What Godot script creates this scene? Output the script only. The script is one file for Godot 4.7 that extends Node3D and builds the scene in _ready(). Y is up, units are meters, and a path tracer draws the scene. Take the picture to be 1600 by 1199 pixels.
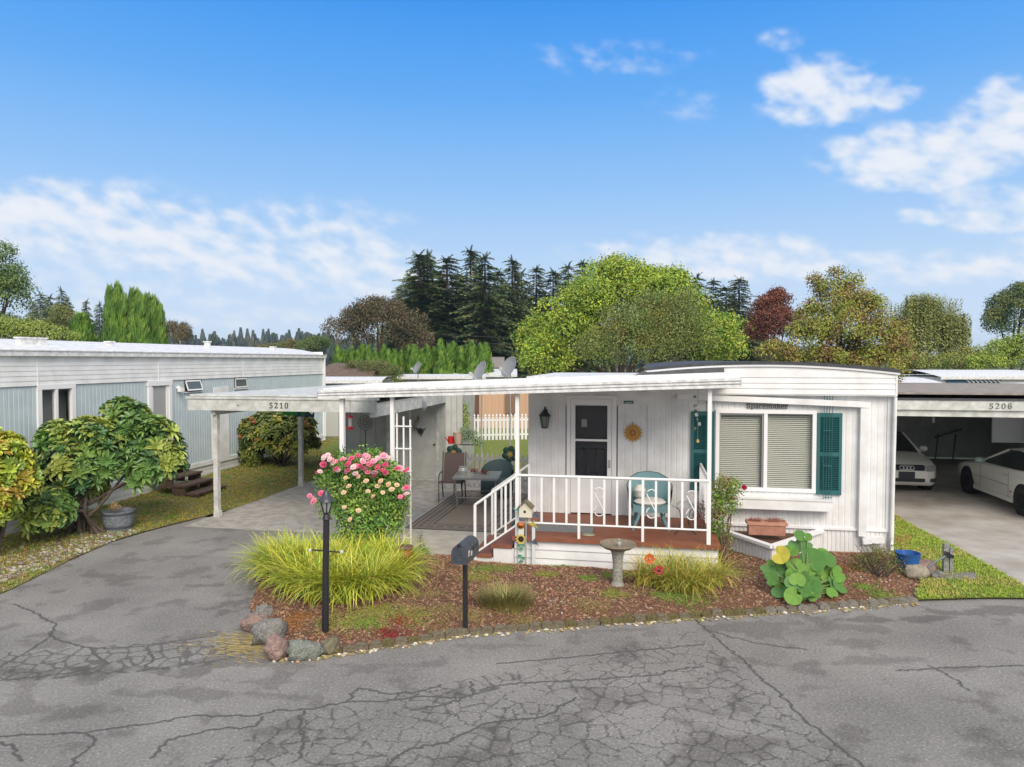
extends Node3D
# Mobile home park: white home with porch, awning and carport, garden bed, cracked asphalt road.
const FPX := 1110.0
const EYE := 3.3
const EXPO := 2.3
var PITCH := atan(36.5 / 1110.0)
var YAW := atan(210.0 / 1110.0)
var rng := RandomNumberGenerator.new()
var M := {}
var G := {}          # shared meshes

class MB:
	var v := PackedVector3Array()
	var n := PackedVector3Array()
	var uv := PackedVector2Array()
	var c := PackedColorArray()
	var col := Color(1, 1, 1)
	var with_uv := false
	func tri(a: Vector3, b: Vector3, d: Vector3) -> MB:      # counter-clockwise seen from outside
		var m := (b - a).cross(d - a).normalized()
		return trin(a, b, d, m, m, m)
	func trin(a: Vector3, b: Vector3, d: Vector3, na: Vector3, nb: Vector3, nd: Vector3) -> MB:
		v.push_back(a); v.push_back(d); v.push_back(b)
		n.push_back(na); n.push_back(nd); n.push_back(nb)
		c.push_back(col); c.push_back(col); c.push_back(col)
		return self
	func quad(a: Vector3, b: Vector3, d: Vector3, e: Vector3) -> MB:
		tri(a, b, d); return tri(a, d, e)
	func quad_uv(a: Vector3, b: Vector3, d: Vector3, e: Vector3) -> MB:   # uv 0,0 at a (lower left) .. 1,1
		with_uv = true
		quad(a, b, d, e)
		for t in [Vector2(0, 1), Vector2(1, 0), Vector2(1, 1), Vector2(0, 1), Vector2(0, 0), Vector2(1, 0)]: uv.push_back(t)
		return self
	func box(p: Vector3, s: Vector3, t := Basis()) -> MB:
		var h := s * 0.5
		var q := []
		for i in 8: q.append(p + t * Vector3(h.x if i & 1 else -h.x, h.y if i & 2 else -h.y, h.z if i & 4 else -h.z))
		quad(q[4], q[5], q[7], q[6]); quad(q[1], q[0], q[2], q[3]); quad(q[5], q[1], q[3], q[7])
		quad(q[0], q[4], q[6], q[2]); quad(q[6], q[7], q[3], q[2]); quad(q[0], q[1], q[5], q[4])
		return self
	func bx(x0: float, x1: float, y0: float, y1: float, z0: float, z1: float) -> MB:
		return box(Vector3(x0 + x1, y0 + y1, z0 + z1) * 0.5, Vector3(absf(x1 - x0), absf(y1 - y0), absf(z1 - z0)))
	func tube(pts: Array, radii: Array, sides := 6, caps := true) -> MB:
		var rings := []
		var norms := []
		var up := Vector3.UP
		for i in pts.size():
			var d: Vector3 = (pts[mini(i + 1, pts.size() - 1)] - pts[maxi(i - 1, 0)]).normalized()
			var side := d.cross(up)
			if side.length() < 0.05: side = d.cross(Vector3.RIGHT)
			side = side.normalized()
			var w := side.cross(d).normalized()
			var ring := []
			var nn := []
			var r: float = radii[mini(i, radii.size() - 1)]
			for k in sides:
				var a := TAU * k / sides
				var o := side * cos(a) + w * sin(a)
				nn.append(o); ring.append(pts[i] + o * r)
			rings.append(ring); norms.append(nn)
		for i in pts.size() - 1:
			for k in sides:
				var k2 := (k + 1) % sides
				trin(rings[i][k], rings[i + 1][k], rings[i + 1][k2], norms[i][k], norms[i + 1][k], norms[i + 1][k2])
				trin(rings[i][k], rings[i + 1][k2], rings[i][k2], norms[i][k], norms[i + 1][k2], norms[i][k2])
		if caps:
			for k in range(1, sides - 1):
				tri(rings[0][0], rings[0][k], rings[0][k + 1])
				tri(rings[-1][0], rings[-1][k + 1], rings[-1][k])
		return self
	func lathe(prof: Array, at := Vector3.ZERO, sides := 16, t := Basis()) -> MB:   # prof: Vector2(radius, height) from bottom to top, outside
		for i in prof.size() - 1:
			var p0: Vector2 = prof[i]
			var p1: Vector2 = prof[i + 1]
			var e := p1 - p0
			if e.length() < 1e-6: continue
			var nr := Vector2(e.y, -e.x).normalized()
			for k in sides:
				var a0 := TAU * k / sides
				var a1 := TAU * (k + 1) / sides
				var d0 := Vector3(cos(a0), 0, -sin(a0))
				var d1 := Vector3(cos(a1), 0, -sin(a1))
				var n0 := t * (d0 * nr.x + Vector3.UP * nr.y)
				var n1 := t * (d1 * nr.x + Vector3.UP * nr.y)
				var A := at + t * (d0 * p0.x + Vector3.UP * p0.y)
				var Bq := at + t * (d1 * p0.x + Vector3.UP * p0.y)
				var Cq := at + t * (d1 * p1.x + Vector3.UP * p1.y)
				var D := at + t * (d0 * p1.x + Vector3.UP * p1.y)
				if p0.x > 1e-5: trin(A, Bq, Cq, n0, n1, n1)
				if p1.x > 1e-5: trin(A, Cq, D, n0, n1, n0)
		return self
	func ribs(o: Vector3, u: Vector3, w: float, up: Vector3, h: float, nrm: Vector3, pitch: float, depth: float, groove := 0.3) -> MB:
		# sheet with vertical grooves: u runs along, up is the direction of the grooves
		var count := maxi(1, roundi(w / pitch))
		var p := w / count
		for i in count:
			var a := p * i
			var s := [a, a + p * (1.0 - groove), a + p * (1.0 - groove * 0.72), a + p * (1.0 - groove * 0.28), a + p]
			var dd := [0.0, 0.0, depth, depth, 0.0]
			for k in 4:
				var A: Vector3 = o + u * s[k] - nrm * dd[k]
				var Bq: Vector3 = o + u * s[k + 1] - nrm * dd[k + 1]
				quad(A, Bq, Bq + up * h, A + up * h)
		return self
	func grid(P: Array, closed := false) -> MB:      # rows of points, smooth
		var rows := P.size()
		var cols: int = P[0].size()
		var N := []
		for i in rows:
			var r := []
			for j in cols:
				var du: Vector3 = P[mini(i + 1, rows - 1)][j] - P[maxi(i - 1, 0)][j]
				var j0 := posmod(j - 1, cols) if closed else maxi(j - 1, 0)
				var j1 := posmod(j + 1, cols) if closed else mini(j + 1, cols - 1)
				var dv: Vector3 = P[i][j1] - P[i][j0]
				r.append(du.cross(dv).normalized())
			N.append(r)
		for i in rows - 1:
			for j in (cols if closed else cols - 1):
				var k := (j + 1) % cols
				trin(P[i][j], P[i + 1][j], P[i + 1][k], N[i][j], N[i + 1][j], N[i + 1][k])
				trin(P[i][j], P[i + 1][k], P[i][k], N[i][j], N[i + 1][k], N[i][k])
		return self
	func mesh() -> ArrayMesh:
		var arr := []
		arr.resize(Mesh.ARRAY_MAX)
		arr[Mesh.ARRAY_VERTEX] = v; arr[Mesh.ARRAY_NORMAL] = n; arr[Mesh.ARRAY_COLOR] = c
		if with_uv:
			while uv.size() < v.size(): uv.push_back(Vector2.ZERO)
			arr[Mesh.ARRAY_TEX_UV] = uv
		var m := ArrayMesh.new()
		m.add_surface_from_arrays(Mesh.PRIMITIVE_TRIANGLES, arr)
		return m

func mb() -> MB: return MB.new()

# ---- pixels of the 1600x1199 photograph to directions and points
func ray(px: float, py: float) -> Vector3:
	var d := Vector3(px - 800.0, -(py - 599.5), -FPX)
	d = d.rotated(Vector3.RIGHT, -PITCH)
	return d.rotated(Vector3.UP, YAW)
func gp(px: float, py: float, y := 0.0) -> Vector3:
	var d := ray(px, py)
	return Vector3(0, EYE, 0) + d * ((y - EYE) / d.y)
func zp(px: float, py: float, z: float) -> Vector3:
	var d := ray(px, py)
	return Vector3(0, EYE, 0) + d * (z / d.z)
func dp(px: float, py: float, depth: float) -> Vector3:   # at a distance in metres along the view
	return Vector3(0, EYE, 0) + ray(px, py) * (depth / FPX)

# ---- naming
var used := {}
func numbered(called: String) -> String:
	if not used.has(called):
		used[called] = 0
		return called
	used[called] += 1
	return "%s_%03d" % [called, used[called]]
func tag(o: Node, label := "", category := "", group := "") -> Node:
	if label: o.set_meta("label", label)
	if category: o.set_meta("category", category)
	if group: o.set_meta("group", group)
	return o
func thing(called: String, label: String, category: String, at := Vector3.ZERO, turn := 0.0, group := "") -> Node3D:
	var o := Node3D.new()
	o.name = numbered(called)
	add_child(o)
	o.position = at
	o.rotation.y = turn
	tag(o, label, category, group)
	return o
func part(parent: Node3D, called: String, b, m: Material, label := "") -> MeshInstance3D:   # in the thing's own coordinates
	var o := MeshInstance3D.new()
	o.name = called
	o.mesh = b.mesh() if b is MB else b
	o.material_override = m
	parent.add_child(o, true)
	if label: o.set_meta("label", label)
	return o
func wpart(parent: Node3D, called: String, b, m: Material, label := "") -> MeshInstance3D:  # built in world coordinates
	var o := part(parent, called, b, m, label)
	if parent.get_parent() == self: o.position = -parent.position
	return o
func single(called: String, label: String, category: String, b, m: Material, at := Vector3.ZERO, turn := 0.0, group := "") -> MeshInstance3D:
	var o := MeshInstance3D.new()
	o.name = numbered(called)
	o.mesh = b.mesh() if b is MB else b
	o.material_override = m
	add_child(o)
	o.position = at
	o.rotation.y = turn
	tag(o, label, category, group)
	return o
func struct(called: String, b, m: Material) -> MeshInstance3D:
	var o := MeshInstance3D.new()
	o.name = numbered(called)
	o.mesh = b.mesh() if b is MB else b
	o.material_override = m
	add_child(o)
	o.set_meta("kind", "structure")
	return o
func dup(root: Node3D, at: Vector3, turn: float, label := "", base := "") -> Node3D:
	var r: Node3D = root.duplicate()
	r.name = numbered(base if base else String(root.name))
	add_child(r)
	r.position = at
	r.rotation.y = turn
	if label: r.set_meta("label", label)
	return r
func copies(called: String, mesh: Mesh, xf: Array, cols: Array, m: Material, parent: Node) -> MultiMeshInstance3D:
	var mm := MultiMesh.new()
	mm.transform_format = MultiMesh.TRANSFORM_3D
	mm.use_colors = true
	mm.mesh = mesh
	mm.instance_count = xf.size()
	for i in xf.size():
		mm.set_instance_transform(i, xf[i])
		mm.set_instance_color(i, cols[i])
	var o := MultiMeshInstance3D.new()
	o.name = called if parent != self else numbered(called)
	o.multimesh = mm
	o.material_override = m
	parent.add_child(o, true)
	o.set_meta("kind", "stuff")
	return o
func stuff(called: String, label: String, category: String, mesh: Mesh, xf: Array, cols: Array, m: Material) -> MultiMeshInstance3D:
	var o := copies(called, mesh, xf, cols, m, self)
	tag(o, label, category)
	return o

# ---- chance
func rf(a: float, b: float) -> float: return rng.randf_range(a, b)
func rdir() -> Vector3:
	var z := rf(-1, 1)
	var a := rf(0, TAU)
	var r := sqrt(1.0 - z * z)
	return Vector3(r * cos(a), z, r * sin(a))
func pick(a: Array): return a[rng.randi() % a.size()]
func tint(c: Color, s := 0.15) -> Color:
	var k := rf(1.0 - s, 1.0 + s)
	return Color(c.r * k * rf(0.94, 1.06), c.g * k, c.b * k * rf(0.92, 1.08))
func facing(d: Vector3, spin := 0.0) -> Basis:    # y axis along d
	var y := d.normalized()
	var x := y.cross(Vector3(0.31, 0.2, 0.93)).normalized()
	var z := x.cross(y)
	return Basis(x, y, z) * Basis(Vector3.UP, spin)

# ---- materials
func lin(r: float, g: float, b: float) -> Color: return Color(r, g, b).linear_to_srgb()
func mat(c: Color, rough := 0.7, metal := 0.0) -> StandardMaterial3D:
	var m := StandardMaterial3D.new()
	m.albedo_color = c.linear_to_srgb()
	m.roughness = rough
	m.metallic = metal
	m.cull_mode = BaseMaterial3D.CULL_DISABLED
	return m
func noise_tex(size: int, freq: float, lo: Color, hi: Color, oct := 5, kind := FastNoiseLite.TYPE_SIMPLEX_SMOOTH, stretch := 1, contrast := 1.0, sd := 1) -> ImageTexture:
	var f := FastNoiseLite.new()
	f.seed = sd
	f.noise_type = kind
	f.frequency = freq
	f.fractal_octaves = oct
	f.fractal_gain = 0.6
	var im := f.get_seamless_image(size, size * stretch)
	if stretch > 1: im.resize(size, size, Image.INTERPOLATE_CUBIC)
	im.convert(Image.FORMAT_L8)
	var d := im.get_data()
	var out := PackedByteArray()
	out.resize(d.size() * 3)
	var lut := []
	for i in 256:
		var t := clampf((i / 255.0 - 0.5) * contrast + 0.5, 0, 1)
		var q := lo.lerp(hi, t).linear_to_srgb()
		lut.append([int(q.r * 255), int(q.g * 255), int(q.b * 255)])
	for i in d.size():
		var q: Array = lut[d[i]]
		out[i * 3] = q[0]; out[i * 3 + 1] = q[1]; out[i * 3 + 2] = q[2]
	return ImageTexture.create_from_image(Image.create_from_data(size, size, false, Image.FORMAT_RGB8, out))
func textured(lo: Color, hi: Color, rough: float, scale: float, freq := 0.02, contrast := 1.5, size := 256, relief := 0.0, sd := 1, stretch := 1) -> StandardMaterial3D:
	var m := mat(Color(1, 1, 1), rough)
	m.albedo_texture = noise_tex(size, freq, lo, hi, 5, FastNoiseLite.TYPE_SIMPLEX_SMOOTH, stretch, contrast, sd)
	m.uv1_triplanar = true
	m.uv1_world_triplanar = true
	m.uv1_scale = Vector3.ONE / scale
	if relief > 0.0:
		m.heightmap_enabled = true
		m.heightmap_texture = noise_tex(size, freq * 2.0, Color(0, 0, 0), Color(1, 1, 1), 5, FastNoiseLite.TYPE_SIMPLEX_SMOOTH, 1, 1.6, sd + 7)
		m.heightmap_scale = relief
	return m
func leafy(rough := 0.55, back := 0.2) -> StandardMaterial3D:
	var m := StandardMaterial3D.new()
	m.vertex_color_use_as_albedo = true
	m.roughness = rough
	m.cull_mode = BaseMaterial3D.CULL_DISABLED
	m.backlight_enabled = true
	m.backlight = Color(back, back, back)
	return m

# ---- polygons on the ground
func sheet(poly: PackedVector2Array, step: float, height: Callable) -> MB:
	var pts := PackedVector2Array()
	for i in poly.size():
		var a := poly[i]
		var b := poly[(i + 1) % poly.size()]
		var k := maxi(1, int(a.distance_to(b) / step))
		for j in k: pts.append(a.lerp(b, float(j) / k))
	var lo := poly[0]
	var hi := poly[0]
	for p in poly:
		lo = lo.min(p); hi = hi.max(p)
	var x := lo.x + step * 0.5
	while x < hi.x:
		var y := lo.y + step * 0.5
		while y < hi.y:
			var q := Vector2(x, y) + Vector2(rf(-0.2, 0.2), rf(-0.2, 0.2)) * step
			if Geometry2D.is_point_in_polygon(q, poly): pts.append(q)
			y += step
		x += step
	var t := Geometry2D.triangulate_delaunay(pts)
	var b2 := mb()
	var P := []
	for p in pts: P.append(Vector3(p.x, height.call(p.x, p.y), p.y))
	for i in range(0, t.size(), 3):
		var cc := (pts[t[i]] + pts[t[i + 1]] + pts[t[i + 2]]) / 3.0
		if not Geometry2D.is_point_in_polygon(cc, poly): continue
		var a: Vector3 = P[t[i]]
		var b: Vector3 = P[t[i + 1]]
		var c: Vector3 = P[t[i + 2]]
		if (b - a).cross(c - a).y < 0.0: b2.tri(a, c, b)
		else: b2.tri(a, b, c)
	b2.n.resize(0)
	var e := 0.03
	for q in b2.v:
		b2.n.push_back(Vector3(height.call(q.x - e, q.z) - height.call(q.x + e, q.z), 2.0 * e, height.call(q.x, q.z - e) - height.call(q.x, q.z + e)).normalized())
	return b2
func inside(poly: PackedVector2Array) -> Vector2:
	var lo := poly[0]
	var hi := poly[0]
	for p in poly:
		lo = lo.min(p); hi = hi.max(p)
	for i in 200:
		var q := Vector2(rf(lo.x, hi.x), rf(lo.y, hi.y))
		if Geometry2D.is_point_in_polygon(q, poly): return q
	return (lo + hi) * 0.5

# ---- sky
var cn := FastNoiseLite.new()
var cn2 := FastNoiseLite.new()
const SKY := [[-90.0, Color(0.2, 0.21, 0.2)], [-0.5, Color(0.5, 0.56, 0.62)], [0.0, Color(0.72, 0.83, 0.97)], [6.8, Color(0.54, 0.72, 0.96)], [13.3, Color(0.31, 0.57, 0.95)], [20.0, Color(0.14, 0.43, 0.93)], [27.0, Color(0.05, 0.31, 0.88)], [55.0, Color(0.035, 0.23, 0.70)], [90.0, Color(0.03, 0.2, 0.62)]]
const PUFFS := [[1275, 150, 85, 50, 1.0], [1385, 150, 45, 26, 0.8], [1440, 250, 140, 48, 1.1], [1560, 190, 75, 60, 1.0], [1550, 325, 90, 38, 1.0], [1435, 342, 48, 14, 0.8],
	[1110, 402, 190, 34, 0.9], [1400, 420, 220, 26, 0.7], [1600, 405, 60, 34, 0.8], [950, 98, 130, 24, 0.35], [1215, 70, 32, 16, 0.5], [1075, 165, 60, 26, 0.3],
	[90, 345, 200, 60, 0.9], [270, 378, 200, 60, 0.8], [430, 390, 200, 70, 0.65], [540, 430, 170, 42, 0.7], [330, 470, 260, 50, 0.5], [120, 430, 200, 40, 0.4], [700, 470, 120, 30, 0.2], [1720, 240, 100, 90, 0.8], [-120, 320, 120, 40, 0.6]]
func sky_at(az: float, el: float) -> Color:
	var e := rad_to_deg(el)
	var c := Color()
	for i in SKY.size() - 1:
		if e >= SKY[i][0] and e <= SKY[i + 1][0]:
			c = (SKY[i][1] as Color).lerp(SKY[i + 1][1], (e - SKY[i][0]) / (SKY[i + 1][0] - SKY[i][0]))
			break
	if el < 0.0: return c
	var da := wrapf(az + YAW, -PI, PI)
	var k := 0.0
	var wisp := cn.get_noise_2d(az * 260.0 + el * 120.0, el * 900.0) * 0.5 + 0.5
	var fine := cn2.get_noise_2d(az * 900.0 + el * 500.0, el * 1500.0) * 0.75 + 0.5
	if absf(da) < 0.9:
		var px := 800.0 + FPX * tan(da)
		var py := 563.0 - FPX * tan(el) / cos(da)
		for p in PUFFS:
			var q := pow((px - p[0]) / p[2], 2.0) + pow((py - p[1]) / p[3], 2.0)
			if q < 2.2: k = maxf(k, p[4] * (1.0 - smoothstep(0.1, 2.2, q)))
		k = smoothstep(0.52 - 0.5 * k, 1.12 - 0.36 * k, 0.42 * wisp + 0.58 * fine) * clampf(k * 1.7, 0, 1)
	var general := smoothstep(0.15, 0.5, wisp * 0.7 + fine * 0.3) * 0.95 * maxf(smoothstep(0.66, 0.95, absf(da)), smoothstep(0.52, 0.8, el))
	k = clampf(maxf(k, general), 0, 1)
	return c.lerp(Color(0.90, 0.92, 0.965), k * 0.92)
func make_sky() -> Sky:
	cn.seed = 11; cn.frequency = 0.012; cn.fractal_octaves = 5; cn.fractal_gain = 0.55
	cn2.seed = 5; cn2.frequency = 0.02; cn2.fractal_octaves = 4
	var w := 1024
	var im := Image.create(w, w / 2, false, Image.FORMAT_RGB8)
	for y in w / 2:
		var el := PI * 0.5 - PI * (y + 0.5) / (w / 2)
		if el < -0.02:
			im.fill_rect(Rect2i(0, y, w, 1), enc(sky_at(0, el)))
			continue
		for x in w: im.set_pixel(x, y, enc(sky_at(TAU * (x + 0.5) / w, el)))
	var W := 4096
	im.resize(W, W / 2, Image.INTERPOLATE_CUBIC)
	for y in range(int(W / 2 * (90.0 - 33.0) / 180.0), W / 4):
		var el := PI * 0.5 - PI * (y + 0.5) / (W / 2)
		for k in range(-560, 321):
			im.set_pixel(posmod(k, W), y, enc(sky_at(TAU * (k + 0.5) / W, el)))
	var s := Sky.new()
	var p := PanoramaSkyMaterial.new()
	p.panorama = ImageTexture.create_from_image(im)
	s.sky_material = p
	return s
func enc(c: Color) -> Color: return Color(c.r / EXPO, c.g / EXPO, c.b / EXPO).linear_to_srgb()

# ---- asphalt with its cracks and stains
const AX := -11.0
const AZ := -13.5
const AW := 18.5
const AH := 9.25
func asphalt_material() -> StandardMaterial3D:
	var W := 2048
	var H := 1024
	var k := W / AW
	var f := FastNoiseLite.new()
	f.noise_type = FastNoiseLite.TYPE_SIMPLEX_SMOOTH
	f.seed = 3; f.frequency = 0.0035; f.fractal_octaves = 5; f.fractal_gain = 0.6
	var coarse := f.get_image(W, H).get_data()
	f.seed = 9; f.frequency = 0.25; f.fractal_octaves = 3
	var fine := f.get_image(W, H).get_data()
	f.seed = 21; f.frequency = 0.011; f.fractal_octaves = 5
	var stain := f.get_image(W, H).get_data()
	var cell := FastNoiseLite.new()
	cell.noise_type = FastNoiseLite.TYPE_CELLULAR
	cell.cellular_return_type = FastNoiseLite.RETURN_DISTANCE2_SUB
	cell.cellular_jitter = 1.0
	cell.seed = 4; cell.frequency = 0.047
	cell.domain_warp_enabled = true; cell.domain_warp_amplitude = 14.0; cell.domain_warp_frequency = 0.03
	cell.fractal_type = FastNoiseLite.FRACTAL_NONE
	var crk := PackedByteArray()
	crk.resize(W * H)
	var net := cell.get_image(W, H).get_data()
	# alligator cracks left of the patch seam
	var zone := PackedVector2Array()
	for p in [[1085, 985], [1135, 1030], [1330, 1199], [250, 1230], [430, 1130], [600, 1085], [760, 1055], [900, 1035], [1000, 1005]]:
		var g := gp(p[0], p[1])
		zone.append(Vector2((g.x - AX) * k, (g.z - AZ) * k))
	var zone2 := PackedVector2Array()
	for p in [[0, 1020], [300, 1000], [420, 1010], [330, 1040], [100, 1060], [0, 1065]]:
		var g := gp(p[0], p[1])
		zone2.append(Vector2((g.x - AX) * k, (g.z - AZ) * k))
	var lim := 0
	for y in H:
		for x in W:
			var i := y * W + x
			if net[i] < 34:
				var q := Vector2(x, y)
				if net[i] < 15.0 + (stain[i] - 120) * 0.16 and Geometry2D.is_point_in_polygon(q, zone): crk[i] = 225 if net[i] < 8.0 + (stain[i] - 120) * 0.09 else 100
				elif net[i] < 26 and Geometry2D.is_point_in_polygon(q, zone2): crk[i] = 200
	var lines := [
		[[1085, 968], [1105, 985], [1130, 1008], [1160, 1030], [1180, 1052], [1212, 1078], [1240, 1110], [1290, 1150], [1350, 1199], 0.028],
		[[22, 944], [50, 955], [73, 969], [88, 975], [84, 985], [78, 996], [40, 1020], [0, 1043], 0.035],
		[[84, 985], [78, 992], [100, 1003], [142, 1013], [190, 1012], [230, 1010], [290, 1000], [338, 993], 0.04],
		[[142, 1013], [155, 1028], [170, 1037], [120, 1050], [60, 1058], [0, 1063], 0.045],
		[[230, 1012], [240, 1030], [225, 1045], 0.045],
		[[0, 1151], [50, 1148], [135, 1145], [190, 1136], [236, 1131], [304, 1118], [350, 1119], [405, 1118], [430, 1110], [490, 1108], [540, 1097], [600, 1096], [660, 1088], [720, 1090], [780, 1075], 0.018],
		[[135, 1145], [150, 1158], [125, 1180], [110, 1199], 0.014], [[236, 1185], [263, 1155], [290, 1150], [330, 1140], [400, 1135], [410, 1120], 0.014],
		[[475, 1110], [468, 1135], [475, 1160], [470, 1185], 0.010],
		[[0, 1160], [20, 1165], [35, 1190], 0.010],
		[[777, 1037], [820, 1033], [860, 1030], [940, 1022], [1025, 1014], [1100, 1007], 0.013],
		[[750, 1080], [790, 1070], [820, 1067], [862, 1065], [925, 1062], [970, 1058], [1025, 1055], [1060, 1046], [1100, 1042], 0.018],
		[[735, 1065], [740, 1085], [700, 1100], [640, 1110], 0.010],
		[[540, 1097], [560, 1075], [610, 1085], [660, 1080], [690, 1070], 0.012],
		[[600, 1199], [640, 1170], [700, 1160], [760, 1130], [850, 1120], [900, 1090], 0.014],
		[[1400, 1048], [1450, 1045], [1500, 1043], [1600, 1040], 0.010], [[1450, 1040], [1485, 1058], [1515, 1080], 0.016],
		[[1105, 985], [1180, 1005], [1260, 1015], 0.008]]
	for L in lines:
		var wd: float = L[-1] * 0.55
		for s in L.size() - 2:
			var a := gp(L[s][0], L[s][1])
			var b := gp(L[s + 1][0], L[s + 1][1])
			var steps := int(a.distance_to(b) / 0.004) + 1
			var sd := hash(L[s])
			for j in steps:
				var t := float(j) / steps
				var p := a.lerp(b, t)
				var jx := f.get_noise_2d(p.x * 700.0 + sd % 97, p.z * 700.0) * 0.07 * sin(t * PI)
				var jz := f.get_noise_2d(p.x * 700.0, p.z * 700.0 + 300.0) * 0.05 * sin(t * PI)
				var r := maxf(1.0, wd * k * rf(0.3, 1.15) * 0.5)
				var cx := (p.x + jx - AX) * k
				var cy := (p.z + jz - AZ) * k
				for oy in range(-int(r) - 1, int(r) + 2):
					for ox in range(-int(r) - 1, int(r) + 2):
						if ox * ox + oy * oy <= r * r:
							var X := int(cx) + ox
							var Y := int(cy) + oy
							if X >= 0 and Y >= 0 and X < W and Y < H: crk[Y * W + X] = 245
	# oil and damp stains with a grain of their own
	var extra := PackedByteArray()
	extra.resize(W * H)
	for q in [[60, 1050, 0.7, 0.16, 0.9], [190, 1048, 0.9, 0.2, 1.0], [330, 1035, 0.8, 0.16, 0.9], [450, 1040, 0.7, 0.1, 0.6], [380, 940, 0.25, 0.7, 0.9], [385, 880, 0.3, 0.5, 0.8], [300, 870, 0.6, 0.1, 0.7], [330, 915, 0.5, 0.08, 0.8], [180, 900, 0.7, 0.14, 0.7], [90, 925, 0.35, 0.12, 0.8], [230, 895, 0.6, 0.06, 0.6], [40, 1110, 1.2, 0.2, 0.7], [300, 1085, 1.0, 0.12, 0.7], [430, 1065, 0.6, 0.08, 0.6], [1180, 985, 0.7, 0.25, 0.7], [1290, 985, 0.9, 0.2, 0.6], [1420, 968, 1.1, 0.16, 1.0], [1540, 955, 0.8, 0.2, 0.9], [1330, 1035, 0.6, 0.14, 0.7], [1260, 1075, 0.3, 0.08, 0.6], [1500, 1045, 0.3, 0.1, 0.6], [1150, 1170, 0.5, 0.2, 0.8], [1480, 1180, 0.8, 0.14, 0.6], [1080, 1120, 0.4, 0.3, 0.8], [980, 1100, 0.5, 0.25, 0.6], [780, 1010, 1.6, 0.09, 0.5], [600, 1040, 1.2, 0.08, 0.5], [960, 985, 1.0, 0.08, 0.5]]:
		var c := gp(q[0], q[1])
		var x0 := maxi(0, int((c.x - q[2] * 1.3 - AX) * k))
		var x1 := mini(W - 1, int((c.x + q[2] * 1.3 - AX) * k))
		var z0 := maxi(0, int((c.z - q[3] * 1.3 - AZ) * k))
		var z1 := mini(H - 1, int((c.z + q[3] * 1.3 - AZ) * k))
		for y in range(z0, z1 + 1):
			for x in range(x0, x1 + 1):
				var dx: float = (x / k + AX - c.x) / q[2]
				var dz: float = (y / k + AZ - c.z - 0.36 * (x / k + AX - c.x) * (-1.0 if q[0] > 500 else -0.6) * 0.9) / q[3]
				var i := y * W + x
				var w: float = (1.0 - sqrt(dx * dx + dz * dz)) * 1.3 + (stain[i] - 128) * 0.016 + (fine[i] - 128) * 0.002
				extra[i] = maxi(extra[i], int(clampf(w * 1.6, 0.0, 1.0) * 255.0 * q[4]))
	var out := PackedByteArray()
	out.resize(W * H * 3)
	var hgt := PackedByteArray()
	hgt.resize(W * H)
	var lut := PackedByteArray()
	lut.resize(1024)
	for i in 1024: lut[i] = int(Color(i / 1023.0, 0, 0).linear_to_srgb().r * 255.0)
	for i in W * H:
		var g := 0.205 + (coarse[i] - 128) * 0.00042 + (fine[i] - 128) * 0.00062
		var st := clampf((stain[i] - 150) / 40.0, 0.0, 1.0)
		st = maxf(st * 0.7, extra[i] / 255.0)
		g *= 1.0 - 0.40 * st
		if fine[i] > 196: g += 0.10
		var cr: float = crk[i] / 255.0
		g = lerpf(g, 0.06, cr * 0.85)
		hgt[i] = int(clampf(150.0 + (fine[i] - 128) * 0.5 - cr * 140.0, 0, 255))
		out[i * 3] = lut[int(clampf(g * (1.045 + 0.03 * st), 0, 1) * 1023)]
		out[i * 3 + 1] = lut[int(clampf(g, 0, 1) * 1023)]
		out[i * 3 + 2] = lut[int(clampf(g * 0.94, 0, 1) * 1023)]
	var m := mat(Color(1, 1, 1), 0.88)
	m.albedo_texture = ImageTexture.create_from_image(Image.create_from_data(W, H, false, Image.FORMAT_RGB8, out))
	m.heightmap_enabled = true
	m.heightmap_texture = ImageTexture.create_from_image(Image.create_from_data(W, H, false, Image.FORMAT_L8, hgt))
	m.heightmap_scale = 1.2
	return m

const BED := [[-4.75, -7.95], [-4.45, -7.55], [-4.0, -7.2], [-3.55, -7.3], [-2.96, -7.66], [-2.11, -8.2], [-0.9, -8.68], [0.66, -9.3], [2.2, -9.88], [3.63, -10.45], [3.75, -10.9], [4.12, -11.6], [4.12, -12.93], [1.05, -12.93], [1.05, -11.25], [-2.5, -11.25], [-2.75, -11.5], [-3.9, -11.45], [-5.35, -11.4], [-5.75, -10.6], [-5.65, -9.6], [-5.2, -8.6]]
var bed := PackedVector2Array()
var hn := FastNoiseLite.new()
func edge_distance(p: Vector2) -> float:
	var d := 9.0
	for i in bed.size():
		var q := Geometry2D.get_closest_point_to_segment(p, bed[i], bed[(i + 1) % bed.size()])
		d = minf(d, q.distance_to(p))
	return d
func bed_y(x: float, z: float) -> float:
	var d := edge_distance(Vector2(x, z))
	return 0.015 + 0.09 * smoothstep(0.0, 0.5, d) + hn.get_noise_2d(x * 60.0, z * 60.0) * 0.025 * smoothstep(0.0, 0.2, d)
func lawn_y(x: float, z: float) -> float:       # strip beside the blue home
	return 0.012 + clampf((-8.95 - x) / 2.6, 0, 1) * (0.03 + 0.27 * clampf((-z - 11.0) / 12.0, 0, 1)) + hn.get_noise_2d(x * 40.0, z * 40.0) * 0.012 * clampf((-8.9 - x) * 3.0, 0, 1)
func side_y(x: float, z: float) -> float:       # strip and drive of the home next door
	return 0.02 - 0.14 * smoothstep(-12.0, -16.5, z)

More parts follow.
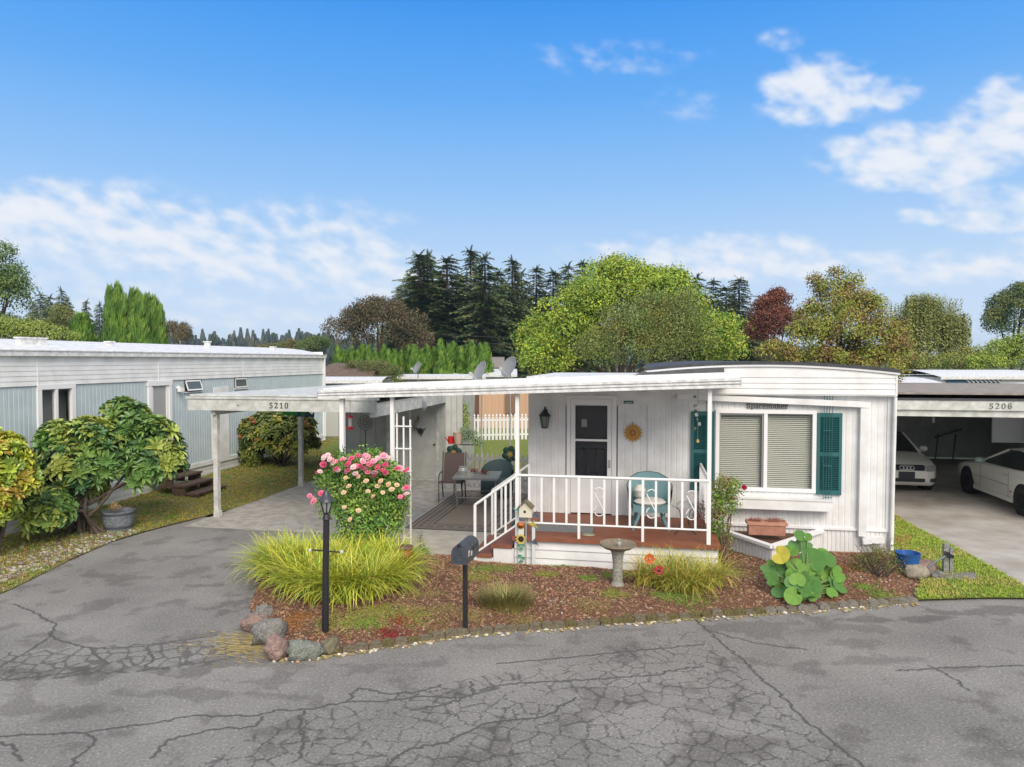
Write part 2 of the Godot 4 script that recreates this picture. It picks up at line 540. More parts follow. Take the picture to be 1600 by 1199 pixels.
func _ready() -> void:
	rng.seed = 77
	# camera, sky, sun, exposure
	var cam := Camera3D.new()
	cam.name = "camera"
	cam.position = Vector3(0, EYE, 0)
	cam.basis = Basis(Vector3.UP, YAW) * Basis(Vector3.RIGHT, -PITCH)
	cam.fov = rad_to_deg(2.0 * atan(599.5 / FPX))
	cam.far = 2000.0
	add_child(cam)
	var e := Environment.new()
	e.background_mode = Environment.BG_SKY
	e.sky = make_sky()
	e.ambient_light_source = Environment.AMBIENT_SOURCE_SKY
	e.tonemap_mode = Environment.TONE_MAPPER_LINEAR
	e.tonemap_exposure = EXPO
	e.sdfgi_enabled = true
	e.ssao_enabled = true
	e.ssil_enabled = true
	e.fog_enabled = true
	e.fog_density = 0.0003
	e.fog_light_color = Color(0.72, 0.82, 0.93)
	var we := WorldEnvironment.new()
	we.environment = e
	add_child(we)
	var sun := DirectionalLight3D.new()
	sun.light_energy = 0.5
	sun.light_color = Color(1.0, 0.95, 0.88)
	sun.light_angular_distance = 40.0
	sun.shadow_enabled = true
	sun.rotation_degrees = Vector3(-39, 28, 0)
	add_child(sun)
	hn.seed = 2; hn.frequency = 0.02
	for p in BED: bed.append(Vector2(p[0], p[1]))
	materials()
	setting()
	main_home()
	awning()
	porch()
	left_home()
	carport_left()
	carport_right()
	plants()
	objects()
	patio()
	background()
	trees()

func materials() -> void:
	M.white = textured(Color(0.66, 0.665, 0.65), Color(0.83, 0.835, 0.84), 0.5, 2.2, 0.012, 1.3, 256, 0.0, 3)
	M.clean = mat(Color(0.80, 0.805, 0.81), 0.45)
	M.post = mat(Color(0.70, 0.71, 0.71), 0.5)
	M.roofwhite = textured(Color(0.55, 0.55, 0.54), Color(0.82, 0.825, 0.83), 0.5, 1.3, 0.03, 1.6, 256, 0.0, 8)
	M.grime = textured(Color(0.42, 0.43, 0.40), Color(0.64, 0.65, 0.62), 0.6, 1.6, 0.02, 1.5, 256, 0.0, 5)
	M.membrane = textured(Color(0.035, 0.037, 0.045), Color(0.06, 0.065, 0.075), 0.6, 1.0, 0.03, 1.4, 128)
	M.teal = mat(Color(0.022, 0.125, 0.13), 0.55)
	M.blue = textured(Color(0.44, 0.52, 0.55), Color(0.51, 0.59, 0.62), 0.5, 2.0, 0.015, 1.4, 256, 0.0, 4)
	M.black = mat(Color(0.018, 0.019, 0.022), 0.45)
	M.dark = mat(Color(0.03, 0.03, 0.033), 0.8)
	M.deck = textured(Color(0.20, 0.068, 0.033), Color(0.27, 0.098, 0.05), 0.6, 1.2, 0.02, 1.3, 256, 0.0, 6)
	M.wood = textured(Color(0.07, 0.042, 0.03), Color(0.14, 0.09, 0.065), 0.8, 0.8, 0.03, 1.6, 256, 0.3, 7)
	M.concrete = textured(Color(0.28, 0.26, 0.23), Color(0.43, 0.41, 0.38), 0.9, 3.0, 0.02, 1.5, 512, 0.3, 12)
	M.concrete_stained = textured(Color(0.32, 0.29, 0.255), Color(0.47, 0.45, 0.42), 0.9, 6.0, 0.009, 1.5, 512, 0.3, 15)
	M.asphalt = asphalt_material()
	M.soil = textured(Color(0.10, 0.05, 0.03), Color(0.20, 0.10, 0.06), 1.0, 0.5, 0.05, 1.8, 256, 2.0, 18)
	M.lawn = textured(Color(0.15, 0.13, 0.04), Color(0.26, 0.21, 0.075), 1.0, 1.4, 0.02, 2.0, 512, 2.0, 19)
	M.lawn2 = textured(Color(0.12, 0.17, 0.025), Color(0.21, 0.24, 0.045), 1.0, 1.4, 0.02, 2.0, 512, 2.0, 23)
	M.field = textured(Color(0.05, 0.07, 0.025), Color(0.09, 0.10, 0.04), 1.0, 6.0, 0.02, 1.6, 256)
	var gl := StandardMaterial3D.new()
	gl.albedo_color = Color(0.04, 0.05, 0.055, 0.12)
	gl.transparency = BaseMaterial3D.TRANSPARENCY_ALPHA
	gl.roughness = 0.03
	gl.metallic_specular = 0.35
	M.glass = gl
	var g2 := mat(Color(0.02, 0.024, 0.03), 0.04)
	g2.metallic_specular = 0.6
	M.darkglass = g2
	M.shedgrey = textured(Color(0.40, 0.41, 0.385), Color(0.5, 0.51, 0.48), 0.65, 2.0, 0.015, 1.4, 256, 0.0, 31)
	M.leaf = leafy()
	M.gloss_leaf = leafy(0.38, 0.25)
	M.stone = textured(Color(0.13, 0.125, 0.115), Color(0.30, 0.285, 0.26), 0.9, 0.5, 0.04, 1.8, 256, 1.5, 33)
	M.pinkstone = textured(Color(0.20, 0.13, 0.11), Color(0.36, 0.25, 0.22), 0.9, 0.5, 0.04, 1.8, 256, 1.5, 34)
	M.bark = textured(Color(0.05, 0.038, 0.03), Color(0.13, 0.10, 0.08), 0.9, 0.4, 0.05, 1.6, 128, 1.0, 35)
	M.chip = leafy(0.9, 0.0)
	M.chip.backlight_enabled = false

func setting() -> void:
	# one wide sheet to the horizon
	struct("ground", mb().quad(Vector3(-900, -0.3, 300), Vector3(900, -0.3, 300), Vector3(900, -0.3, -1500), Vector3(-900, -0.3, -1500)), M.field)
	# road and asphalt drive
	var road := PackedVector2Array([Vector2(-60, 25), Vector2(60, 25), Vector2(60, -13.2), Vector2(10.5, -11.9), Vector2(5.42, -11.3), Vector2(3.0, -11.2), Vector2(-4.2, -11.6), Vector2(-4.2, -13.0), Vector2(-9.0, -13.0), Vector2(-9.0, -13.4), Vector2(-12.2, -13.4), Vector2(-60, -9.0)])
	var b := mb()
	b.with_uv = true
	var t := Geometry2D.triangulate_polygon(road)
	for i in range(0, t.size(), 3):
		var q := [road[t[i]], road[t[i + 1]], road[t[i + 2]]]
		if (q[1] - q[0]).cross(q[2] - q[0]) > 0: q = [q[0], q[2], q[1]]
		b.tri(Vector3(q[0].x, 0, q[0].y), Vector3(q[1].x, 0, q[1].y), Vector3(q[2].x, 0, q[2].y))
	for p in b.v: b.uv.push_back(Vector2((p.x - AX) / AW, (p.z - AZ) / AH))
	struct("road", b, M.asphalt)
	# concrete drive under the carport, walk and patio
	struct("driveway", mb().bx(-8.98, -4.75, -0.2, 0.012, -24.0, -12.55), M.concrete)
	struct("walkway", mb().bx(-4.745, -2.06, -0.2, 0.012, -13.15, -11.3), textured(Color(0.36, 0.33, 0.28), Color(0.46, 0.43, 0.37), 0.9, 2.0, 0.02, 1.4, 256, 0.2, 41))
	struct("patio", mb().bx(-4.745, -2.12, -0.2, 0.010, -19.5, -13.155), M.concrete)
	# lawn with gravel beside the blue home
	var lawn := PackedVector2Array()
	for p in [[-8.95, -26], [-8.95, -14.4], [-9.15, -13.2], [-9.42, -12.0], [-9.5, -11.2], [-9.3, -10.0], [-8.95, -8.6], [-8.9, -7.6], [-9.3, -6], [-10.2, -4], [-14, -4], [-14, -26]]: lawn.append(Vector2(p[0], p[1]))
	struct("lawn", sheet(lawn, 0.22, lawn_y), M.lawn)
	grass("grass", "mown moss green and straw coloured grass along the blue home", lawn, 22000, lawn_y, [Color(0.34, 0.30, 0.05), Color(0.22, 0.30, 0.04), Color(0.40, 0.32, 0.08), Color(0.17, 0.29, 0.035)], Vector2(-11.7, -8.9), 0.05)
	# strip of lawn and the drive next door
	var strip := PackedVector2Array()
	for p in [[3.66, -10.46], [4.6, -10.72], [5.4, -10.85], [5.43, -26], [4.06, -26], [4.06, -12.95], [4.14, -11.6], [3.78, -10.9]]: strip.append(Vector2(p[0], p[1]))
	struct("lawn", sheet(strip, 0.2, func(x, z): return side_y(x, z) + 0.012), M.lawn2)
	grass("grass", "bright green short grass between white home and next driveway", strip, 17000, func(x, z): return side_y(x, z) + 0.012, [Color(0.29, 0.40, 0.04), Color(0.36, 0.44, 0.05), Color(0.23, 0.35, 0.035), Color(0.43, 0.41, 0.09)], Vector2(3.6, 5.45), 0.045)
	var d := mb()
	for i in 16:
		var z0 := -10.9 - i
		var z1 := z0 - 1.0
		d.quad(Vector3(5.42, side_y(0, z0), z0), Vector3(14, side_y(0, z0), z0), Vector3(14, side_y(0, z1), z1), Vector3(5.42, side_y(0, z1), z1))
		d.quad(Vector3(5.42, -0.3, z0), Vector3(5.42, side_y(0, z0), z0), Vector3(5.42, side_y(0, z1), z1), Vector3(5.42, -0.3, z1))
	struct("driveway", d, M.concrete_stained)
	# garden bed
	struct("garden_bed", sheet(bed, 0.11, bed_y), M.soil)
	# ground behind the patio
	struct("back_lawn", sheet(PackedVector2Array([Vector2(-11, -19.6), Vector2(4, -19.6), Vector2(4, -34), Vector2(-11, -34)]), 1.0, func(x, z): return -0.05 + 0.4 * smoothstep(-19.5, -24.0, z)), M.lawn2)

func grass(called: String, label: String, poly: PackedVector2Array, count: int, h: Callable, cols: Array, xr: Vector2, size: float) -> void:
	if not G.has("tuft"):
		var b := mb()
		for i in 7:
			var a := TAU * i / 7.0 + 0.3 * (i % 3)
			var d := Vector3(cos(a), 0, sin(a))
			var s := d.cross(Vector3.UP) * 0.13
			var r := 0.15 + 0.1 * (i % 3)
			b.tri(d * r * 0.4 - s, d * r * 0.4 + s, d * (r + 0.5) + Vector3.UP * (0.7 + 0.15 * (i % 3)))
		G.tuft = b.mesh()
	var xf := []
	var cl := []
	var pn := FastNoiseLite.new()
	pn.seed = called.length() + count
	pn.frequency = 0.9
	for i in count:
		var p := inside(poly)
		if p.x < xr.x or p.x > xr.y: continue
		var s := rf(0.7, 1.4) * size
		xf.append(Transform3D(Basis(Vector3.UP, rf(0, TAU)).scaled(Vector3(s, s * rf(0.6, 1.1), s)), Vector3(p.x, h.call(p.x, p.y) - 0.004, p.y)))
		var t := clampf(pn.get_noise_2d(p.x, p.y) * 1.2 + 0.5 + rf(-0.25, 0.25), 0, 0.999) * cols.size()
		cl.append(tint(cols[int(t)], 0.2))
	stuff(called, label, "grass", G.tuft, xf, cl, M.leaf)

func roof_y(x: float) -> float: return 3.28 - 0.12 * pow((x - 1.95) / 2.05, 2.0)

func window(parent: Node3D, x0: float, x1: float, y0: float, y1: float, z: float, mull: float, blinds: bool) -> void:
	var w := Node3D.new()
	w.name = "window"
	parent.add_child(w, true)
	w.position = -parent.position
	var f := mb()
	var t := 0.065
	f.bx(x0, x1, y1 - t, y1, z - 0.06, z + 0.035).bx(x0, x1, y0, y0 + t, z - 0.06, z + 0.035)
	f.bx(x0, x0 + t, y0 + t, y1 - t, z - 0.06, z + 0.032).bx(x1 - t, x1, y0 + t, y1 - t, z - 0.06, z + 0.032)
	f.bx(mull - 0.03, mull + 0.03, y0 + t, y1 - t, z - 0.06, z + 0.03)
	part(w, "frame", f, M.clean)
	var s := mb()
	s.bx(x0 + t, mull - 0.03, y1 - t - 0.03, y1 - t, z - 0.04, z + 0.01).bx(mull - 0.06, mull - 0.03, y0 + t, y1 - t - 0.03, z - 0.04, z + 0.012).bx(x0 + t, x0 + t + 0.025, y0 + t, y1 - t - 0.03, z - 0.04, z + 0.011)
	part(w, "sash", s, mat(Color(0.30, 0.30, 0.30), 0.4))
	part(w, "pane", mb().bx(x0 + t, mull - 0.03, y0 + t, y1 - t, z - 0.022, z - 0.018), M.glass)
	part(w, "pane", mb().bx(mull + 0.03, x1 - t, y0 + t, y1 - t, z - 0.012, z - 0.008), M.glass)
	if blinds:
		var m := mat(Color(0.68, 0.71, 0.62), 0.6)
		var one := mb().box(Vector3.ZERO, Vector3((x1 - x0) * 0.5 - t - 0.04, 0.027, 0.0016), Basis(Vector3.RIGHT, deg_to_rad(-31))).mesh()
		var yy := y0 + t + 0.015
		while yy < y1 - t:
			for xc in [(x0 + t + mull - 0.03) * 0.5, (x1 - t + mull + 0.03) * 0.5]:
				var o := part(w, "blind_slat", one, m)
				o.position = Vector3(xc, yy, z - 0.075)
			yy += 0.034
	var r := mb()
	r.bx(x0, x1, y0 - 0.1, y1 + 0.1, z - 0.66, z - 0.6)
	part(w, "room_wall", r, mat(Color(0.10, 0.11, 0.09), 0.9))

func main_home() -> void:
	var h := thing("mobile_home", "white ribbed mobile home with teal shutters and curved black roof edge", "mobile home", Vector3(2.0, 0, -12.9))
	var z := -12.9
	var U := Vector3.RIGHT
	var N := Vector3.BACK
	# ribbed front, round the window
	var b := mb()
	var P := 0.1
	b.ribs(Vector3(0.06, 0.42, z), U, 1.16, Vector3.UP, 2.32, N, P, 0.0055)
	b.ribs(Vector3(1.22, 0.42, z), U, 1.63, Vector3.UP, 0.62, N, P, 0.0055)
	b.ribs(Vector3(1.22, 2.40, z), U, 1.63, Vector3.UP, 0.34, N, P, 0.0055)
	b.ribs(Vector3(2.85, 0.42, z), U, 1.2, Vector3.UP, 2.32, N, P, 0.0055)
	wpart(h, "wall", b, M.white)
	# entry wall with the door opening
	b = mb()
	b.ribs(Vector3(-2.1, 0.5, z + 0.01), U, 0.66, Vector3.UP, 1.98, N, 0.13, 0.007)
	b.ribs(Vector3(-0.5, 0.5, z + 0.01), U, 0.55, Vector3.UP, 1.98, N, 0.13, 0.007)
	b.bx(-2.1, 0.06, 2.48, 2.52, z - 0.02, z + 0.025).bx(-2.1, -1.42, 2.52, 2.98, z - 0.02, z + 0.008).bx(-0.52, 0.06, 2.52, 2.98, z - 0.02, z + 0.008).bx(-1.42, -0.52, 2.64, 2.98, z - 0.02, z + 0.008)
	b.bx(0.03, 0.085, 0.5, 2.95, z - 0.02, z + 0.03)
	b.bx(-2.13, -2.08, 0.0, 2.95, z - 0.1, z + 0.02)
	wpart(h, "entry_wall", b, M.white)
	# sides and back, closing the box
	wpart(h, "side_wall", mb().bx(4.03, 4.08, 0.0, 3.08, -27.0, z - 0.005).bx(0.0, 0.05, 2.4, 3.05, -27.0, z - 0.02).bx(0.0, 4.08, 0.0, 3.0, -27.05, -27.0).bx(-2.12, -2.07, 0.0, 2.95, -17.0, z - 0.11).bx(-2.12, 0.0, 0, 2.95, -17.05, -17.0), M.white)
	wpart(h, "entry_roof", mb().bx(-2.16, -0.01, 2.95, 3.0, -17.1, z + 0.03), M.roofwhite)
	wpart(h, "floor", mb().bx(-2.05, 4.02, 0.40, 0.44, -26.9, z - 0.03), M.dark)
	# front band of lapped boards under the curved roof
	var ys := [2.72, 2.815, 2.91, 3.005, 3.30]
	for i in 4:
		var q := mb()
		for k in 34:
			var xa := lerpf(0.0, 4.07, k / 34.0)
			var xb := lerpf(0.0, 4.07, (k + 1) / 34.0)
			var ta := minf(ys[i + 1], roof_y(xa) - 0.085)
			var tb := minf(ys[i + 1], roof_y(xb) - 0.085)
			var za := z + 0.14
			q.quad(Vector3(xa, ys[i], za), Vector3(xb, ys[i], za), Vector3(xb, tb, za - 0.012), Vector3(xa, ta, za - 0.012))
			q.quad(Vector3(xa, ys[i], za - 0.013), Vector3(xb, ys[i], za - 0.013), Vector3(xb, ys[i], za), Vector3(xa, ys[i], za))
		wpart(h, "fascia_board", q, M.white)
	wpart(h, "soffit", mb().bx(0.0, 4.07, 2.70, 2.718, z - 0.02, z + 0.13).bx(4.07, 4.10, 2.70, 3.09, z - 0.3, z + 0.142), M.white)
	# roof: curved sheet with a black rubber edge and a metal drip strip
	var r := mb()
	var e := mb()
	for k in 30:
		var xa := lerpf(-0.04, 4.13, k / 30.0)
		var xb := lerpf(-0.04, 4.13, (k + 1) / 30.0)
		var ya := roof_y(xa)
		var yb := roof_y(xb)
		var zf := z + 0.17
		r.quad(Vector3(xa, ya, zf), Vector3(xb, yb, zf), Vector3(xb, yb, -27.1), Vector3(xa, ya, -27.1))
		r.quad(Vector3(xa, ya - 0.055, zf), Vector3(xb, yb - 0.055, zf), Vector3(xb, yb, zf), Vector3(xa, ya, zf))
		r.quad(Vector3(xb, yb - 0.055, zf), Vector3(xa, ya - 0.055, zf), Vector3(xa, ya - 0.055, -27.1), Vector3(xb, yb - 0.055, -27.1))
		e.quad(Vector3(xa, ya - 0.09, zf - 0.01), Vector3(xb, yb - 0.09, zf - 0.01), Vector3(xb, yb - 0.056, zf - 0.005), Vector3(xa, ya - 0.056, zf - 0.005))
		e.quad(Vector3(xb, yb - 0.09, zf - 0.01), Vector3(xa, ya - 0.09, zf - 0.01), Vector3(xa, ya - 0.09, z), Vector3(xb, yb - 0.09, z))
	var roof := wpart(h, "roof", r, M.membrane)
	part(roof, "drip_edge", e, M.clean)
	# rubber flashing over the awning joint
	var fl := mb()
	fl.quad(Vector3(0.02, 3.0, z + 0.21), Vector3(1.32, 3.06, z + 0.21), Vector3(1.32, 3.175, z + 0.165), Vector3(0.02, 3.09, z + 0.165))
	fl.quad(Vector3(-0.28, 2.99, z + 0.24), Vector3(0.02, 3.0, z + 0.21), Vector3(0.02, 3.09, z + 0.165), Vector3(-0.04, 3.12, z + 0.16))
	part(roof, "flashing", fl, M.membrane)
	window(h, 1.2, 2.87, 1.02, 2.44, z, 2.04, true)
	# shutters with single slats
	for xs in [0.78, 2.875]:
		var x0: float = xs
		var x1 := x0 + 0.4
		var f := mb()
		f.bx(x0, x0 + 0.05, 1.0, 2.4, z + 0.005, z + 0.045).bx(x1 - 0.05, x1, 1.0, 2.4, z + 0.005, z + 0.045)
		f.bx(x0 + 0.05, x1 - 0.05, 2.33, 2.4, z + 0.005, z + 0.043).bx(x0 + 0.05, x1 - 0.05, 1.0, 1.08, z + 0.005, z + 0.043).bx(x0 + 0.05, x1 - 0.05, 1.66, 1.73, z + 0.005, z + 0.043)
		f.bx(x0 + 0.05, x1 - 0.05, 1.08, 2.33, z + 0.004, z + 0.012)
		var sh := wpart(h, "shutter", f, M.teal)
		var one := mb().box(Vector3.ZERO, Vector3(0.3, 0.034, 0.007), Basis(Vector3.RIGHT, deg_to_rad(38))).mesh()
		var yy := 1.10
		while yy < 2.32:
			if yy < 1.65 or yy > 1.745:
				var o := part(sh, "slat", one, M.teal)
				o.position = Vector3(x0 + 0.2, yy, z + 0.026)
			yy += 0.031
	# teal iron rods from the eave to the sill
	for xc in [1.1, 3.035]:
		var q := mb()
		for k in 4: q.tube([Vector3(xc - 0.065 + 0.043 * k, 0.93, z + 0.1), Vector3(xc - 0.065 + 0.043 * k, 2.705, z + 0.1)], [0.006], 5)
		for yy in [0.96, 1.5, 2.1, 2.62]: q.bx(xc - 0.07, xc + 0.07, yy, yy + 0.012, z + 0.094, z + 0.106)
		wpart(h, "iron_support", q, M.teal)
	# shelf under the window, gutter and downspout, corner trim
	wpart(h, "window_shelf", mb().bx(1.32, 3.1, 0.745, 0.915, z + 0.002, z + 0.22).bx(1.3, 3.12, 0.915, 0.935, z + 0.002, z + 0.235), M.white)
	var gt := mb()
	gt.box(Vector3(2.06, 2.61, z + 0.06), Vector3(3.05, 0.1, 0.1), Basis(Vector3.BACK, -0.035))
	gt.bx(3.55, 3.67, 0.32, 2.54, z + 0.003, z + 0.09)
	gt.box(Vector3(3.78, 0.26, z + 0.075), Vector3(0.34, 0.1, 0.1), Basis(Vector3.BACK, 0.12))
	gt.bx(3.52, 3.7, 2.5, 2.6, z + 0.003, z + 0.1)
	wpart(h, "gutter", gt, M.white)
	wpart(h, "corner_trim", mb().bx(3.99, 4.085, 0.42, 2.71, z + 0.002, z + 0.02).bx(4.06, 4.11, 0.1, 2.7, z - 0.08, z + 0.06), M.white)
	wpart(h, "drain_pipe", mb().tube([Vector3(4.085, 2.68, z + 0.09), Vector3(4.07, 0.34, z + 0.07), Vector3(4.05, 0.2, z + 0.14)], [0.03], 8), M.white)
	# ribbed skirting with its rail
	var k2 := mb()
	k2.ribs(Vector3(1.0, 0.0, z - 0.01), U, 3.05, Vector3.UP, 0.41, N, 0.07, 0.01, 0.4)
	wpart(h, "skirting", k2, M.white)
	wpart(h, "base_rail", mb().bx(0.98, 4.06, 0.395, 0.44, z - 0.01, z + 0.022), M.clean)
	# storm door
	var d := Node3D.new()
	d.name = "storm_door"
	h.add_child(d)
	d.position = -h.position
	part(d, "casing", mb().bx(-1.42, -1.35, 0.5, 2.6, z - 0.05, z + 0.05).bx(-0.6, -0.52, 0.5, 2.6, z - 0.05, z + 0.05).bx(-1.43, -0.51, 2.6, 2.66, z - 0.05, z + 0.052), M.clean)
	part(d, "door_frame", mb().bx(-1.345, -1.265, 0.52, 2.595, z - 0.01, z + 0.03).bx(-0.685, -0.605, 0.52, 2.595, z - 0.01, z + 0.03).bx(-1.265, -0.685, 2.5, 2.595, z - 0.01, z + 0.03).bx(-1.265, -0.685, 1.83, 1.868, z - 0.01, z + 0.028).bx(-1.265, -0.685, 0.52, 1.2, z - 0.01, z + 0.026).bx(-1.2, -0.75, 0.62, 1.12, z + 0.026, z + 0.034), M.clean)
	part(d, "pane", mb().bx(-1.265, -0.685, 1.868, 2.5, z + 0.006, z + 0.010), M.glass)
	part(d, "pane", mb().bx(-1.265, -0.685, 1.2, 1.83, z + 0.006, z + 0.010), M.glass)
	part(d, "handle", mb().bx(-0.665, -0.625, 1.36, 1.5, z + 0.03, z + 0.045).bx(-0.66, -0.63, 1.38, 1.41, z + 0.045, z + 0.08), mat(Color(0.55, 0.54, 0.5), 0.3, 0.8))
	part(d, "interior_shade_panel", mb().bx(-1.34, -0.61, 0.5, 2.6, z - 0.11, z - 0.07).bx(-1.16, -1.12, 1.55, 2.0, z - 0.07, z - 0.05), mat(Color(0.010, 0.012, 0.018), 0.4))  # near-black panel: shade of the interior behind the panes put into its colour
	part(d, "notice", mb().bx(-1.16, -1.06, 2.08, 2.22, z - 0.07, z - 0.066), mat(Color(0.5, 0.48, 0.45), 0.8))
	# maker's plate above the window
	var tm := TextMesh.new()
	tm.text = "Spacemaker"
	var fo := SystemFont.new()
	fo.font_names = PackedStringArray(["Droid Serif"])
	fo.font_italic = true
	tm.font = fo
	tm.font_size = 16
	tm.pixel_size = 0.0072
	tm.depth = 0.01
	var pl := wpart(h, "name_plate", mb().bx(1.72, 2.40, 2.465, 2.545, z + 0.008, z + 0.022), mat(Color(0.40, 0.41, 0.40), 0.5))
	var tx := part(pl, "lettering", tm, M.black)
	tx.position = Vector3(2.06, 2.505, z + 0.026)
	# things on the wall
	wall_lantern(Vector3(-1.81, 2.28, z + 0.012), "black carriage lantern on the white wall beside the storm door", 1.0)
	var so := thing("sun_ornament", "yellow metal sun ornament hanging on the white entry wall", "wall ornament", Vector3(-0.23, 2.0, z + 0.04))
	var sb := mb()
	for i in 16:
		var a := TAU * i / 16.0
		var u := Vector3(cos(a), sin(a), 0)
		var s := Vector3(-sin(a), cos(a), 0) * 0.034
		sb.tri(u * 0.105 - s, u * 0.105 + s, u * 0.175)
		sb.tri(u * 0.105 + s, u * 0.105 - s, Vector3(0, 0, -0.008))
	sb.lathe([Vector2(0.0, -0.01), Vector2(0.1, -0.008), Vector2(0.095, 0.006), Vector2(0.0, 0.014)], Vector3.ZERO, 20, Basis(Vector3.RIGHT, PI / 2))
	part(so, "rays", sb, mat(Color(0.52, 0.27, 0.04), 0.5))
	var fb := mb()
	for i in 9:
		var a := TAU * i / 9.0
		fb.box(Vector3(cos(a) * 0.045, sin(a) * 0.045, 0.018), Vector3(0.03, 0.016, 0.01), Basis(Vector3.BACK, a))
	part(so, "face", fb, mat(Color(0.20, 0.05, 0.03), 0.6))
	part(so, "hook", mb().bx(-0.006, 0.006, 0.15, 0.2, -0.01, 0.01), M.black)
	var pq := thing("door_plaque", "small green plaque on the white wall above the sun ornament", "plaque", Vector3(-0.31, 2.54, z + 0.012))
	part(pq, "plate", mb().bx(-0.085, 0.085, -0.032, 0.032, 0, 0.012), mat(Color(0.03, 0.09, 0.075), 0.5))
	part(pq, "line", mb().bx(-0.06, 0.06, -0.008, 0.008, 0.012, 0.014), mat(Color(0.4, 0.5, 0.46), 0.5))
	# angled planter of ribbed skirting
	var pb := thing("corner_planter", "white ribbed three sided planter box built against the home skirting", "planter", Vector3(1.9, 0, -12.3))
	var A := Vector3(1.12, 0, -12.88)
	var B := Vector3(1.95, 0, -11.62)
	var C := Vector3(2.95, 0, -12.86)
	var rb := mb()
	var ab := (B - A)
	var bc := (C - B)
	rb.ribs(A, ab.normalized(), ab.length(), Vector3.UP, 0.36, ab.normalized().cross(Vector3.UP) * 1.0, 0.075, 0.012, 0.4)
	rb.ribs(B, bc.normalized(), bc.length(), Vector3.UP, 0.36, bc.normalized().cross(Vector3.UP) * 1.0, 0.075, 0.012, 0.4)
	wpart(pb, "side", rb, M.white)
	var cap := mb()
	for pr in [[A, B], [B, C]]:
		var mid: Vector3 = (pr[0] + pr[1]) * 0.5 + Vector3.UP * 0.375
		var dd: Vector3 = pr[1] - pr[0]
		cap.box(mid, Vector3(dd.length() + 0.05, 0.045, 0.11), Basis(Vector3.UP, atan2(-dd.z, dd.x)))
	wpart(pb, "cap", cap, M.clean)
	wpart(pb, "soil", mb().tri(A + Vector3.UP * 0.31, B + Vector3.UP * 0.31, C + Vector3.UP * 0.31), M.soil)

func wall_lantern(at: Vector3, label: String, s: float) -> void:
	var o := thing("wall_lantern", label, "wall lantern", at)
	var b := mb()
	b.bx(-0.035, 0.035, -0.06, 0.12, -0.012, 0.012)
	b.tube([Vector3(0, 0.1, 0.01), Vector3(0, 0.17, 0.05), Vector3(0, 0.17, 0.1), Vector3(0, 0.12, 0.12)], [0.01], 6)
	part(o, "bracket", b, M.black)
	part(o, "hood", mb().lathe([Vector2(0.11, 0.0), Vector2(0.1, 0.03), Vector2(0.05, 0.085), Vector2(0.03, 0.11), Vector2(0.0, 0.13)], Vector3(0, 0.0, 0.12), 6), M.black)
	part(o, "glass", mb().lathe([Vector2(0.0, -0.2), Vector2(0.05, -0.2), Vector2(0.085, 0.0)], Vector3(0, 0, 0.12), 6), mat(Color(0.22, 0.27, 0.26), 0.1))
	var f := mb()
	for i in 6:
		var a := TAU * i / 6.0
		f.tube([Vector3(cos(a) * 0.088, 0, 0.12 + sin(a) * 0.088), Vector3(cos(a) * 0.053, -0.2, 0.12 + sin(a) * 0.053)], [0.006], 4)
	f.lathe([Vector2(0.0, -0.225), Vector2(0.055, -0.215), Vector2(0.055, -0.195)], Vector3(0, 0, 0.12), 6)
	part(o, "frame", f, M.black)

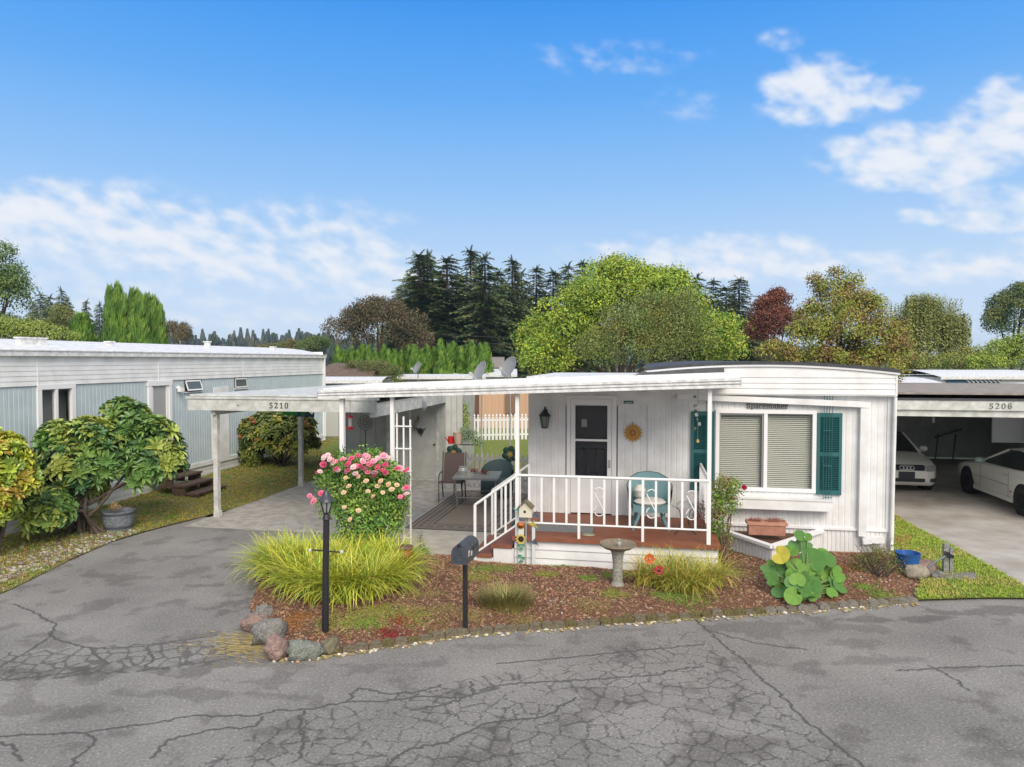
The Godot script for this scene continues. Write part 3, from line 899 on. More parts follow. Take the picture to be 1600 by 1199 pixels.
func aw_y(x: float) -> float: return lerpf(2.655, 2.895, (x + 5.35) / 6.73)     # underside of the front edge
func awning() -> void:
	var a := thing("patio_awning", "long white ribbed metal awning over porch and patio on thin posts", "awning", Vector3(-2.0, 0, -11.1))
	var x0 := -5.35
	var x1 := 1.38
	var zf := -11.0
	var zb := -13.02
	var top := mb()
	# pans of the roof: raised ribs along the length
	var prof := []
	var nz := 9
	for i in nz:
		var s := zf - (zf - zb) * i / nz
		var p := (zf - zb) / nz
		prof.append_array([[s, 0.0], [s - p * 0.62, 0.0], [s - p * 0.68, 0.035], [s - p * 0.92, 0.035]])
	prof.append([zb, 0.0])
	var hy := func(x: float, z: float) -> float: return aw_y(x) + 0.135 + (zf - z) / 2.0 * 0.02 * (1.0 + (x + 5.35) * 0.15)
	for i in prof.size() - 1:
		for k in 8:
			var xa := lerpf(x0, x1, k / 8.0)
			var xb := lerpf(x0, x1, (k + 1) / 8.0)
			if k >= 6 and prof[i][0] < -12.7: continue
			top.quad(Vector3(xa, hy.call(xa, prof[i][0]) + prof[i][1], prof[i][0]), Vector3(xb, hy.call(xb, prof[i][0]) + prof[i][1], prof[i][0]), Vector3(xb, hy.call(xb, prof[i + 1][0]) + prof[i + 1][1], prof[i + 1][0]), Vector3(xa, hy.call(xa, prof[i + 1][0]) + prof[i + 1][1], prof[i + 1][0]))
	top.quad(Vector3(x1, aw_y(x1) + 0.12, zf), Vector3(x0, aw_y(x0) + 0.12, zf), Vector3(x0, aw_y(x0) + 0.12, zb), Vector3(x1, aw_y(x1) + 0.12, -12.74))
	wpart(a, "roof_panel", top, M.roofwhite)
	# stepped front gutter
	var f := mb()
	var steps := [[0.0, 0.05], [0.04, 0.05], [0.045, 0.02], [0.055, 0.02], [0.06, 0.05], [0.085, 0.05], [0.09, 0.02], [0.10, 0.02], [0.105, 0.05], [0.14, 0.05], [0.145, 0.0]]
	for i in steps.size() - 1:
		f.quad(Vector3(x0, aw_y(x0) + steps[i][0], zf + steps[i][1]), Vector3(x1, aw_y(x1) + steps[i][0], zf + steps[i][1]), Vector3(x1, aw_y(x1) + steps[i + 1][0], zf + steps[i + 1][1]), Vector3(x0, aw_y(x0) + steps[i + 1][0], zf + steps[i + 1][1]))
	f.quad(Vector3(x1, aw_y(x1), zf + 0.05), Vector3(x0, aw_y(x0), zf + 0.05), Vector3(x0, aw_y(x0), zf - 0.05), Vector3(x1, aw_y(x1), zf - 0.05))
	wpart(a, "gutter", f, M.roofwhite)
	var en := mb()
	for xe in [x0 - 0.01, x1 + 0.002]:
		en.quad(Vector3(xe, aw_y(xe) - 0.005, zf + 0.055), Vector3(xe, aw_y(xe) - 0.005, -12.74), Vector3(xe, hy.call(xe, -12.74) + 0.03, -12.74), Vector3(xe, aw_y(xe) + 0.15, zf + 0.055))
	wpart(a, "end_cap", en, M.clean)
	wpart(a, "beam", mb().box(Vector3(-1.98, aw_y(-1.98) + 0.03, -11.12), Vector3(6.6, 0.06, 0.05), Basis(Vector3.BACK, atan2(0.24, 6.73))), M.post)
	for p in [[-4.98, 0.06, 0.075], [-4.1, 0.06, 0.06], [-2.01, 0.5, 0.06], [0.945, 0.5, 0.06]]:
		var hh: float = aw_y(p[0]) + 0.01
		wpart(a, "post", mb().bx(p[0] - p[2] / 2, p[0] + p[2] / 2, p[1], hh, -11.09 - p[2] / 2, -11.09 + p[2] / 2), M.clean)
	# wood trellis at the second post
	var t := thing("garden_trellis", "white ladder trellis standing beside an awning post behind the roses", "trellis", Vector3(-3.97, 0, -11.14))
	for k in 3: wpart(t, "upright", mb().bx(-4.06 + 0.115 * k, -4.035 + 0.115 * k, 0.05, 2.42 - 0.05 * k, -11.17, -11.15), M.clean)
	for k in 6: wpart(t, "rung", mb().bx(-4.08, -3.79, 0.35 + 0.37 * k, 0.372 + 0.37 * k, -11.149, -11.135), M.clean)

func rail(parent: Node3D, a: Vector3, b: Vector3, n: int, low: float, hh: float, post_at: Array) -> void:
	# top and bottom rail between two feet a and b, n gaps
	var up := Vector3.UP
	var d := b - a
	wpart(parent, "top_rail", mb().tube([a + up * hh, b + up * hh], [0.024], 6), M.clean)
	wpart(parent, "bottom_rail", mb().tube([a + up * low, b + up * low], [0.018], 4), M.clean)
	for k in range(0, n + 1):
		var p := a + d * (float(k) / n)
		if k in post_at: wpart(parent, "rail_post", mb().bx(p.x - 0.02, p.x + 0.02, p.y, p.y + hh, p.z - 0.02, p.z + 0.02), M.clean)
		elif k > 0 and k < n: wpart(parent, "baluster", mb().bx(p.x - 0.017, p.x + 0.017, p.y + low, p.y + hh, p.z - 0.009, p.z + 0.009), M.clean)

func porch() -> void:
	var o := thing("porch", "raised front porch with rust brown deck, white board skirt and white metal railing", "porch", Vector3(-0.5, 0, -12.0))
	wpart(o, "deck", mb().bx(-2.08, 1.12, 0.44, 0.5, -12.87, -11.0), M.deck)
	for i in 3:
		var y0 := 0.03 + 0.135 * i
		var b := mb()
		b.quad(Vector3(-2.05, y0, -11.05), Vector3(1.09, y0, -11.05), Vector3(1.09, y0 + 0.135, -11.07), Vector3(-2.05, y0 + 0.135, -11.07))
		b.quad(Vector3(1.09, y0, -11.05), Vector3(1.09, y0, -12.85), Vector3(1.07, y0 + 0.135, -12.85), Vector3(1.07, y0 + 0.135, -11.07))
		b.quad(Vector3(-2.05, y0, -11.07), Vector3(1.09, y0, -11.07), Vector3(1.09, y0, -11.05), Vector3(-2.05, y0, -11.05))
		wpart(o, "skirt_board", b, M.white)
	wpart(o, "skirt_cap", mb().bx(-2.06, 1.1, 0.425, 0.439, -11.1, -11.035), M.clean)
	# steps on the left
	for i in 2:
		var y := 0.333 - 0.165 * i
		var xa := -2.09 - 0.33 * i
		wpart(o, "step", mb().bx(xa - 0.34, xa, y - 0.045, y, -12.4, -11.06), M.deck)
		wpart(o, "riser", mb().bx(xa - 0.31, xa - 0.29, 0.012, y - 0.046, -12.38, -11.09), M.deck)
	wpart(o, "step_side", mb().bx(-2.40, -2.06, 0.02, 0.286, -11.11, -11.085).bx(-2.73, -2.405, 0.02, 0.122, -11.11, -11.085), M.white)
	rail(o, Vector3(-2.01, 0.5, -11.07), Vector3(0.945, 0.5, -11.07), 15, 0.215, 0.97, [5, 10])
	rail(o, Vector3(0.95, 0.5, -11.12), Vector3(0.95, 0.5, -12.86), 8, 0.215, 0.97, [8])
	rail(o, Vector3(-2.7, 0.02, -11.07), Vector3(-2.03, 0.5, -11.07), 4, 0.16, 0.95, [0])
	rail(o, Vector3(-2.7, 0.02, -12.38), Vector3(-2.03, 0.5, -12.38), 4, 0.16, 0.95, [0, 4])
	# S scrolls between balusters
	for xc in [-0.71, 0.09, 0.69]:
		var pts := []
		for k in 25:
			var t := k / 24.0 * 2.0 - 1.0
			var a: float = PI * 1.5 * t
			var r := 0.075
			var y: float
			var x: float
			if absf(t) < 0.3:
				x = -t / 0.3 * r * 0.95; y = t / 0.3 * 0.14
			else:
				var q := (absf(t) - 0.3) / 0.7 * PI * 1.35
				var sg := signf(t)
				x = -sg * r * cos(q); y = sg * (0.14 + r * 1.1 * sin(q))
			pts.append(Vector3(xc + x, 1.09 + y, -11.07))
		wpart(o, "scroll", mb().tube(pts, [0.009], 5), M.clean)
	single("door_mat", "grey striped mat lying on the deck before the storm door", "mat", mb().bx(-0.5, 0.5, 0, 0.012, -0.32, 0.32).bx(0.36, 0.40, 0.012, 0.0135, -0.32, 0.32).bx(0.43, 0.45, 0.012, 0.0135, -0.32, 0.32), textured(Color(0.16, 0.165, 0.17), Color(0.26, 0.265, 0.27), 0.95, 0.4, 0.05, 1.4, 128, 0.0, 51), Vector3(-1.35, 0.501, -11.75), 0.03)

func lap_wall(parent: Node3D, called: String, x: float, z0: float, z1: float, y0: float, y1: float, n: int, m: Material, lift := 0.0) -> void:
	for i in n:
		var a := lerpf(y0, y1, float(i) / n)
		var b := lerpf(y0, y1, float(i + 1) / n)
		var q := mb()
		q.quad(Vector3(x + 0.009, a, z0), Vector3(x + 0.009, a + lift, z1), Vector3(x, b + lift, z1), Vector3(x, b, z0))
		q.quad(Vector3(x, a, z0), Vector3(x, a + lift, z1), Vector3(x + 0.009, a + lift, z1), Vector3(x + 0.009, a, z0))
		wpart(parent, called, q, m)

func left_home() -> void:
	var h := thing("mobile_home", "long pale blue mobile home with white upper band and white skirting", "mobile home", Vector3(-13.5, 0, -15.0))
	var x := -11.7
	var z0 := -5.0
	var z1 := -24.4
	var w := mb()
	# ribbed blue wall, leaving the window and door openings
	var S := Vector3.FORWARD
	var N := Vector3.RIGHT
	for q in [[5.0, 11.9, 0.52, 2.3], [12.8, 15.02, 0.52, 2.3], [15.85, 24.4, 0.52, 1.96], [11.9, 12.8, 0.52, 1.4], [16.36, 17.1, 0, 0]]:
		if q[3] > 0.0: w.ribs(Vector3(x, q[2], -q[0]), S, q[1] - q[0], Vector3.UP, q[3], N, 0.105, 0.008, 0.25)
	for q in [[15.85, 16.38], [17.1, 18.65], [19.33, 24.4]]: w.ribs(Vector3(x, 2.48, -q[0]), S, q[1] - q[0], Vector3.UP, 0.34, N, 0.105, 0.008, 0.25)
	wpart(h, "wall", w, M.blue)
	lap_wall(h, "band_board", x + 0.02, z0, z1, 2.8, 3.38, 6, M.white)
	for zs in [-8.2, -11.9, -15.4, -19.1]: wpart(h, "seam_strip", mb().bx(x + 0.02, x + 0.036, 2.8, 3.38, zs - 0.012, zs + 0.012), M.white)
	var g := mb()
	g.bx(x, x + 0.12, 3.38, 3.48, z1 - 0.05, z0).bx(x - 0.02, x + 0.14, 3.48, 3.50, z1 - 0.06, z0)
	wpart(h, "gutter", g, M.roofwhite)
	# low arched roof
	var r := mb()
	for i in 10:
		var a := lerpf(x + 0.02, -15.9, i / 10.0)
		var b := lerpf(x + 0.02, -15.9, (i + 1) / 10.0)
		var ya := 3.50 + 0.26 * (1.0 - pow(absf((a + 13.8) / 2.1), 2.2))
		var yb := 3.50 + 0.26 * (1.0 - pow(absf((b + 13.8) / 2.1), 2.2))
		r.quad(Vector3(a, ya, z0), Vector3(a, ya, z1), Vector3(b, yb, z1), Vector3(b, yb, z0))
	var rf2 := wpart(h, "roof", r, M.roofwhite)
	for v in [[-12.3, -12.4, 0.62, 0.10], [-12.35, -14.6, 0.1, 0.07], [-12.5, -18.6, 0.1, 0.15], [-12.4, -22.1, 0.1, 0.08]]:
		var yv := 3.50 + 0.26 * (1.0 - pow(absf((v[0] + 13.8) / 2.1), 2.2))
		part(rf2, "roof_vent", mb().bx(v[0] - 0.07, v[0] + 0.07, yv - 0.02, yv + v[3], v[1] - v[2] / 2, v[1] + v[2] / 2).bx(v[0] - 0.09, v[0] + 0.09, yv + v[3], yv + v[3] + 0.03, v[1] - v[2] / 2 - 0.03, v[1] + v[2] / 2 + 0.03), M.roofwhite)
	wpart(h, "end_wall", mb().bx(-15.9, x - 0.01, 0.0, 3.6, z1 - 0.02, z1).bx(-15.9, -15.85, 0.0, 3.5, z1, z0).bx(-15.9, x - 0.01, 0, 3.6, z0 - 0.02, z0), M.white)
	wpart(h, "corner_trim", mb().bx(x - 0.02, x + 0.06, 0.35, 3.38, z1 - 0.05, z1 + 0.04).tube([Vector3(x + 0.1, 3.4, z1 + 0.06), Vector3(x + 0.1, 0.5, z1 + 0.06)], [0.025], 6), M.clean)
	# lapped skirting, rising with the ground, and the white board above it
	wpart(h, "sill_board", mb().box(Vector3(x + 0.01, 0.515, (z0 + z1) / 2), Vector3(0.05, 0.11, z0 - z1)), M.white)
	lap_wall(h, "skirting_board", x - 0.01, z0, z1, -0.02, 0.46, 4, M.white, 0.0)
	# sliding window
	var win := Node3D.new()
	win.name = "window"
	h.add_child(win)
	win.position = -h.position
	part(win, "frame", mb().bx(x - 0.05, x + 0.04, 2.72, 2.82, -12.82, -11.88).bx(x - 0.05, x + 0.04, 1.94, 2.03, -12.82, -11.88).bx(x - 0.05, x + 0.038, 2.03, 2.72, -11.98, -11.88).bx(x - 0.05, x + 0.038, 2.03, 2.72, -12.82, -12.72).bx(x - 0.05, x + 0.036, 2.03, 2.72, -12.37, -12.31), M.clean)
	part(win, "pane", mb().bx(x - 0.015, x - 0.010, 2.03, 2.72, -12.31, -11.98), M.glass)
	part(win, "pane", mb().bx(x - 0.025, x - 0.020, 2.03, 2.72, -12.72, -12.37), M.glass)
	part(win, "curtain", mb().bx(x - 0.3, x - 0.28, 1.9, 2.8, -12.9, -11.8), mat(Color(0.34, 0.36, 0.35), 0.9))
	# side door
	var d := Node3D.new()
	d.name = "side_door"
	h.add_child(d)
	d.position = -h.position
	part(d, "casing", mb().bx(x - 0.03, x + 0.045, 0.6, 2.78, -15.12, -15.02).bx(x - 0.03, x + 0.045, 0.6, 2.78, -15.86, -15.76).bx(x - 0.03, x + 0.05, 2.68, 2.80, -15.88, -15.0), M.clean)
	part(d, "door_panel", mb().bx(x - 0.03, x - 0.0, 0.6, 2.68, -15.76, -15.12), mat(Color(0.36, 0.36, 0.36), 0.5))
	part(d, "door_frame", mb().bx(x, x + 0.02, 0.62, 2.66, -15.2, -15.13).bx(x, x + 0.02, 0.62, 2.66, -15.75, -15.68).bx(x, x + 0.02, 1.55, 1.6, -15.68, -15.2), M.clean)
	part(d, "knob", mb().lathe([Vector2(0.0, 0), Vector2(0.03, 0.01), Vector2(0.03, 0.03), Vector2(0, 0.05)], Vector3(x + 0.02, 1.6, -15.71), 8, Basis(Vector3.BACK, -PI / 2)), mat(Color(0.1, 0.09, 0.08), 0.3, 0.7))
	# two small top-hung windows, the first tilted open
	for k in 2:
		var za: float = [-16.38, -18.66][k]
		var zb: float = [-17.1, -19.33][k]
		var sw := Node3D.new()
		sw.name = "small_window"
		h.add_child(sw, true)
		sw.position = -h.position
		part(sw, "frame", mb().bx(x - 0.06, x + 0.02, 2.48, 2.51, zb, za).bx(x - 0.06, x + 0.02, 2.79, 2.82, zb, za).bx(x - 0.06, x + 0.02, 2.51, 2.79, za - 0.035, za).bx(x - 0.06, x + 0.02, 2.51, 2.79, zb, zb + 0.035), mat(Color(0.12, 0.11, 0.1), 0.6))
		part(sw, "sill", mb().bx(x, x + 0.04, 2.455, 2.478, zb - 0.02, za + 0.02), M.clean)
		var tilt := Basis(Vector3.FORWARD, -0.3 if k == 0 else -0.04)
		var ps := mb()
		var top := Vector3(x + 0.01, 2.775, (za + zb) / 2)
		ps.box(top + tilt * Vector3(0, -0.02, 0), Vector3(0.02, 0.035, 0.62), tilt).box(top + tilt * Vector3(0, -0.26, 0), Vector3(0.02, 0.035, 0.62), tilt)
		ps.box(top + tilt * Vector3(0, -0.14, 0.3), Vector3(0.02, 0.22, 0.03), tilt).box(top + tilt * Vector3(0, -0.14, -0.3), Vector3(0.02, 0.22, 0.03), tilt)
		part(sw, "sash", ps, M.clean)
		part(sw, "pane", mb().box(top + tilt * Vector3(-0.002, -0.14, 0), Vector3(0.006, 0.22, 0.58), tilt), mat(Color(0.10, 0.12, 0.12), 0.08))
	wpart(h, "access_panel", mb().bx(x + 0.001, x + 0.02, 2.36, 2.55, -18.35, -17.65).bx(x + 0.001, x + 0.018, 0.58, 2.2, -18.35, -17.55), M.white)
	wpart(h, "door_light", mb().lathe([Vector2(0.0, 0.0), Vector2(0.05, 0.0), Vector2(0.05, 0.05), Vector2(0.0, 0.06)], Vector3(x + 0.02, 2.6, -16.1), 10, Basis(Vector3.BACK, -PI / 2)).bx(x + 0.05, x + 0.15, 2.5, 2.6, -16.2, -16.06), M.clean)
	wpart(h, "skirt_vent", mb().bx(x + 0.004, x + 0.016, 0.3, 0.38, -22.2, -21.8), M.grime)
	# wooden steps at the side door
	var st := thing("door_steps", "weathered dark brown wooden steps leading to the blue home side door", "steps", Vector3(-11.0, 0, -15.4))
	for i in 4:
		var y := 0.18 + 0.17 * i
		var xr := -10.28 - 0.33 * i
		wpart(st, "tread", mb().bx(xr - 0.35, xr, y - 0.045, y, -16.0, -14.85), M.wood)
		wpart(st, "cleat", mb().bx(xr - 0.32, xr - 0.1, y - 0.16, y - 0.046, -15.45, -15.40), M.wood)
	for zs in [-15.96, -14.9]:
		var sd := mb()
		for i in 4:
			var y := 0.18 + 0.17 * i
			var xr := -10.31 - 0.33 * i
			sd.bx(xr - 0.33, xr, maxf(0.01, y - 0.24), y - 0.046, zs - 0.025, zs + 0.025)
		wpart(st, "stringer", sd, M.wood)

func number_text(parent: Node3D, text: String, at: Vector3, px: float, m: Material) -> void:
	var x := 0.0
	for ch in text:
		var tm := TextMesh.new()
		tm.text = ch
		var fo := SystemFont.new()
		fo.font_names = PackedStringArray(["Droid Serif"])
		fo.font_italic = true
		tm.font = fo
		tm.font_size = 24
		tm.pixel_size = px
		tm.depth = 0.012
		var o := part(parent, "digit", tm, m)
		o.position = at - parent.position + Vector3(x, 0, 0)
		x += 0.112

func carport_left() -> void:
	var c := thing("carport", "white flat roofed carport with house number 5210 beside the blue home", "carport", Vector3(-7.3, 0, -16.0))
	wpart(c, "front_beam", mb().bx(-9.36, -5.24, 2.265, 2.50, -13.3, -13.22).bx(-9.4, -5.2, 2.502, 2.545, -13.34, -13.2), M.grime)
	wpart(c, "roof", mb().box(Vector3(-7.3, 2.54, -17.5), Vector3(4.12, 0.03, 8.4), Basis(Vector3.RIGHT, -0.008)), M.grime)
	wpart(c, "ceiling", mb().bx(-9.3, -5.3, 2.40, 2.43, -21.6, -13.31), M.shedgrey)
	for xs in [-8.84, -5.35]: wpart(c, "side_beam", mb().bx(xs - 0.045, xs + 0.045, 2.16, 2.399, -20.5, -13.31), M.grime)
	wpart(c, "rear_beam", mb().bx(-8.79, -5.4, 2.12, 2.398, -18.72, -18.62), M.grime)
	for p in [[-8.84, -13.42], [-8.84, -17.1], [-8.84, -20.3]]: wpart(c, "post", mb().bx(p[0] - 0.05, p[0] + 0.05, 0.012, 2.16, p[1] - 0.05, p[1] + 0.05).bx(p[0] - 0.055, p[0] + 0.075, 0.012, 0.14, p[1] - 0.055, p[1] + 0.055), M.grime)
	number_text(c, "5210", Vector3(-7.47, 2.385, -13.213), 0.0065, M.black)
	wpart(c, "bolt", mb().bx(-8.22, -8.2, 2.37, 2.39, -13.22, -13.21), M.black)
	# banners hung under the roof
	var gb := thing("green_banner", "bright green banner hanging under the carport roof", "banner", Vector3(-7.9, 2.2, -15.0))
	part(gb, "cloth", mb().bx(-0.30, 0.30, -0.16, 0.2, -0.004, 0.004), mat(Color(0.035, 0.30, 0.035), 0.7))
	part(gb, "emblem", mb().lathe([Vector2(0, 0), Vector2(0.1, 0.0), Vector2(0.1, 0.003), Vector2(0, 0.003)], Vector3(0, 0.03, 0.004), 14, Basis(Vector3.RIGHT, PI / 2)), mat(Color(0.30, 0.33, 0.32), 0.6))
	var tw := thing("number_banner", "dark blue cut out number 12 hanging under the carport roof", "banner", dp(475, 643, 16.0))
	var tm := TextMesh.new()
	tm.text = "12"
	var fo := SystemFont.new()
	fo.font_names = PackedStringArray(["Droid Serif"])
	fo.font_weight = 700
	tm.font = fo
	tm.font_size = 40
	tm.pixel_size = 0.0125
	tm.depth = 0.01
	part(tw, "digits", tm, mat(Color(0.015, 0.06, 0.15), 0.7))
	tw.position.y = 2.2
	# storage room at the back
	var s := thing("storage_shed", "grey panelled storage room closing the back of the carport", "shed", Vector3(-6.4, 0, -20.0))
	wpart(s, "wall", mb().bx(-8.5, -5.3, 0.0, 2.36, -21.6, -21.55).bx(-8.5, -8.45, 0.0, 2.36, -21.55, -19.0).bx(-8.5, -6.98, 0.0, 2.12, -19.0, -18.95).bx(-5.35, -5.3, 0.0, 2.36, -21.55, -18.62), M.shedgrey)
	wpart(s, "panel", mb().bx(-8.42, -7.95, 0.06, 2.08, -18.949, -18.93), M.shedgrey)
	wpart(s, "panel", mb().bx(-7.93, -7.5, 0.06, 2.08, -18.949, -18.93), M.shedgrey)
	wpart(s, "panel", mb().bx(-7.48, -7.1, 0.06, 2.08, -18.949, -18.93), M.shedgrey)
	wpart(s, "corner_post", mb().bx(-8.58, -8.46, 0.0, 2.12, -18.95, -18.86).bx(-7.06, -6.94, 0.0, 2.12, -18.94, -18.6), M.grime)
	wpart(s, "entry_wall", mb().bx(-6.93, -6.36, 0.0, 2.36, -18.64, -18.6).bx(-6.36, -5.3, 2.12, 2.36, -18.64, -18.6).bx(-5.56, -5.3, 0.0, 2.12, -18.64, -18.6), M.shedgrey)
	var d := Node3D.new()
	d.name = "shed_door"
	s.add_child(d)
	d.position = -s.position
	part(d, "door_panel", mb().bx(-6.33, -5.61, 0.06, 2.08, -18.62, -18.585), M.shedgrey)
	part(d, "casing", mb().bx(-6.38, -6.33, 0.0, 2.12, -18.6, -18.56).bx(-5.61, -5.53, 0.0, 2.12, -18.6, -18.56).bx(-6.33, -5.61, 0.0, 0.055, -18.6, -18.57), M.grime)
	part(d, "knob", mb().lathe([Vector2(0, 0), Vector2(0.028, 0.01), Vector2(0.028, 0.04), Vector2(0, 0.05)], Vector3(-5.67, 1.0, -18.585), 8, Basis(Vector3.RIGHT, PI / 2)), M.black)

func carport_right() -> void:
	var c := thing("carport", "wide grey carport with house number 5206 sheltering two white cars", "carport", Vector3(10, 0, -19))
	var z := -16.05
	wpart(c, "front_beam", mb().bx(4.6, 16.0, 2.27, 2.47, z - 0.06, z), M.grime)
	wpart(c, "drip_edge", mb().bx(4.58, 16.0, 2.472, 2.515, z - 0.05, z + 0.02), M.membrane)
	wpart(c, "inner_beam", mb().bx(4.6, 16.0, 2.13, 2.268, z - 0.2, z - 0.062), M.grime)
	wpart(c, "roof", mb().box(Vector3(10.3, 2.54, -21.9), Vector3(11.4, 0.04, 11.7), Basis(Vector3.RIGHT, -0.012)), textured(Color(0.2, 0.17, 0.15), Color(0.33, 0.29, 0.26), 0.9, 2.0, 0.02, 1.5, 256, 0.0, 61))
	wpart(c, "ceiling", mb().bx(4.6, 16.0, 2.36, 2.40, -27.6, z - 0.21), M.shedgrey)
	number_text(c, "5206", Vector3(6.93, 2.365, z + 0.008), 0.0065, mat(Color(0.14, 0.14, 0.14), 0.5))
	wpart(c, "bracket", mb().tube([Vector3(4.98, 2.42, z + 0.005), Vector3(5.02, 2.34, z + 0.02), Vector3(5.06, 2.42, z + 0.005)], [0.012], 5).bx(5.0, 5.04, 2.3, 2.35, z, z + 0.02), M.black)
	wpart(c, "post", mb().bx(15.8, 15.9, -0.1, 2.13, z - 0.15, z - 0.05).bx(4.62, 4.72, -0.12, 2.13, -24.8, -24.7), M.grime)
	# walls behind the cars
	wpart(c, "back_wall", mb().bx(4.6, 7.72, -0.14, 2.36, -24.6, -24.5), M.shedgrey)
	wpart(c, "rear_wall", mb().bx(7.72, 12.0, -0.14, 2.36, -27.6, -27.5).bx(11.95, 12.0, -0.14, 2.36, -27.5, -23.9).bx(7.70, 7.75, -0.14, 2.36, -27.5, -24.6), M.shedgrey)
	var rw := mb()
	rw.ribs(Vector3(11.6, -0.14, -23.8), Vector3.RIGHT, 4.4, Vector3.UP, 2.5, Vector3.BACK, 0.14, 0.02)
	wpart(c, "ribbed_wall", rw, M.shedgrey)
	wpart(c, "panel_seam", mb().bx(6.1, 6.12, -0.14, 2.36, -24.5, -24.49), M.dark)
	# white home behind seen through the gap
	wpart(c, "white_panel", mb().bx(10.55, 11.55, 0.75, 2.3, -24.4, -24.35), M.clean)
	wpart(c, "light_strip", mb().bx(9.0, 9.06, 1.3, 2.3, -24.8, -24.75), M.clean)

# ---- foliage
func leaf_meshes() -> void:
	var b := mb()
	for i in 11:                                    # loose clump of small leaves in a unit ball
		var p := rdir() * pow(rng.randf(), 0.4) * 0.95
		var t := facing((p + Vector3.UP * 0.6 + rdir() * 0.7), rf(0, TAU))
		leaf(b, p, t, rf(0.34, 0.5), 0.24)
	G.clump = b.mesh()
	b = mb()
	for i in 16:
		var p := rdir() * pow(rng.randf(), 0.4) * 0.95
		leaf(b, p, facing(p + Vector3.UP * 0.4 + rdir() * 0.9, rf(0, TAU)), rf(0.2, 0.3), 0.13)
	G.fine = b.mesh()
	b = mb()
	for k in 2:                                     # whorl of long leaves about the y axis
		for i in 7:
			var a := TAU * (i + 0.5 * k) / 7.0 + rf(-0.15, 0.15)
			var d := Vector3(cos(a), 0, sin(a))
			var s := d.cross(Vector3.UP)
			var el := deg_to_rad(rf(-5, 25) if k == 0 else rf(35, 60))
			var L := rf(0.85, 1.05) if k == 0 else rf(0.55, 0.75)
			var dir := d * cos(el) + Vector3.UP * sin(el)
			var tip := dir * L + Vector3.DOWN * 0.18 * L
			var w := 0.125
			var up := Vector3.UP * 0.05
			var m1 := dir * L * 0.32 + up
			var m2 := dir * L * 0.74 + up + Vector3.DOWN * 0.06 * L
			for sg in [-1.0, 1.0]:
				var q := [Vector3.ZERO, m1 + s * w * sg, m2 + s * w * 0.9 * sg, tip, m2 - up * 1.2, m1 - up * 1.2]
				if sg < 0: q.reverse()
				b.tri(q[0], q[1], q[5]); b.quad(q[5], q[1], q[2], q[4]); b.tri(q[4], q[2], q[3])
	G.whorl = b.mesh()
	b = mb()
	for i in 9:                                     # drooping fir branch along +x
		var t := i / 9.0
		var c := Vector3(t, -0.22 * t * t, 0)
		for sgn in [-1.0, 1.0]:
			var l: float = 0.36 * (1.0 - 0.7 * t)
			var tip: Vector3 = c + Vector3(0.16, rf(-0.16, 0.03), sgn * l)
			b.tri(c - Vector3(0.05, 0, 0), tip, c + Vector3(0.09, 0.02, 0))
		b.tri(c, c + Vector3(0.13, rf(0.05, 0.12), rf(-0.08, 0.08)), c + Vector3(0.14, -0.03, 0))
	G.bough = b.mesh()
	b = mb()
	for i in 9:                                     # upright flat spray
		var a := rf(-0.5, 0.5)
		var z := rf(-0.25, 0.25)
		var h := rf(0.5, 1.0)
		var base := Vector3(rf(-0.25, 0.25), rf(-0.4, 0.1), z)
		var tip := base + Vector3(sin(a) * 0.5, h, rf(-0.15, 0.25))
		var w := 0.11
		b.tri(base, base + (tip - base) * 0.6 + Vector3(w, 0, 0), tip); b.tri(base, tip, base + (tip - base) * 0.6 - Vector3(w, 0, 0))
	G.spray = b.mesh()
	b = mb()
	for i in 14:                                    # hanging willow strand
		var y := -i / 14.0
		var a := i * 2.4
		leaf(b, Vector3(0.02 * sin(i), y, 0.02 * cos(i)), facing(Vector3(cos(a) * 0.4, -1, sin(a) * 0.4), a), 0.17, 0.05)
	G.strand = b.mesh()
	for k in 3:                                     # arching blades of grass, bending towards +x
		b = mb()
		var n := 6
		var lean: float = [0.5, 0.8, 1.15][k]
		for i in n:
			var q := []
			for j in 2:
				var t := float(i + j) / n
				var ang := lean * t * 1.5
				var c := Vector3(sin(ang) * t * 0.9, t * cos(ang * 0.72) * 0.95, 0)
				var w := 0.0095 * (1.0 - pow(t, 2.5)) + 0.001
				q.append(c - Vector3(0, 0, w)); q.append(c + Vector3(0, 0, w))
			b.quad(q[0], q[1], q[3], q[2])
		G["blade%d" % k] = b.mesh()

func leaf(b: MB, p: Vector3, t: Basis, L: float, w: float) -> void:   # folded leaf, lying in the xz plane of t
	var x := t.x * L
	var z := t.z * w
	var up := t.y * w * 0.3
	b.tri(p - x * 0.5, p + z * 0.5 + up, p + x * 0.5)
	b.tri(p - x * 0.5, p + x * 0.5, p - z * 0.5 + up)

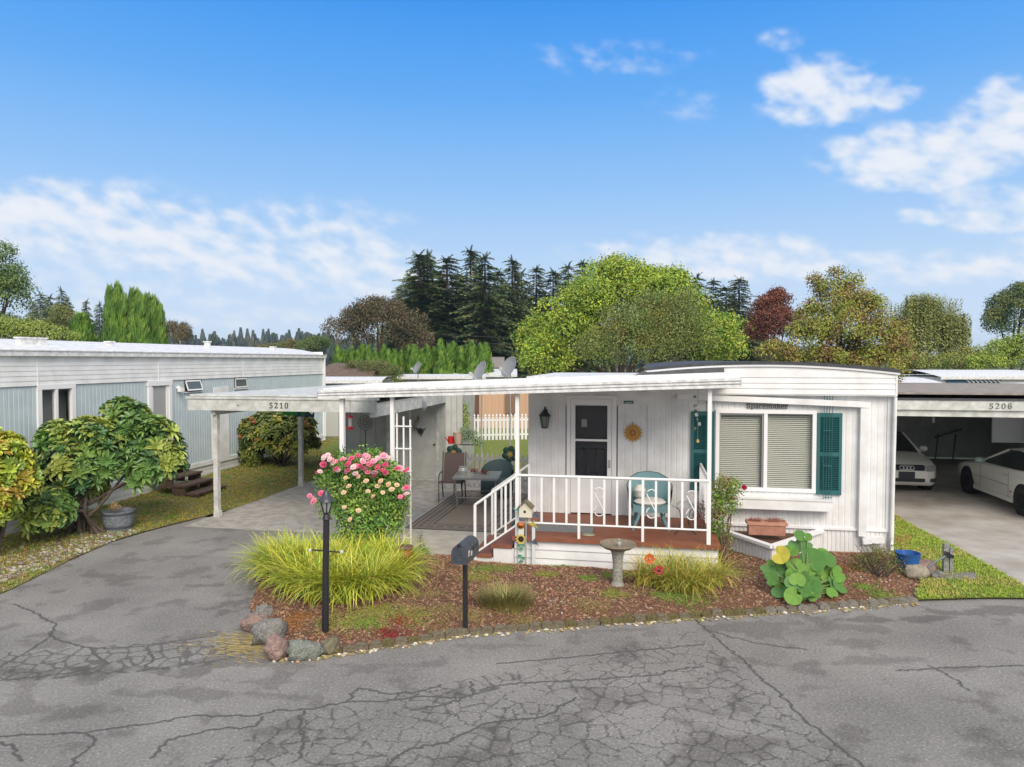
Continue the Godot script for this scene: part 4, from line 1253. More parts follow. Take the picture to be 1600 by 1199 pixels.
func crown(parent: Node3D, called: String, lobes: Array, count: int, size: float, pal: Array, mesh: Mesh, m: Material, shell := 0.5, low := -0.5, up := 0.5) -> void:
	var xf := []
	var cl := []
	var wsum := 0.0
	for l in lobes: wsum += l[1].x * l[1].x
	var pn := FastNoiseLite.new()
	pn.seed = count
	pn.frequency = 0.25 / size
	for l in lobes:
		var k := int(count * l[1].x * l[1].x / wsum)
		for i in k:
			var d := rdir()
			if d.y < low: d.y = -d.y
			var p: Vector3 = l[0] + d * l[1] * lerpf(shell, 1.02, sqrt(rng.randf()))
			var t := facing(d + Vector3.UP * up + rdir() * 0.35, rf(0, TAU))
			xf.append(Transform3D(t.scaled(Vector3.ONE * size * rf(0.7, 1.25)), p))
			var q := clampf(pn.get_noise_3d(p.x, p.y, p.z) * 1.1 + 0.5 + rf(-0.35, 0.35), 0, 0.999)
			var cc: Color = pal[int(q * pal.size())]
			cl.append(tint(Color(cc.r * 1.32, cc.g * 1.32, cc.b * 1.12), 0.24))
	copies(called, mesh, xf, cl, m, parent)

func bumpy(c: Vector3, R: Vector3, n: int, fr: float) -> Array:     # lobes on an ellipsoid
	var out := [[c, R * (1.0 - fr * 0.6)]]
	for i in n:
		var d := rdir()
		if d.y < -0.4: d.y = -d.y
		var s := fr * rf(0.75, 1.2)
		out.append([c + d * R * (1.0 - s * 0.75), R * s])
	return out

func broadleaf(called: String, label: String, base: Vector3, c: Vector3, R: Vector3, n: int, fr: float, count: int, size: float, pal: Array, trunk: float, group := "", mesh: Mesh = null, m: Material = null) -> Node3D:
	var o := thing(called, label, "tree", base, 0.0, group)
	var lobes := bumpy(c - base, R, n, fr)
	var b := mb()
	var fork := Vector3(0, (c.y - base.y) * 0.35, 0)
	b.tube([Vector3.ZERO, fork * 0.5, fork], [trunk, trunk * 0.8, trunk * 0.7], 8, false)
	for l in lobes:
		var e: Vector3 = l[0]
		b.tube([fork, fork.lerp(e, 0.5) + Vector3.UP * 0.2, e], [trunk * 0.45, trunk * 0.3, trunk * 0.08], 5, false)
	part(o, "trunk", b, M.bark)
	crown(o, "foliage", lobes, count, size, pal, mesh if mesh else G.clump, m if m else M.leaf)
	return o

func grass_clump(called: String, label: String, spots: Array, count: int, L: float, pal: Array) -> void:
	var o := thing(called, label, "ornamental grass", Vector3(spots[0].x, 0, spots[0].z))
	for k in 3:
		var xf := []
		var cl := []
		for i in count / 3:
			var s: Vector3 = pick(spots)
			var p := s + Vector3(rf(-0.16, 0.16), 0, rf(-0.16, 0.16))
			p.y = bed_y(p.x, p.z) - 0.02
			var a := rf(0, TAU)
			var sc := L * rf(0.6, 1.1)
			xf.append(Transform3D(Basis(Vector3.UP, a) * Basis(Vector3.BACK, rf(-0.25, 0.1)) * Basis.from_scale(Vector3(sc, sc, sc * 1.0)), p - o.position))
			cl.append(tint(pick(pal), 0.2))
		copies("blades", G["blade%d" % k], xf, cl, M.leaf, o)

func rock(called: String, label: String, at: Vector3, s: Vector3, m: Material, sd: int) -> void:
	var n := FastNoiseLite.new()
	n.seed = sd
	n.frequency = 0.9
	var P := []
	for i in 11:
		var th := PI * i / 10.0
		var r := []
		for j in 16:
			var ph := -TAU * j / 16.0
			var d := Vector3(sin(th) * cos(ph), -cos(th), sin(th) * sin(ph))
			var k := 1.0 + n.get_noise_3dv(d * 1.2) * 0.55 + n.get_noise_3dv(d * 3.5) * 0.18
			r.append(Vector3(d.x * s.x, d.y * s.y, d.z * s.z) * k)
		P.append(r)
	single(called, label, "rock", mb().grid(P, true), m, at + Vector3(0, s.y * 0.75, 0), sd * 1.3)

func plants() -> void:
	leaf_meshes()
	var rh := [Color(0.09, 0.17, 0.05), Color(0.14, 0.23, 0.06), Color(0.06, 0.13, 0.05), Color(0.23, 0.28, 0.07)]
	# rhododendrons along the blue home
	var o := thing("rhododendron", "big dark green rhododendron hiding the blue wall behind the half barrel", "shrub", gp(120, 836))
	var L := []
	for p in [[170, 715, 13.9, 0.58], [235, 692, 14.2, 0.5], [205, 668, 14.2, 0.42], [110, 735, 13.4, 0.55], [262, 722, 14.2, 0.32], [95, 695, 13.6, 0.4], [80, 800, 12.7, 0.33], [60, 765, 13.0, 0.4], [190, 650, 14.3, 0.3], [140, 690, 13.7, 0.42], [225, 735, 13.8, 0.32], [105, 785, 13.6, 0.32], [55, 805, 12.6, 0.3], [130, 760, 13.9, 0.36]]: L.append([dp(p[0], p[1], p[2]) - o.position, Vector3.ONE * p[3]])
	crown(o, "foliage", L, 950, 0.24, rh, G.whorl, M.gloss_leaf, 0.55, -0.7, 0.4)
	var br := mb()
	for l in L: br.tube([Vector3(rf(-0.2, 0.5), 0.02, rf(-0.3, 0.1)), Vector3(rf(-0.2, 0.4), 0.5, rf(-0.2, 0.2)), l[0]], [0.05, 0.035, 0.012], 5, false)
	part(o, "branches", br, M.bark)
	o = thing("rhododendron", "yellow green rhododendron with pale new leaves at the corner of the lawn", "shrub", Vector3(-10.6, 0, -9.9))
	L = []
	for p in [[2, 730, 11.8, 0.42], [28, 750, 11.9, 0.3], [-25, 705, 11.9, 0.36], [-45, 750, 11.6, 0.5], [12, 705, 12.0, 0.26], [-10, 785, 11.5, 0.34]]: L.append([dp(p[0], p[1], p[2]) - o.position, Vector3.ONE * p[3]])
	crown(o, "foliage", L, 520, 0.2, [Color(0.30, 0.36, 0.05), Color(0.40, 0.42, 0.06), Color(0.18, 0.26, 0.05), Color(0.34, 0.26, 0.06)], G.whorl, M.gloss_leaf, 0.5, -0.7, 0.4)
	br = mb()
	for l in L: br.tube([Vector3(0, 0.0, 0), l[0] * 0.6 + Vector3.UP * 0.1, l[0]], [0.04, 0.03, 0.012], 5, false)
	part(o, "branches", br, M.bark)
	o = thing("rhododendron", "rounded rhododendron with orange buds growing behind the carport posts", "shrub", gp(438, 737) + Vector3(0, 0.15, 0))
	L = []
	for p in [[428, 690, 21.3, 0.95], [395, 685, 21.2, 0.62], [465, 690, 21.2, 0.62], [430, 665, 21.2, 0.5], [470, 665, 21.3, 0.4], [390, 715, 21.0, 0.45]]: L.append([dp(p[0], p[1], p[2]) - o.position, Vector3.ONE * p[3]])
	crown(o, "foliage", L, 1300, 0.18, [Color(0.13, 0.16, 0.035), Color(0.19, 0.19, 0.04), Color(0.09, 0.13, 0.035), Color(0.07, 0.10, 0.03)], G.whorl, M.gloss_leaf, 0.5, -0.35, 0.5)
	br = mb()
	for i in 9: br.tube([Vector3(rf(-0.1, 0.1), 0, rf(-0.1, 0.1)), Vector3(rf(-0.4, 0.4), 0.45, rf(-0.3, 0.3)), Vector3(rf(-0.8, 0.8), 1.1, rf(-0.5, 0.5))], [0.045, 0.03, 0.012], 5, false)
	part(o, "branches", br, M.bark)
	var bud := mb().lathe([Vector2(0, -0.05), Vector2(0.05, -0.02), Vector2(0.055, 0.02), Vector2(0, 0.06)], Vector3.ZERO, 7).mesh()
	for p in [[392, 655], [396, 660], [478, 660], [481, 666], [400, 688], [472, 657], [375, 683]]: part(o, "bud", bud, mat(Color(0.32, 0.07, 0.03), 0.6)).position = dp(p[0], p[1], 20.5) - o.position
	# rose bush: leaves, canes, single blooms
	o = thing("rose_bush", "tall rose bush full of pink and cream blooms behind the grass clump", "rose bush", Vector3(-4.55, 0.08, -10.9))
	L = []
	for p in [[568, 770, 11.5, 0.42], [560, 815, 11.4, 0.45], [600, 775, 11.5, 0.36], [530, 765, 11.5, 0.3], [575, 735, 11.6, 0.33], [545, 735, 11.5, 0.26], [605, 745, 11.6, 0.26], [515, 790, 11.4, 0.18], [600, 815, 11.5, 0.34], [565, 850, 11.4, 0.3], [622, 790, 11.5, 0.2], [508, 752, 11.4, 0.16], [618, 750, 11.6, 0.18], [590, 722, 11.6, 0.18], [535, 720, 11.5, 0.15]]: L.append([dp(p[0], p[1], p[2]) - o.position, Vector3.ONE * p[3]])
	crown(o, "foliage", L, 1300, 0.13, [Color(0.11, 0.22, 0.04), Color(0.16, 0.28, 0.055), Color(0.07, 0.16, 0.035), Color(0.23, 0.32, 0.07)], G.clump, M.leaf, 0.25, -0.9, 0.5)
	br = mb()
	for l in L: br.tube([Vector3(rf(-0.12, 0.12), -0.02, rf(-0.1, 0.1)), l[0] * 0.55 + Vector3(rf(-0.05, 0.05), 0, 0), l[0] + Vector3(0, 0.25, 0)], [0.014, 0.011, 0.005], 5, false)
	part(o, "canes", br, mat(Color(0.06, 0.09, 0.03), 0.7))
	var ros := mb()
	for k in 3:
		for i in 6 - k:
			var a := TAU * i / (6.0 - k) + k
			var d := Vector3(cos(a), 0, sin(a))
			var s := d.cross(Vector3.UP)
			var r: float = [1.0, 0.72, 0.42][k]
			var h: float = [0.1, 0.45, 0.7][k]
			ros.tri(d * 0.1, d * r * 0.75 - s * r * 0.55 + Vector3.UP * h * 0.7, d * r + Vector3.UP * h)
			ros.tri(d * 0.1, d * r + Vector3.UP * h, d * r * 0.75 + s * r * 0.55 + Vector3.UP * h * 0.7)
	ros.lathe([Vector2(0.0, -0.3), Vector2(0.25, -0.05), Vector2(0.3, 0.35), Vector2(0.12, 0.6), Vector2(0, 0.62)], Vector3.ZERO, 7)
	var rose := ros.mesh()
	var pinks := [mat(Color(0.78, 0.24, 0.36), 0.6), mat(Color(0.80, 0.40, 0.48), 0.6), mat(Color(0.72, 0.12, 0.24), 0.6), mat(Color(0.82, 0.58, 0.60), 0.6)]
	var cream := mat(Color(0.75, 0.56, 0.36), 0.6)
	var seeds := [[512, 712], [506, 716], [518, 719], [537, 718], [545, 724], [552, 730], [560, 715], [567, 722], [575, 715], [583, 720], [590, 728], [598, 711], [605, 716], [528, 735], [505, 726], [500, 737], [556, 740], [572, 735], [585, 742], [598, 735], [633, 737], [625, 732], [631, 764], [628, 778], [487, 778], [502, 772], [490, 784], [563, 728], [578, 727], [543, 735], [592, 718], [570, 712], [524, 722], [602, 728], [549, 716], [635, 772]]
	for s in seeds:
		for k in 2:
			var q := part(o, "bloom", rose, pick(pinks))
			q.position = dp(s[0] + rf(-4, 4) * k, s[1] + rf(-4, 4) * k, 11.0 + rf(-0.1, 0.25)) - o.position
			q.basis = facing(Vector3(rf(-0.5, 0.5), 0.8, rf(0.2, 1.0))).scaled(Vector3.ONE * rf(0.042, 0.062))
	for s in [[545, 760], [575, 768], [590, 760], [607, 757], [540, 747], [537, 770], [560, 798], [598, 770], [583, 776], [538, 793], [612, 765], [620, 758], [560, 745], [572, 752], [547, 812], [595, 752]]:
		var q := part(o, "bloom", rose, cream, "faded cream bloom")
		q.position = dp(s[0], s[1], 10.95 + rf(-0.1, 0.15)) - o.position
		q.basis = facing(Vector3(rf(-0.5, 0.5), 0.8, rf(0.2, 1.0))).scaled(Vector3.ONE * rf(0.035, 0.05))
	# grasses
	var sp := []
	for p in [[440, 905], [470, 925], [500, 935], [535, 940], [570, 935], [600, 925], [620, 905], [560, 905], [510, 900], [460, 890], [590, 890], [540, 915], [430, 890], [485, 910]]: sp.append(gp(p[0], p[1], 0.08))
	grass_clump("ornamental_grass", "large lime yellow arching grass clump around the black lamp post", sp, 8500, 0.72, [Color(0.58, 0.58, 0.045), Color(0.50, 0.54, 0.05), Color(0.34, 0.45, 0.045), Color(0.64, 0.58, 0.10), Color(0.26, 0.38, 0.04)])
	sp = []
	for p in [[1015, 915], [1040, 920], [1070, 925], [1095, 922], [1055, 905], [1110, 915]]: sp.append(gp(p[0], p[1], 0.08))
	grass_clump("ornamental_grass", "golden drooping grass clump before the porch beside the bird bath", sp, 1600, 0.58, [Color(0.55, 0.46, 0.06), Color(0.38, 0.36, 0.05), Color(0.22, 0.30, 0.04), Color(0.54, 0.44, 0.10)])
	# heather
	o = thing("heather_shrub", "low feathery yellow green heather shrub on the mulch near the mailbox", "shrub", gp(790, 948, 0.1))
	var xf := []
	var cl := []
	for i in 900:
		var d := Vector3(rf(-1, 1), 0, rf(-1, 1))
		if d.length() > 1.0: continue
		var s := rf(0.28, 0.46) * (1.0 - 0.4 * d.length())
		xf.append(Transform3D(Basis(Vector3.UP, atan2(-d.z, d.x) + rf(-0.8, 0.8)) * Basis.from_scale(Vector3(s, s, s * 1.4)), Vector3(d.x * 0.36, -0.02, d.z * 0.26)))
		cl.append(tint(pick([Color(0.22, 0.22, 0.06), Color(0.28, 0.25, 0.08), Color(0.14, 0.18, 0.05), Color(0.30, 0.22, 0.08)]), 0.2))
	copies("twigs", G.blade0, xf, cl, M.leaf, o)
	# big leaved plant: every leaf a part
	o = thing("squash_plant", "leafy plant with big round green leaves growing before the ribbed planter", "plant", gp(1258, 930, 0.08))
	var lf := mb()
	var rim := []
	for j in 15:
		var a := TAU * j / 14.0
		var r := 1.0 - 0.55 * exp(-pow(wrapf(a - PI, -PI, PI) * 2.2, 2.0)) + 0.05 * sin(a * 7.0)
		rim.append(Vector3(cos(a) * r, 0.16 * r * r + 0.05 * sin(a * 5.0), sin(a) * r))
	for j in 14: lf.tri(Vector3(-0.1, -0.02, 0), rim[j + 1], rim[j])
	var leafm := lf.mesh()
	var greens := [leafm_mat(Color(0.11, 0.25, 0.035)), leafm_mat(Color(0.07, 0.18, 0.035)), leafm_mat(Color(0.15, 0.29, 0.05)), leafm_mat(Color(0.09, 0.21, 0.06))]
	var yell := leafm_mat(Color(0.45, 0.40, 0.05))
	var st := mb()
	var spots := [[1205, 905, 13], [1225, 912, 14], [1232, 928, 16], [1240, 932, 13], [1265, 918, 15], [1268, 931, 11], [1285, 917, 13], [1262, 896, 18], [1290, 895, 20], [1308, 900, 12], [1270, 876, 20], [1250, 862, 0], [1233, 865, 16], [1220, 868, 14], [1225, 885, 14], [1215, 893, 14], [1243, 888, 15], [1240, 900, 12], [1255, 910, 10], [1292, 875, 15], [1310, 897, 14], [1312, 915, 13], [1300, 928, 10], [1195, 890, 8], [1245, 852, 13], [1258, 850, 12], [1250, 838, 10], [1262, 840, 8], [1280, 905, 11], [1218, 925, 12], [1230, 903, 12], [1275, 888, 12], [1285, 868, 12], [1210, 880, 11], [1302, 912, 12], [1250, 902, 13], [1262, 910, 13], [1248, 920, 12], [1276, 926, 11], [1238, 912, 12], [1256, 925, 11], [1264, 920, 13], [1246, 908, 13], [1258, 932, 10], [1270, 912, 12]]
	for s in spots:
		if s[2] == 0: continue
		var p := dp(s[0], s[1], (9.45 if s[1] > 900 and s[0] > 1235 and s[0] < 1280 else 9.72) + rf(-0.1, 0.15) + maxf(0.0, (930.0 - s[1]) * 0.004)) - o.position
		var q := part(o, "leaf", leafm, pick(greens) if s[1] > 870 or s[0] > 1225 else yell)
		q.position = p
		q.basis = facing(Vector3(p.x * 0.8 + rf(-0.3, 0.3), rf(0.5, 1.0), 0.75 + rf(-0.2, 0.3)), rf(0, TAU)).scaled(Vector3.ONE * s[2] * 0.0088 * rf(0.9, 1.1))
		st.tube([Vector3(rf(-0.05, 0.05), 0, rf(-0.05, 0.05)), Vector3(p.x * 0.4, p.y * 0.6, p.z * 0.3), p], [0.012, 0.009, 0.006], 4, false)
	part(o, "stems", st, mat(Color(0.16, 0.24, 0.08), 0.7))
	# sparse shrub at the corner
	o = thing("twiggy_shrub", "sparse olive shrub with bare twigs at the corner beneath the downspout", "shrub", gp(1372, 905, 0.06))
	L = []
	for p in [[1350, 885, 10.9, 0.2], [1378, 880, 10.9, 0.24], [1400, 890, 10.9, 0.2], [1340, 898, 10.8, 0.15], [1365, 868, 11.0, 0.18]]: L.append([dp(p[0], p[1], p[2]) - o.position, Vector3(1.2, 0.9, 1.0) * p[3]])
	crown(o, "foliage", L, 520, 0.06, [Color(0.13, 0.15, 0.05), Color(0.20, 0.19, 0.08), Color(0.16, 0.09, 0.05), Color(0.09, 0.13, 0.04)], G.clump, M.leaf, 0.2, -0.8)
	br = mb()
	for i in 26: br.tube([Vector3(rf(-0.1, 0.1), 0, rf(-0.1, 0.1)), Vector3(rf(-0.45, 0.45), rf(0.2, 0.5), rf(-0.25, 0.25))], [0.008, 0.003], 4, false)
	part(o, "twigs", br, M.bark)
	# climbing rose at the porch corner
	o = thing("climbing_rose", "climbing rose with one dark red bloom at the porch corner post", "rose bush", gp(1133, 885, 0.08))
	L = []
	for p in [[1128, 765, 11.6, 0.2], [1140, 785, 11.6, 0.19], [1118, 790, 11.5, 0.16], [1122, 820, 11.5, 0.18], [1130, 845, 11.5, 0.15], [1120, 862, 11.4, 0.13], [1148, 762, 11.7, 0.13]]: L.append([dp(p[0], p[1], p[2]) - o.position, Vector3(1, 1.2, 1) * p[3]])
	crown(o, "foliage", L, 520, 0.085, [Color(0.13, 0.24, 0.04), Color(0.20, 0.28, 0.05), Color(0.08, 0.16, 0.03), Color(0.20, 0.11, 0.05)], G.clump, M.leaf, 0.2, -0.9)
	br = mb()
	br.tube([Vector3(0.05, 0, 0), dp(1137, 850, 11.55) - o.position, dp(1138, 815, 11.6) - o.position, dp(1146, 792, 11.6) - o.position], [0.022, 0.018, 0.013, 0.006], 6, false)
	for l in L: br.tube([Vector3(0, 0, 0), l[0] * 0.6, l[0]], [0.01, 0.008, 0.004], 4, false)
	part(o, "canes", br, mat(Color(0.13, 0.07, 0.05), 0.8))
	var rb := part(o, "bloom", rose, mat(Color(0.30, 0.01, 0.03), 0.5))
	rb.position = dp(1163, 762, 11.5) - o.position
	rb.basis = facing(Vector3(0.3, 0.6, 1)).scaled(Vector3.ONE * 0.05)
	# shoot by the walk
	o = thing("rose_shoot", "single thin leafy shoot at the edge of the concrete walk", "plant", gp(656, 868, 0.03))
	crown(o, "foliage", [[Vector3(0.02, 0.22, 0), Vector3(0.07, 0.2, 0.07)], [Vector3(0.06, 0.06, 0), Vector3(0.12, 0.08, 0.1)]], 46, 0.07, [Color(0.08, 0.16, 0.04), Color(0.12, 0.18, 0.05)], G.clump, M.leaf, 0.1, -0.9)
	part(o, "stem", mb().tube([Vector3.ZERO, Vector3(0.02, 0.42, 0)], [0.006, 0.003], 4), M.bark)
	mulch()

func leafm_mat(c: Color) -> StandardMaterial3D:
	var m := mat(c, 0.85)
	m.backlight_enabled = true
	m.backlight = Color(0.18, 0.18, 0.18)
	return m

func mulch() -> void:
	var b := mb()
	b.box(Vector3.ZERO, Vector3(1.0, 0.3, 0.55), Basis(Vector3.BACK, 0.15))
	var chip := b.mesh()
	var xf := []
	var cl := []
	var pal := [Color(0.28, 0.135, 0.08), Color(0.20, 0.10, 0.06), Color(0.34, 0.19, 0.12), Color(0.13, 0.07, 0.045), Color(0.40, 0.27, 0.18), Color(0.28, 0.175, 0.09), Color(0.24, 0.10, 0.065)]
	for i in 30000:
		var p := inside(bed)
		var s := rf(0.012, 0.035)
		xf.append(Transform3D(Basis(Vector3.UP, rf(0, TAU)) * Basis(Vector3.RIGHT, rf(-0.5, 0.5)) * Basis(Vector3.BACK, rf(-0.5, 0.5)) * Basis.from_scale(Vector3(s * rf(0.8, 1.6), s, s)), Vector3(p.x, bed_y(p.x, p.y) + 0.003, p.y)))
		cl.append(tint(pick(pal), 0.25) if rng.randf() > 0.005 else Color(0.5, 0.46, 0.42))
	stuff("mulch", "reddish brown bark and lava rock mulch covering the garden bed", "mulch", chip, xf, cl, M.chip)
	# low weeds and moss in patches
	xf = []; cl = []
	var patches := [[765, 890, 0.5, 0], [745, 905, 0.4, 1], [800, 868, 0.6, 2], [880, 875, 0.45, 0], [920, 905, 0.22, 0], [855, 900, 0.28, 1], [960, 900, 0.3, 0], [960, 930, 0.34, 1], [885, 975, 0.3, 0], [920, 945, 0.4, 2], [955, 965, 0.2, 0], [875, 880, 0.3, 0], [1075, 935, 0.5, 0], [1040, 932, 0.3, 0], [1380, 925, 0.35, 0], [1350, 918, 0.2, 0], [1130, 890, 0.3, 0], [1150, 900, 0.25, 2], [565, 965, 0.55, 1], [575, 975, 0.3, 0], [530, 975, 0.5, 1], [640, 965, 0.5, 1], [610, 985, 0.25, 3], [625, 970, 0.2, 3], [690, 955, 0.5, 2], [700, 985, 0.3, 1], [660, 930, 0.45, 2], [600, 955, 0.5, 1], [740, 960, 0.3, 2], [820, 965, 0.3, 2], [450, 975, 0.3, 4], [470, 965, 0.25, 4], [1290, 920, 0.3, 4], [1310, 935, 0.3, 4], [1200, 955, 0.3, 2], [1260, 945, 0.25, 0], [1100, 955, 0.3, 2], [980, 985, 0.3, 2], [800, 990, 0.3, 2], [1330, 890, 0.3, 4]]
	var pals := [[Color(0.17, 0.29, 0.035), Color(0.23, 0.33, 0.05)], [Color(0.34, 0.31, 0.06), Color(0.24, 0.29, 0.05)], [Color(0.34, 0.24, 0.10), Color(0.29, 0.25, 0.08)], [Color(0.32, 0.03, 0.03), Color(0.22, 0.04, 0.03)], [Color(0.36, 0.17, 0.04), Color(0.30, 0.13, 0.04)]]
	for q in patches:
		var c := gp(q[0], q[1], 0.1)
		for i in int(900 * q[2]):
			var d := Vector2(rng.randfn(0, 0.5), rng.randfn(0, 0.5))
			if hn.get_noise_2d((c.x + d.x) * 300.0, (c.z + d.y) * 300.0) < rf(-0.3, 0.15): continue
			var x: float = c.x + d.x * q[2] * 0.75
			var z: float = c.z + d.y * q[2] * 0.55
			if not Geometry2D.is_point_in_polygon(Vector2(x, z), bed): continue
			var s := rf(0.025, 0.05)
			xf.append(Transform3D(Basis(Vector3.UP, rf(0, TAU)).scaled(Vector3(s, s * 0.7, s)), Vector3(x, bed_y(x, z) + 0.012, z)))
			cl.append(tint(pick(pals[q[3]]), 0.25))
	for i in 2600:
		var p := inside(bed)
		if hn.get_noise_2d(p.x * 90.0, p.y * 90.0) < 0.12: continue
		var s := rf(0.018, 0.04)
		xf.append(Transform3D(Basis(Vector3.UP, rf(0, TAU)).scaled(Vector3(s, s * 0.6, s)), Vector3(p.x, bed_y(p.x, p.y) + 0.01, p.y)))
		cl.append(tint(pick(pals[pick([0, 1, 2, 2, 4])]), 0.3))
	stuff("ground_cover", "patches of low green, rust and red weeds creeping over the mulch", "ground cover", G.clump, xf, cl, M.leaf)
	# pebbles and straw along the edge, gravel on the left
	xf = []; cl = []
	for i in 430:
		var t := rng.randf()
		var k := int(t * 7.0) + 2
		var p: Vector2 = bed[k].lerp(bed[k + 1], rng.randf())
		var off := -0.06 - absf(rng.randfn(0.0, 0.05))
		var s := rf(0.008, 0.026)
		xf.append(Transform3D(Basis(rdir(), rf(0, 3)).scaled(Vector3(s * 1.3, s * 0.7, s)), Vector3(p.x, 0.004 + s * 0.3, p.y - off)))
		cl.append(tint(pick([Color(0.50, 0.43, 0.33), Color(0.36, 0.27, 0.16), Color(0.58, 0.54, 0.48), Color(0.30, 0.20, 0.10), Color(0.30, 0.25, 0.08), Color(0.22, 0.22, 0.06)]), 0.25))
	var peb := mb().lathe([Vector2(0, -0.6), Vector2(0.7, -0.45), Vector2(1, 0), Vector2(0.7, 0.45), Vector2(0, 0.6)], Vector3.ZERO, 6).mesh()
	stuff("pebbles", "pale pebbles and litter lying along the garden edging", "pebbles", peb, xf, cl, M.chip)
	xf = []; cl = []
	for i in 2600:
		var z := rf(-12.0, -6.0)
		var x := -9.35 - absf(rng.randfn(0.0, 0.55)) - 0.35 * smoothstep(-9.5, -8.0, z) * 0.0
		if z > -8.6: x += 0.35
		if x < -11.6: continue
		if x > -9.5 + 0.5 * clampf((z + 11.0) / 2.6, 0.0, 1.0): continue
		var s := rf(0.012, 0.032)
		xf.append(Transform3D(Basis(rdir(), rf(0, 3)).scaled(Vector3(s * 1.3, s * 0.8, s)), Vector3(x, lawn_y(x, z) + s * 0.3, z)))
		cl.append(tint(pick([Color(0.34, 0.31, 0.27), Color(0.22, 0.19, 0.16), Color(0.42, 0.39, 0.35), Color(0.20, 0.12, 0.08), Color(0.16, 0.10, 0.06)]), 0.25))
	stuff("gravel", "grey and brown gravel at the edge of the lawn by the driveway", "gravel", peb, xf, cl, M.chip)
	# straw by the corner rocks
	xf = []; cl = []
	for i in 1500:
		var q := gp(405, 1008)
		var c := q + Vector3(rng.randfn(0, 0.33), 0, rng.randfn(0, 0.2))
		if Geometry2D.is_point_in_polygon(Vector2(c.x, c.z), bed): continue
		var s := rf(0.03, 0.09)
		xf.append(Transform3D(Basis(Vector3.UP, rf(0, TAU)).scaled(Vector3(s, s * 0.12, s * 0.09)), Vector3(c.x, 0.006, c.z)))
		cl.append(tint(pick([Color(0.38, 0.30, 0.12), Color(0.30, 0.22, 0.09), Color(0.45, 0.38, 0.18), Color(0.24, 0.20, 0.06)]), 0.2))
	stuff("dry_straw", "dry straw coloured grass litter around the corner rocks", "straw", chip, xf, cl, M.chip)
	# edging: one scalloped concrete block after another
	var ed := thing("garden_edging", "mossy scalloped concrete edging between garden bed and road", "garden edging", Vector3(-0.5, 0, -8.8))
	var pal2 := [textured(Color(0.10, 0.085, 0.05), Color(0.21, 0.18, 0.13), 0.95, 0.3, 0.05, 1.8, 128, 1.0, 71), textured(Color(0.075, 0.07, 0.03), Color(0.17, 0.135, 0.05), 0.95, 0.3, 0.05, 1.8, 128, 1.0, 72), textured(Color(0.14, 0.13, 0.11), Color(0.26, 0.24, 0.2), 0.95, 0.3, 0.05, 1.8, 128, 1.0, 73)]
	var blocks := []
	for v in 4:
		var q := mb()
		var P := []
		for i in 2:
			var r := []
			var zz := 0.035 if i == 0 else -0.035
			for j in 9:
				var a := PI * j / 8.0
				r.append(Vector3(-cos(a) * 0.074, 0.055 + v * 0.004 + sin(a) * (0.045 + 0.006 * v), zz))
			P.append(r)
		q.grid([P[1], P[0]])
		for j in 8:
			q.quad(Vector3(P[0][j].x, -0.03, 0.035), Vector3(P[0][j + 1].x, -0.03, 0.035), P[0][j + 1], P[0][j])
		blocks.append(q.mesh())
	var run := []
	for k in range(3, 10): run.append(Vector3(bed[k].x, 0, bed[k].y))
	var left := 0.0
	for k in run.size() - 1:
		var a: Vector3 = run[k]
		var c: Vector3 = run[k + 1]
		var len := a.distance_to(c)
		var s := left
		while s < len:
			var p := a.lerp(c, s / len)
			var w := part(ed, "edging_block", pick(blocks), pal2[0 if rng.randf() < 0.5 else (1 if p.x < 1.5 else 2)])
			w.position = p - ed.position + Vector3(rf(-0.008, 0.008), rf(-0.012, 0.004), rf(-0.01, 0.01))
			w.scale = Vector3(1, rf(0.6, 0.8), 1)
			w.rotation = Vector3(rf(-0.08, 0.08), atan2(-(c.z - a.z), c.x - a.x) + rf(-0.06, 0.06), rf(-0.05, 0.05))
			s += 0.15
		left = s - len
	# corner rocks
	rock("rock", "small grey rock at the back of the corner rock row", gp(411, 968), Vector3(0.13, 0.1, 0.11), M.stone, 1)
	rock("rock", "rough pinkish grey rock lying against the tall grey corner rock", gp(398, 985), Vector3(0.17, 0.11, 0.15), M.pinkstone, 2)
	rock("rock", "largest grey corner rock with a sloping flat top", gp(421, 1004), Vector3(0.2, 0.16, 0.16), M.stone, 3)
	rock("rock", "smooth pink rock between two grey corner rocks", gp(432, 1026), Vector3(0.17, 0.13, 0.13), M.pinkstone, 4)
	rock("rock", "lichen covered grey green rock beside the pink corner rock", gp(474, 1028), Vector3(0.2, 0.11, 0.13), textured(Color(0.12, 0.13, 0.11), Color(0.28, 0.30, 0.26), 0.95, 0.4, 0.05, 1.8, 256, 1.5, 75), 5)
	rock("rock", "brown mossy rock where the scalloped edging begins", gp(517, 1020), Vector3(0.13, 0.1, 0.1), textured(Color(0.10, 0.09, 0.05), Color(0.22, 0.19, 0.13), 0.95, 0.4, 0.05, 1.8, 128, 1.5, 76), 6)
	# rocks and slab by the water post
	rock("rock", "tan rock leaning beside the blue pot", gp(1430, 905), Vector3(0.19, 0.12, 0.14), textured(Color(0.22, 0.19, 0.14), Color(0.38, 0.34, 0.27), 0.95, 0.5, 0.05, 1.6, 128, 1.5, 77), 7)
	rock("rock", "brown flat rock behind the tan rock beside the blue pot", gp(1447, 893), Vector3(0.22, 0.1, 0.15), M.pinkstone, 8)
	rock("rock", "small pale rock at the end of the flat slab", gp(1464, 906), Vector3(0.13, 0.08, 0.1), M.stone, 9)
	rock("stepping_slab", "flat grey stone slab lying on the grass by the water post", gp(1500, 904), Vector3(0.42, 0.035, 0.16), M.stone, 10)

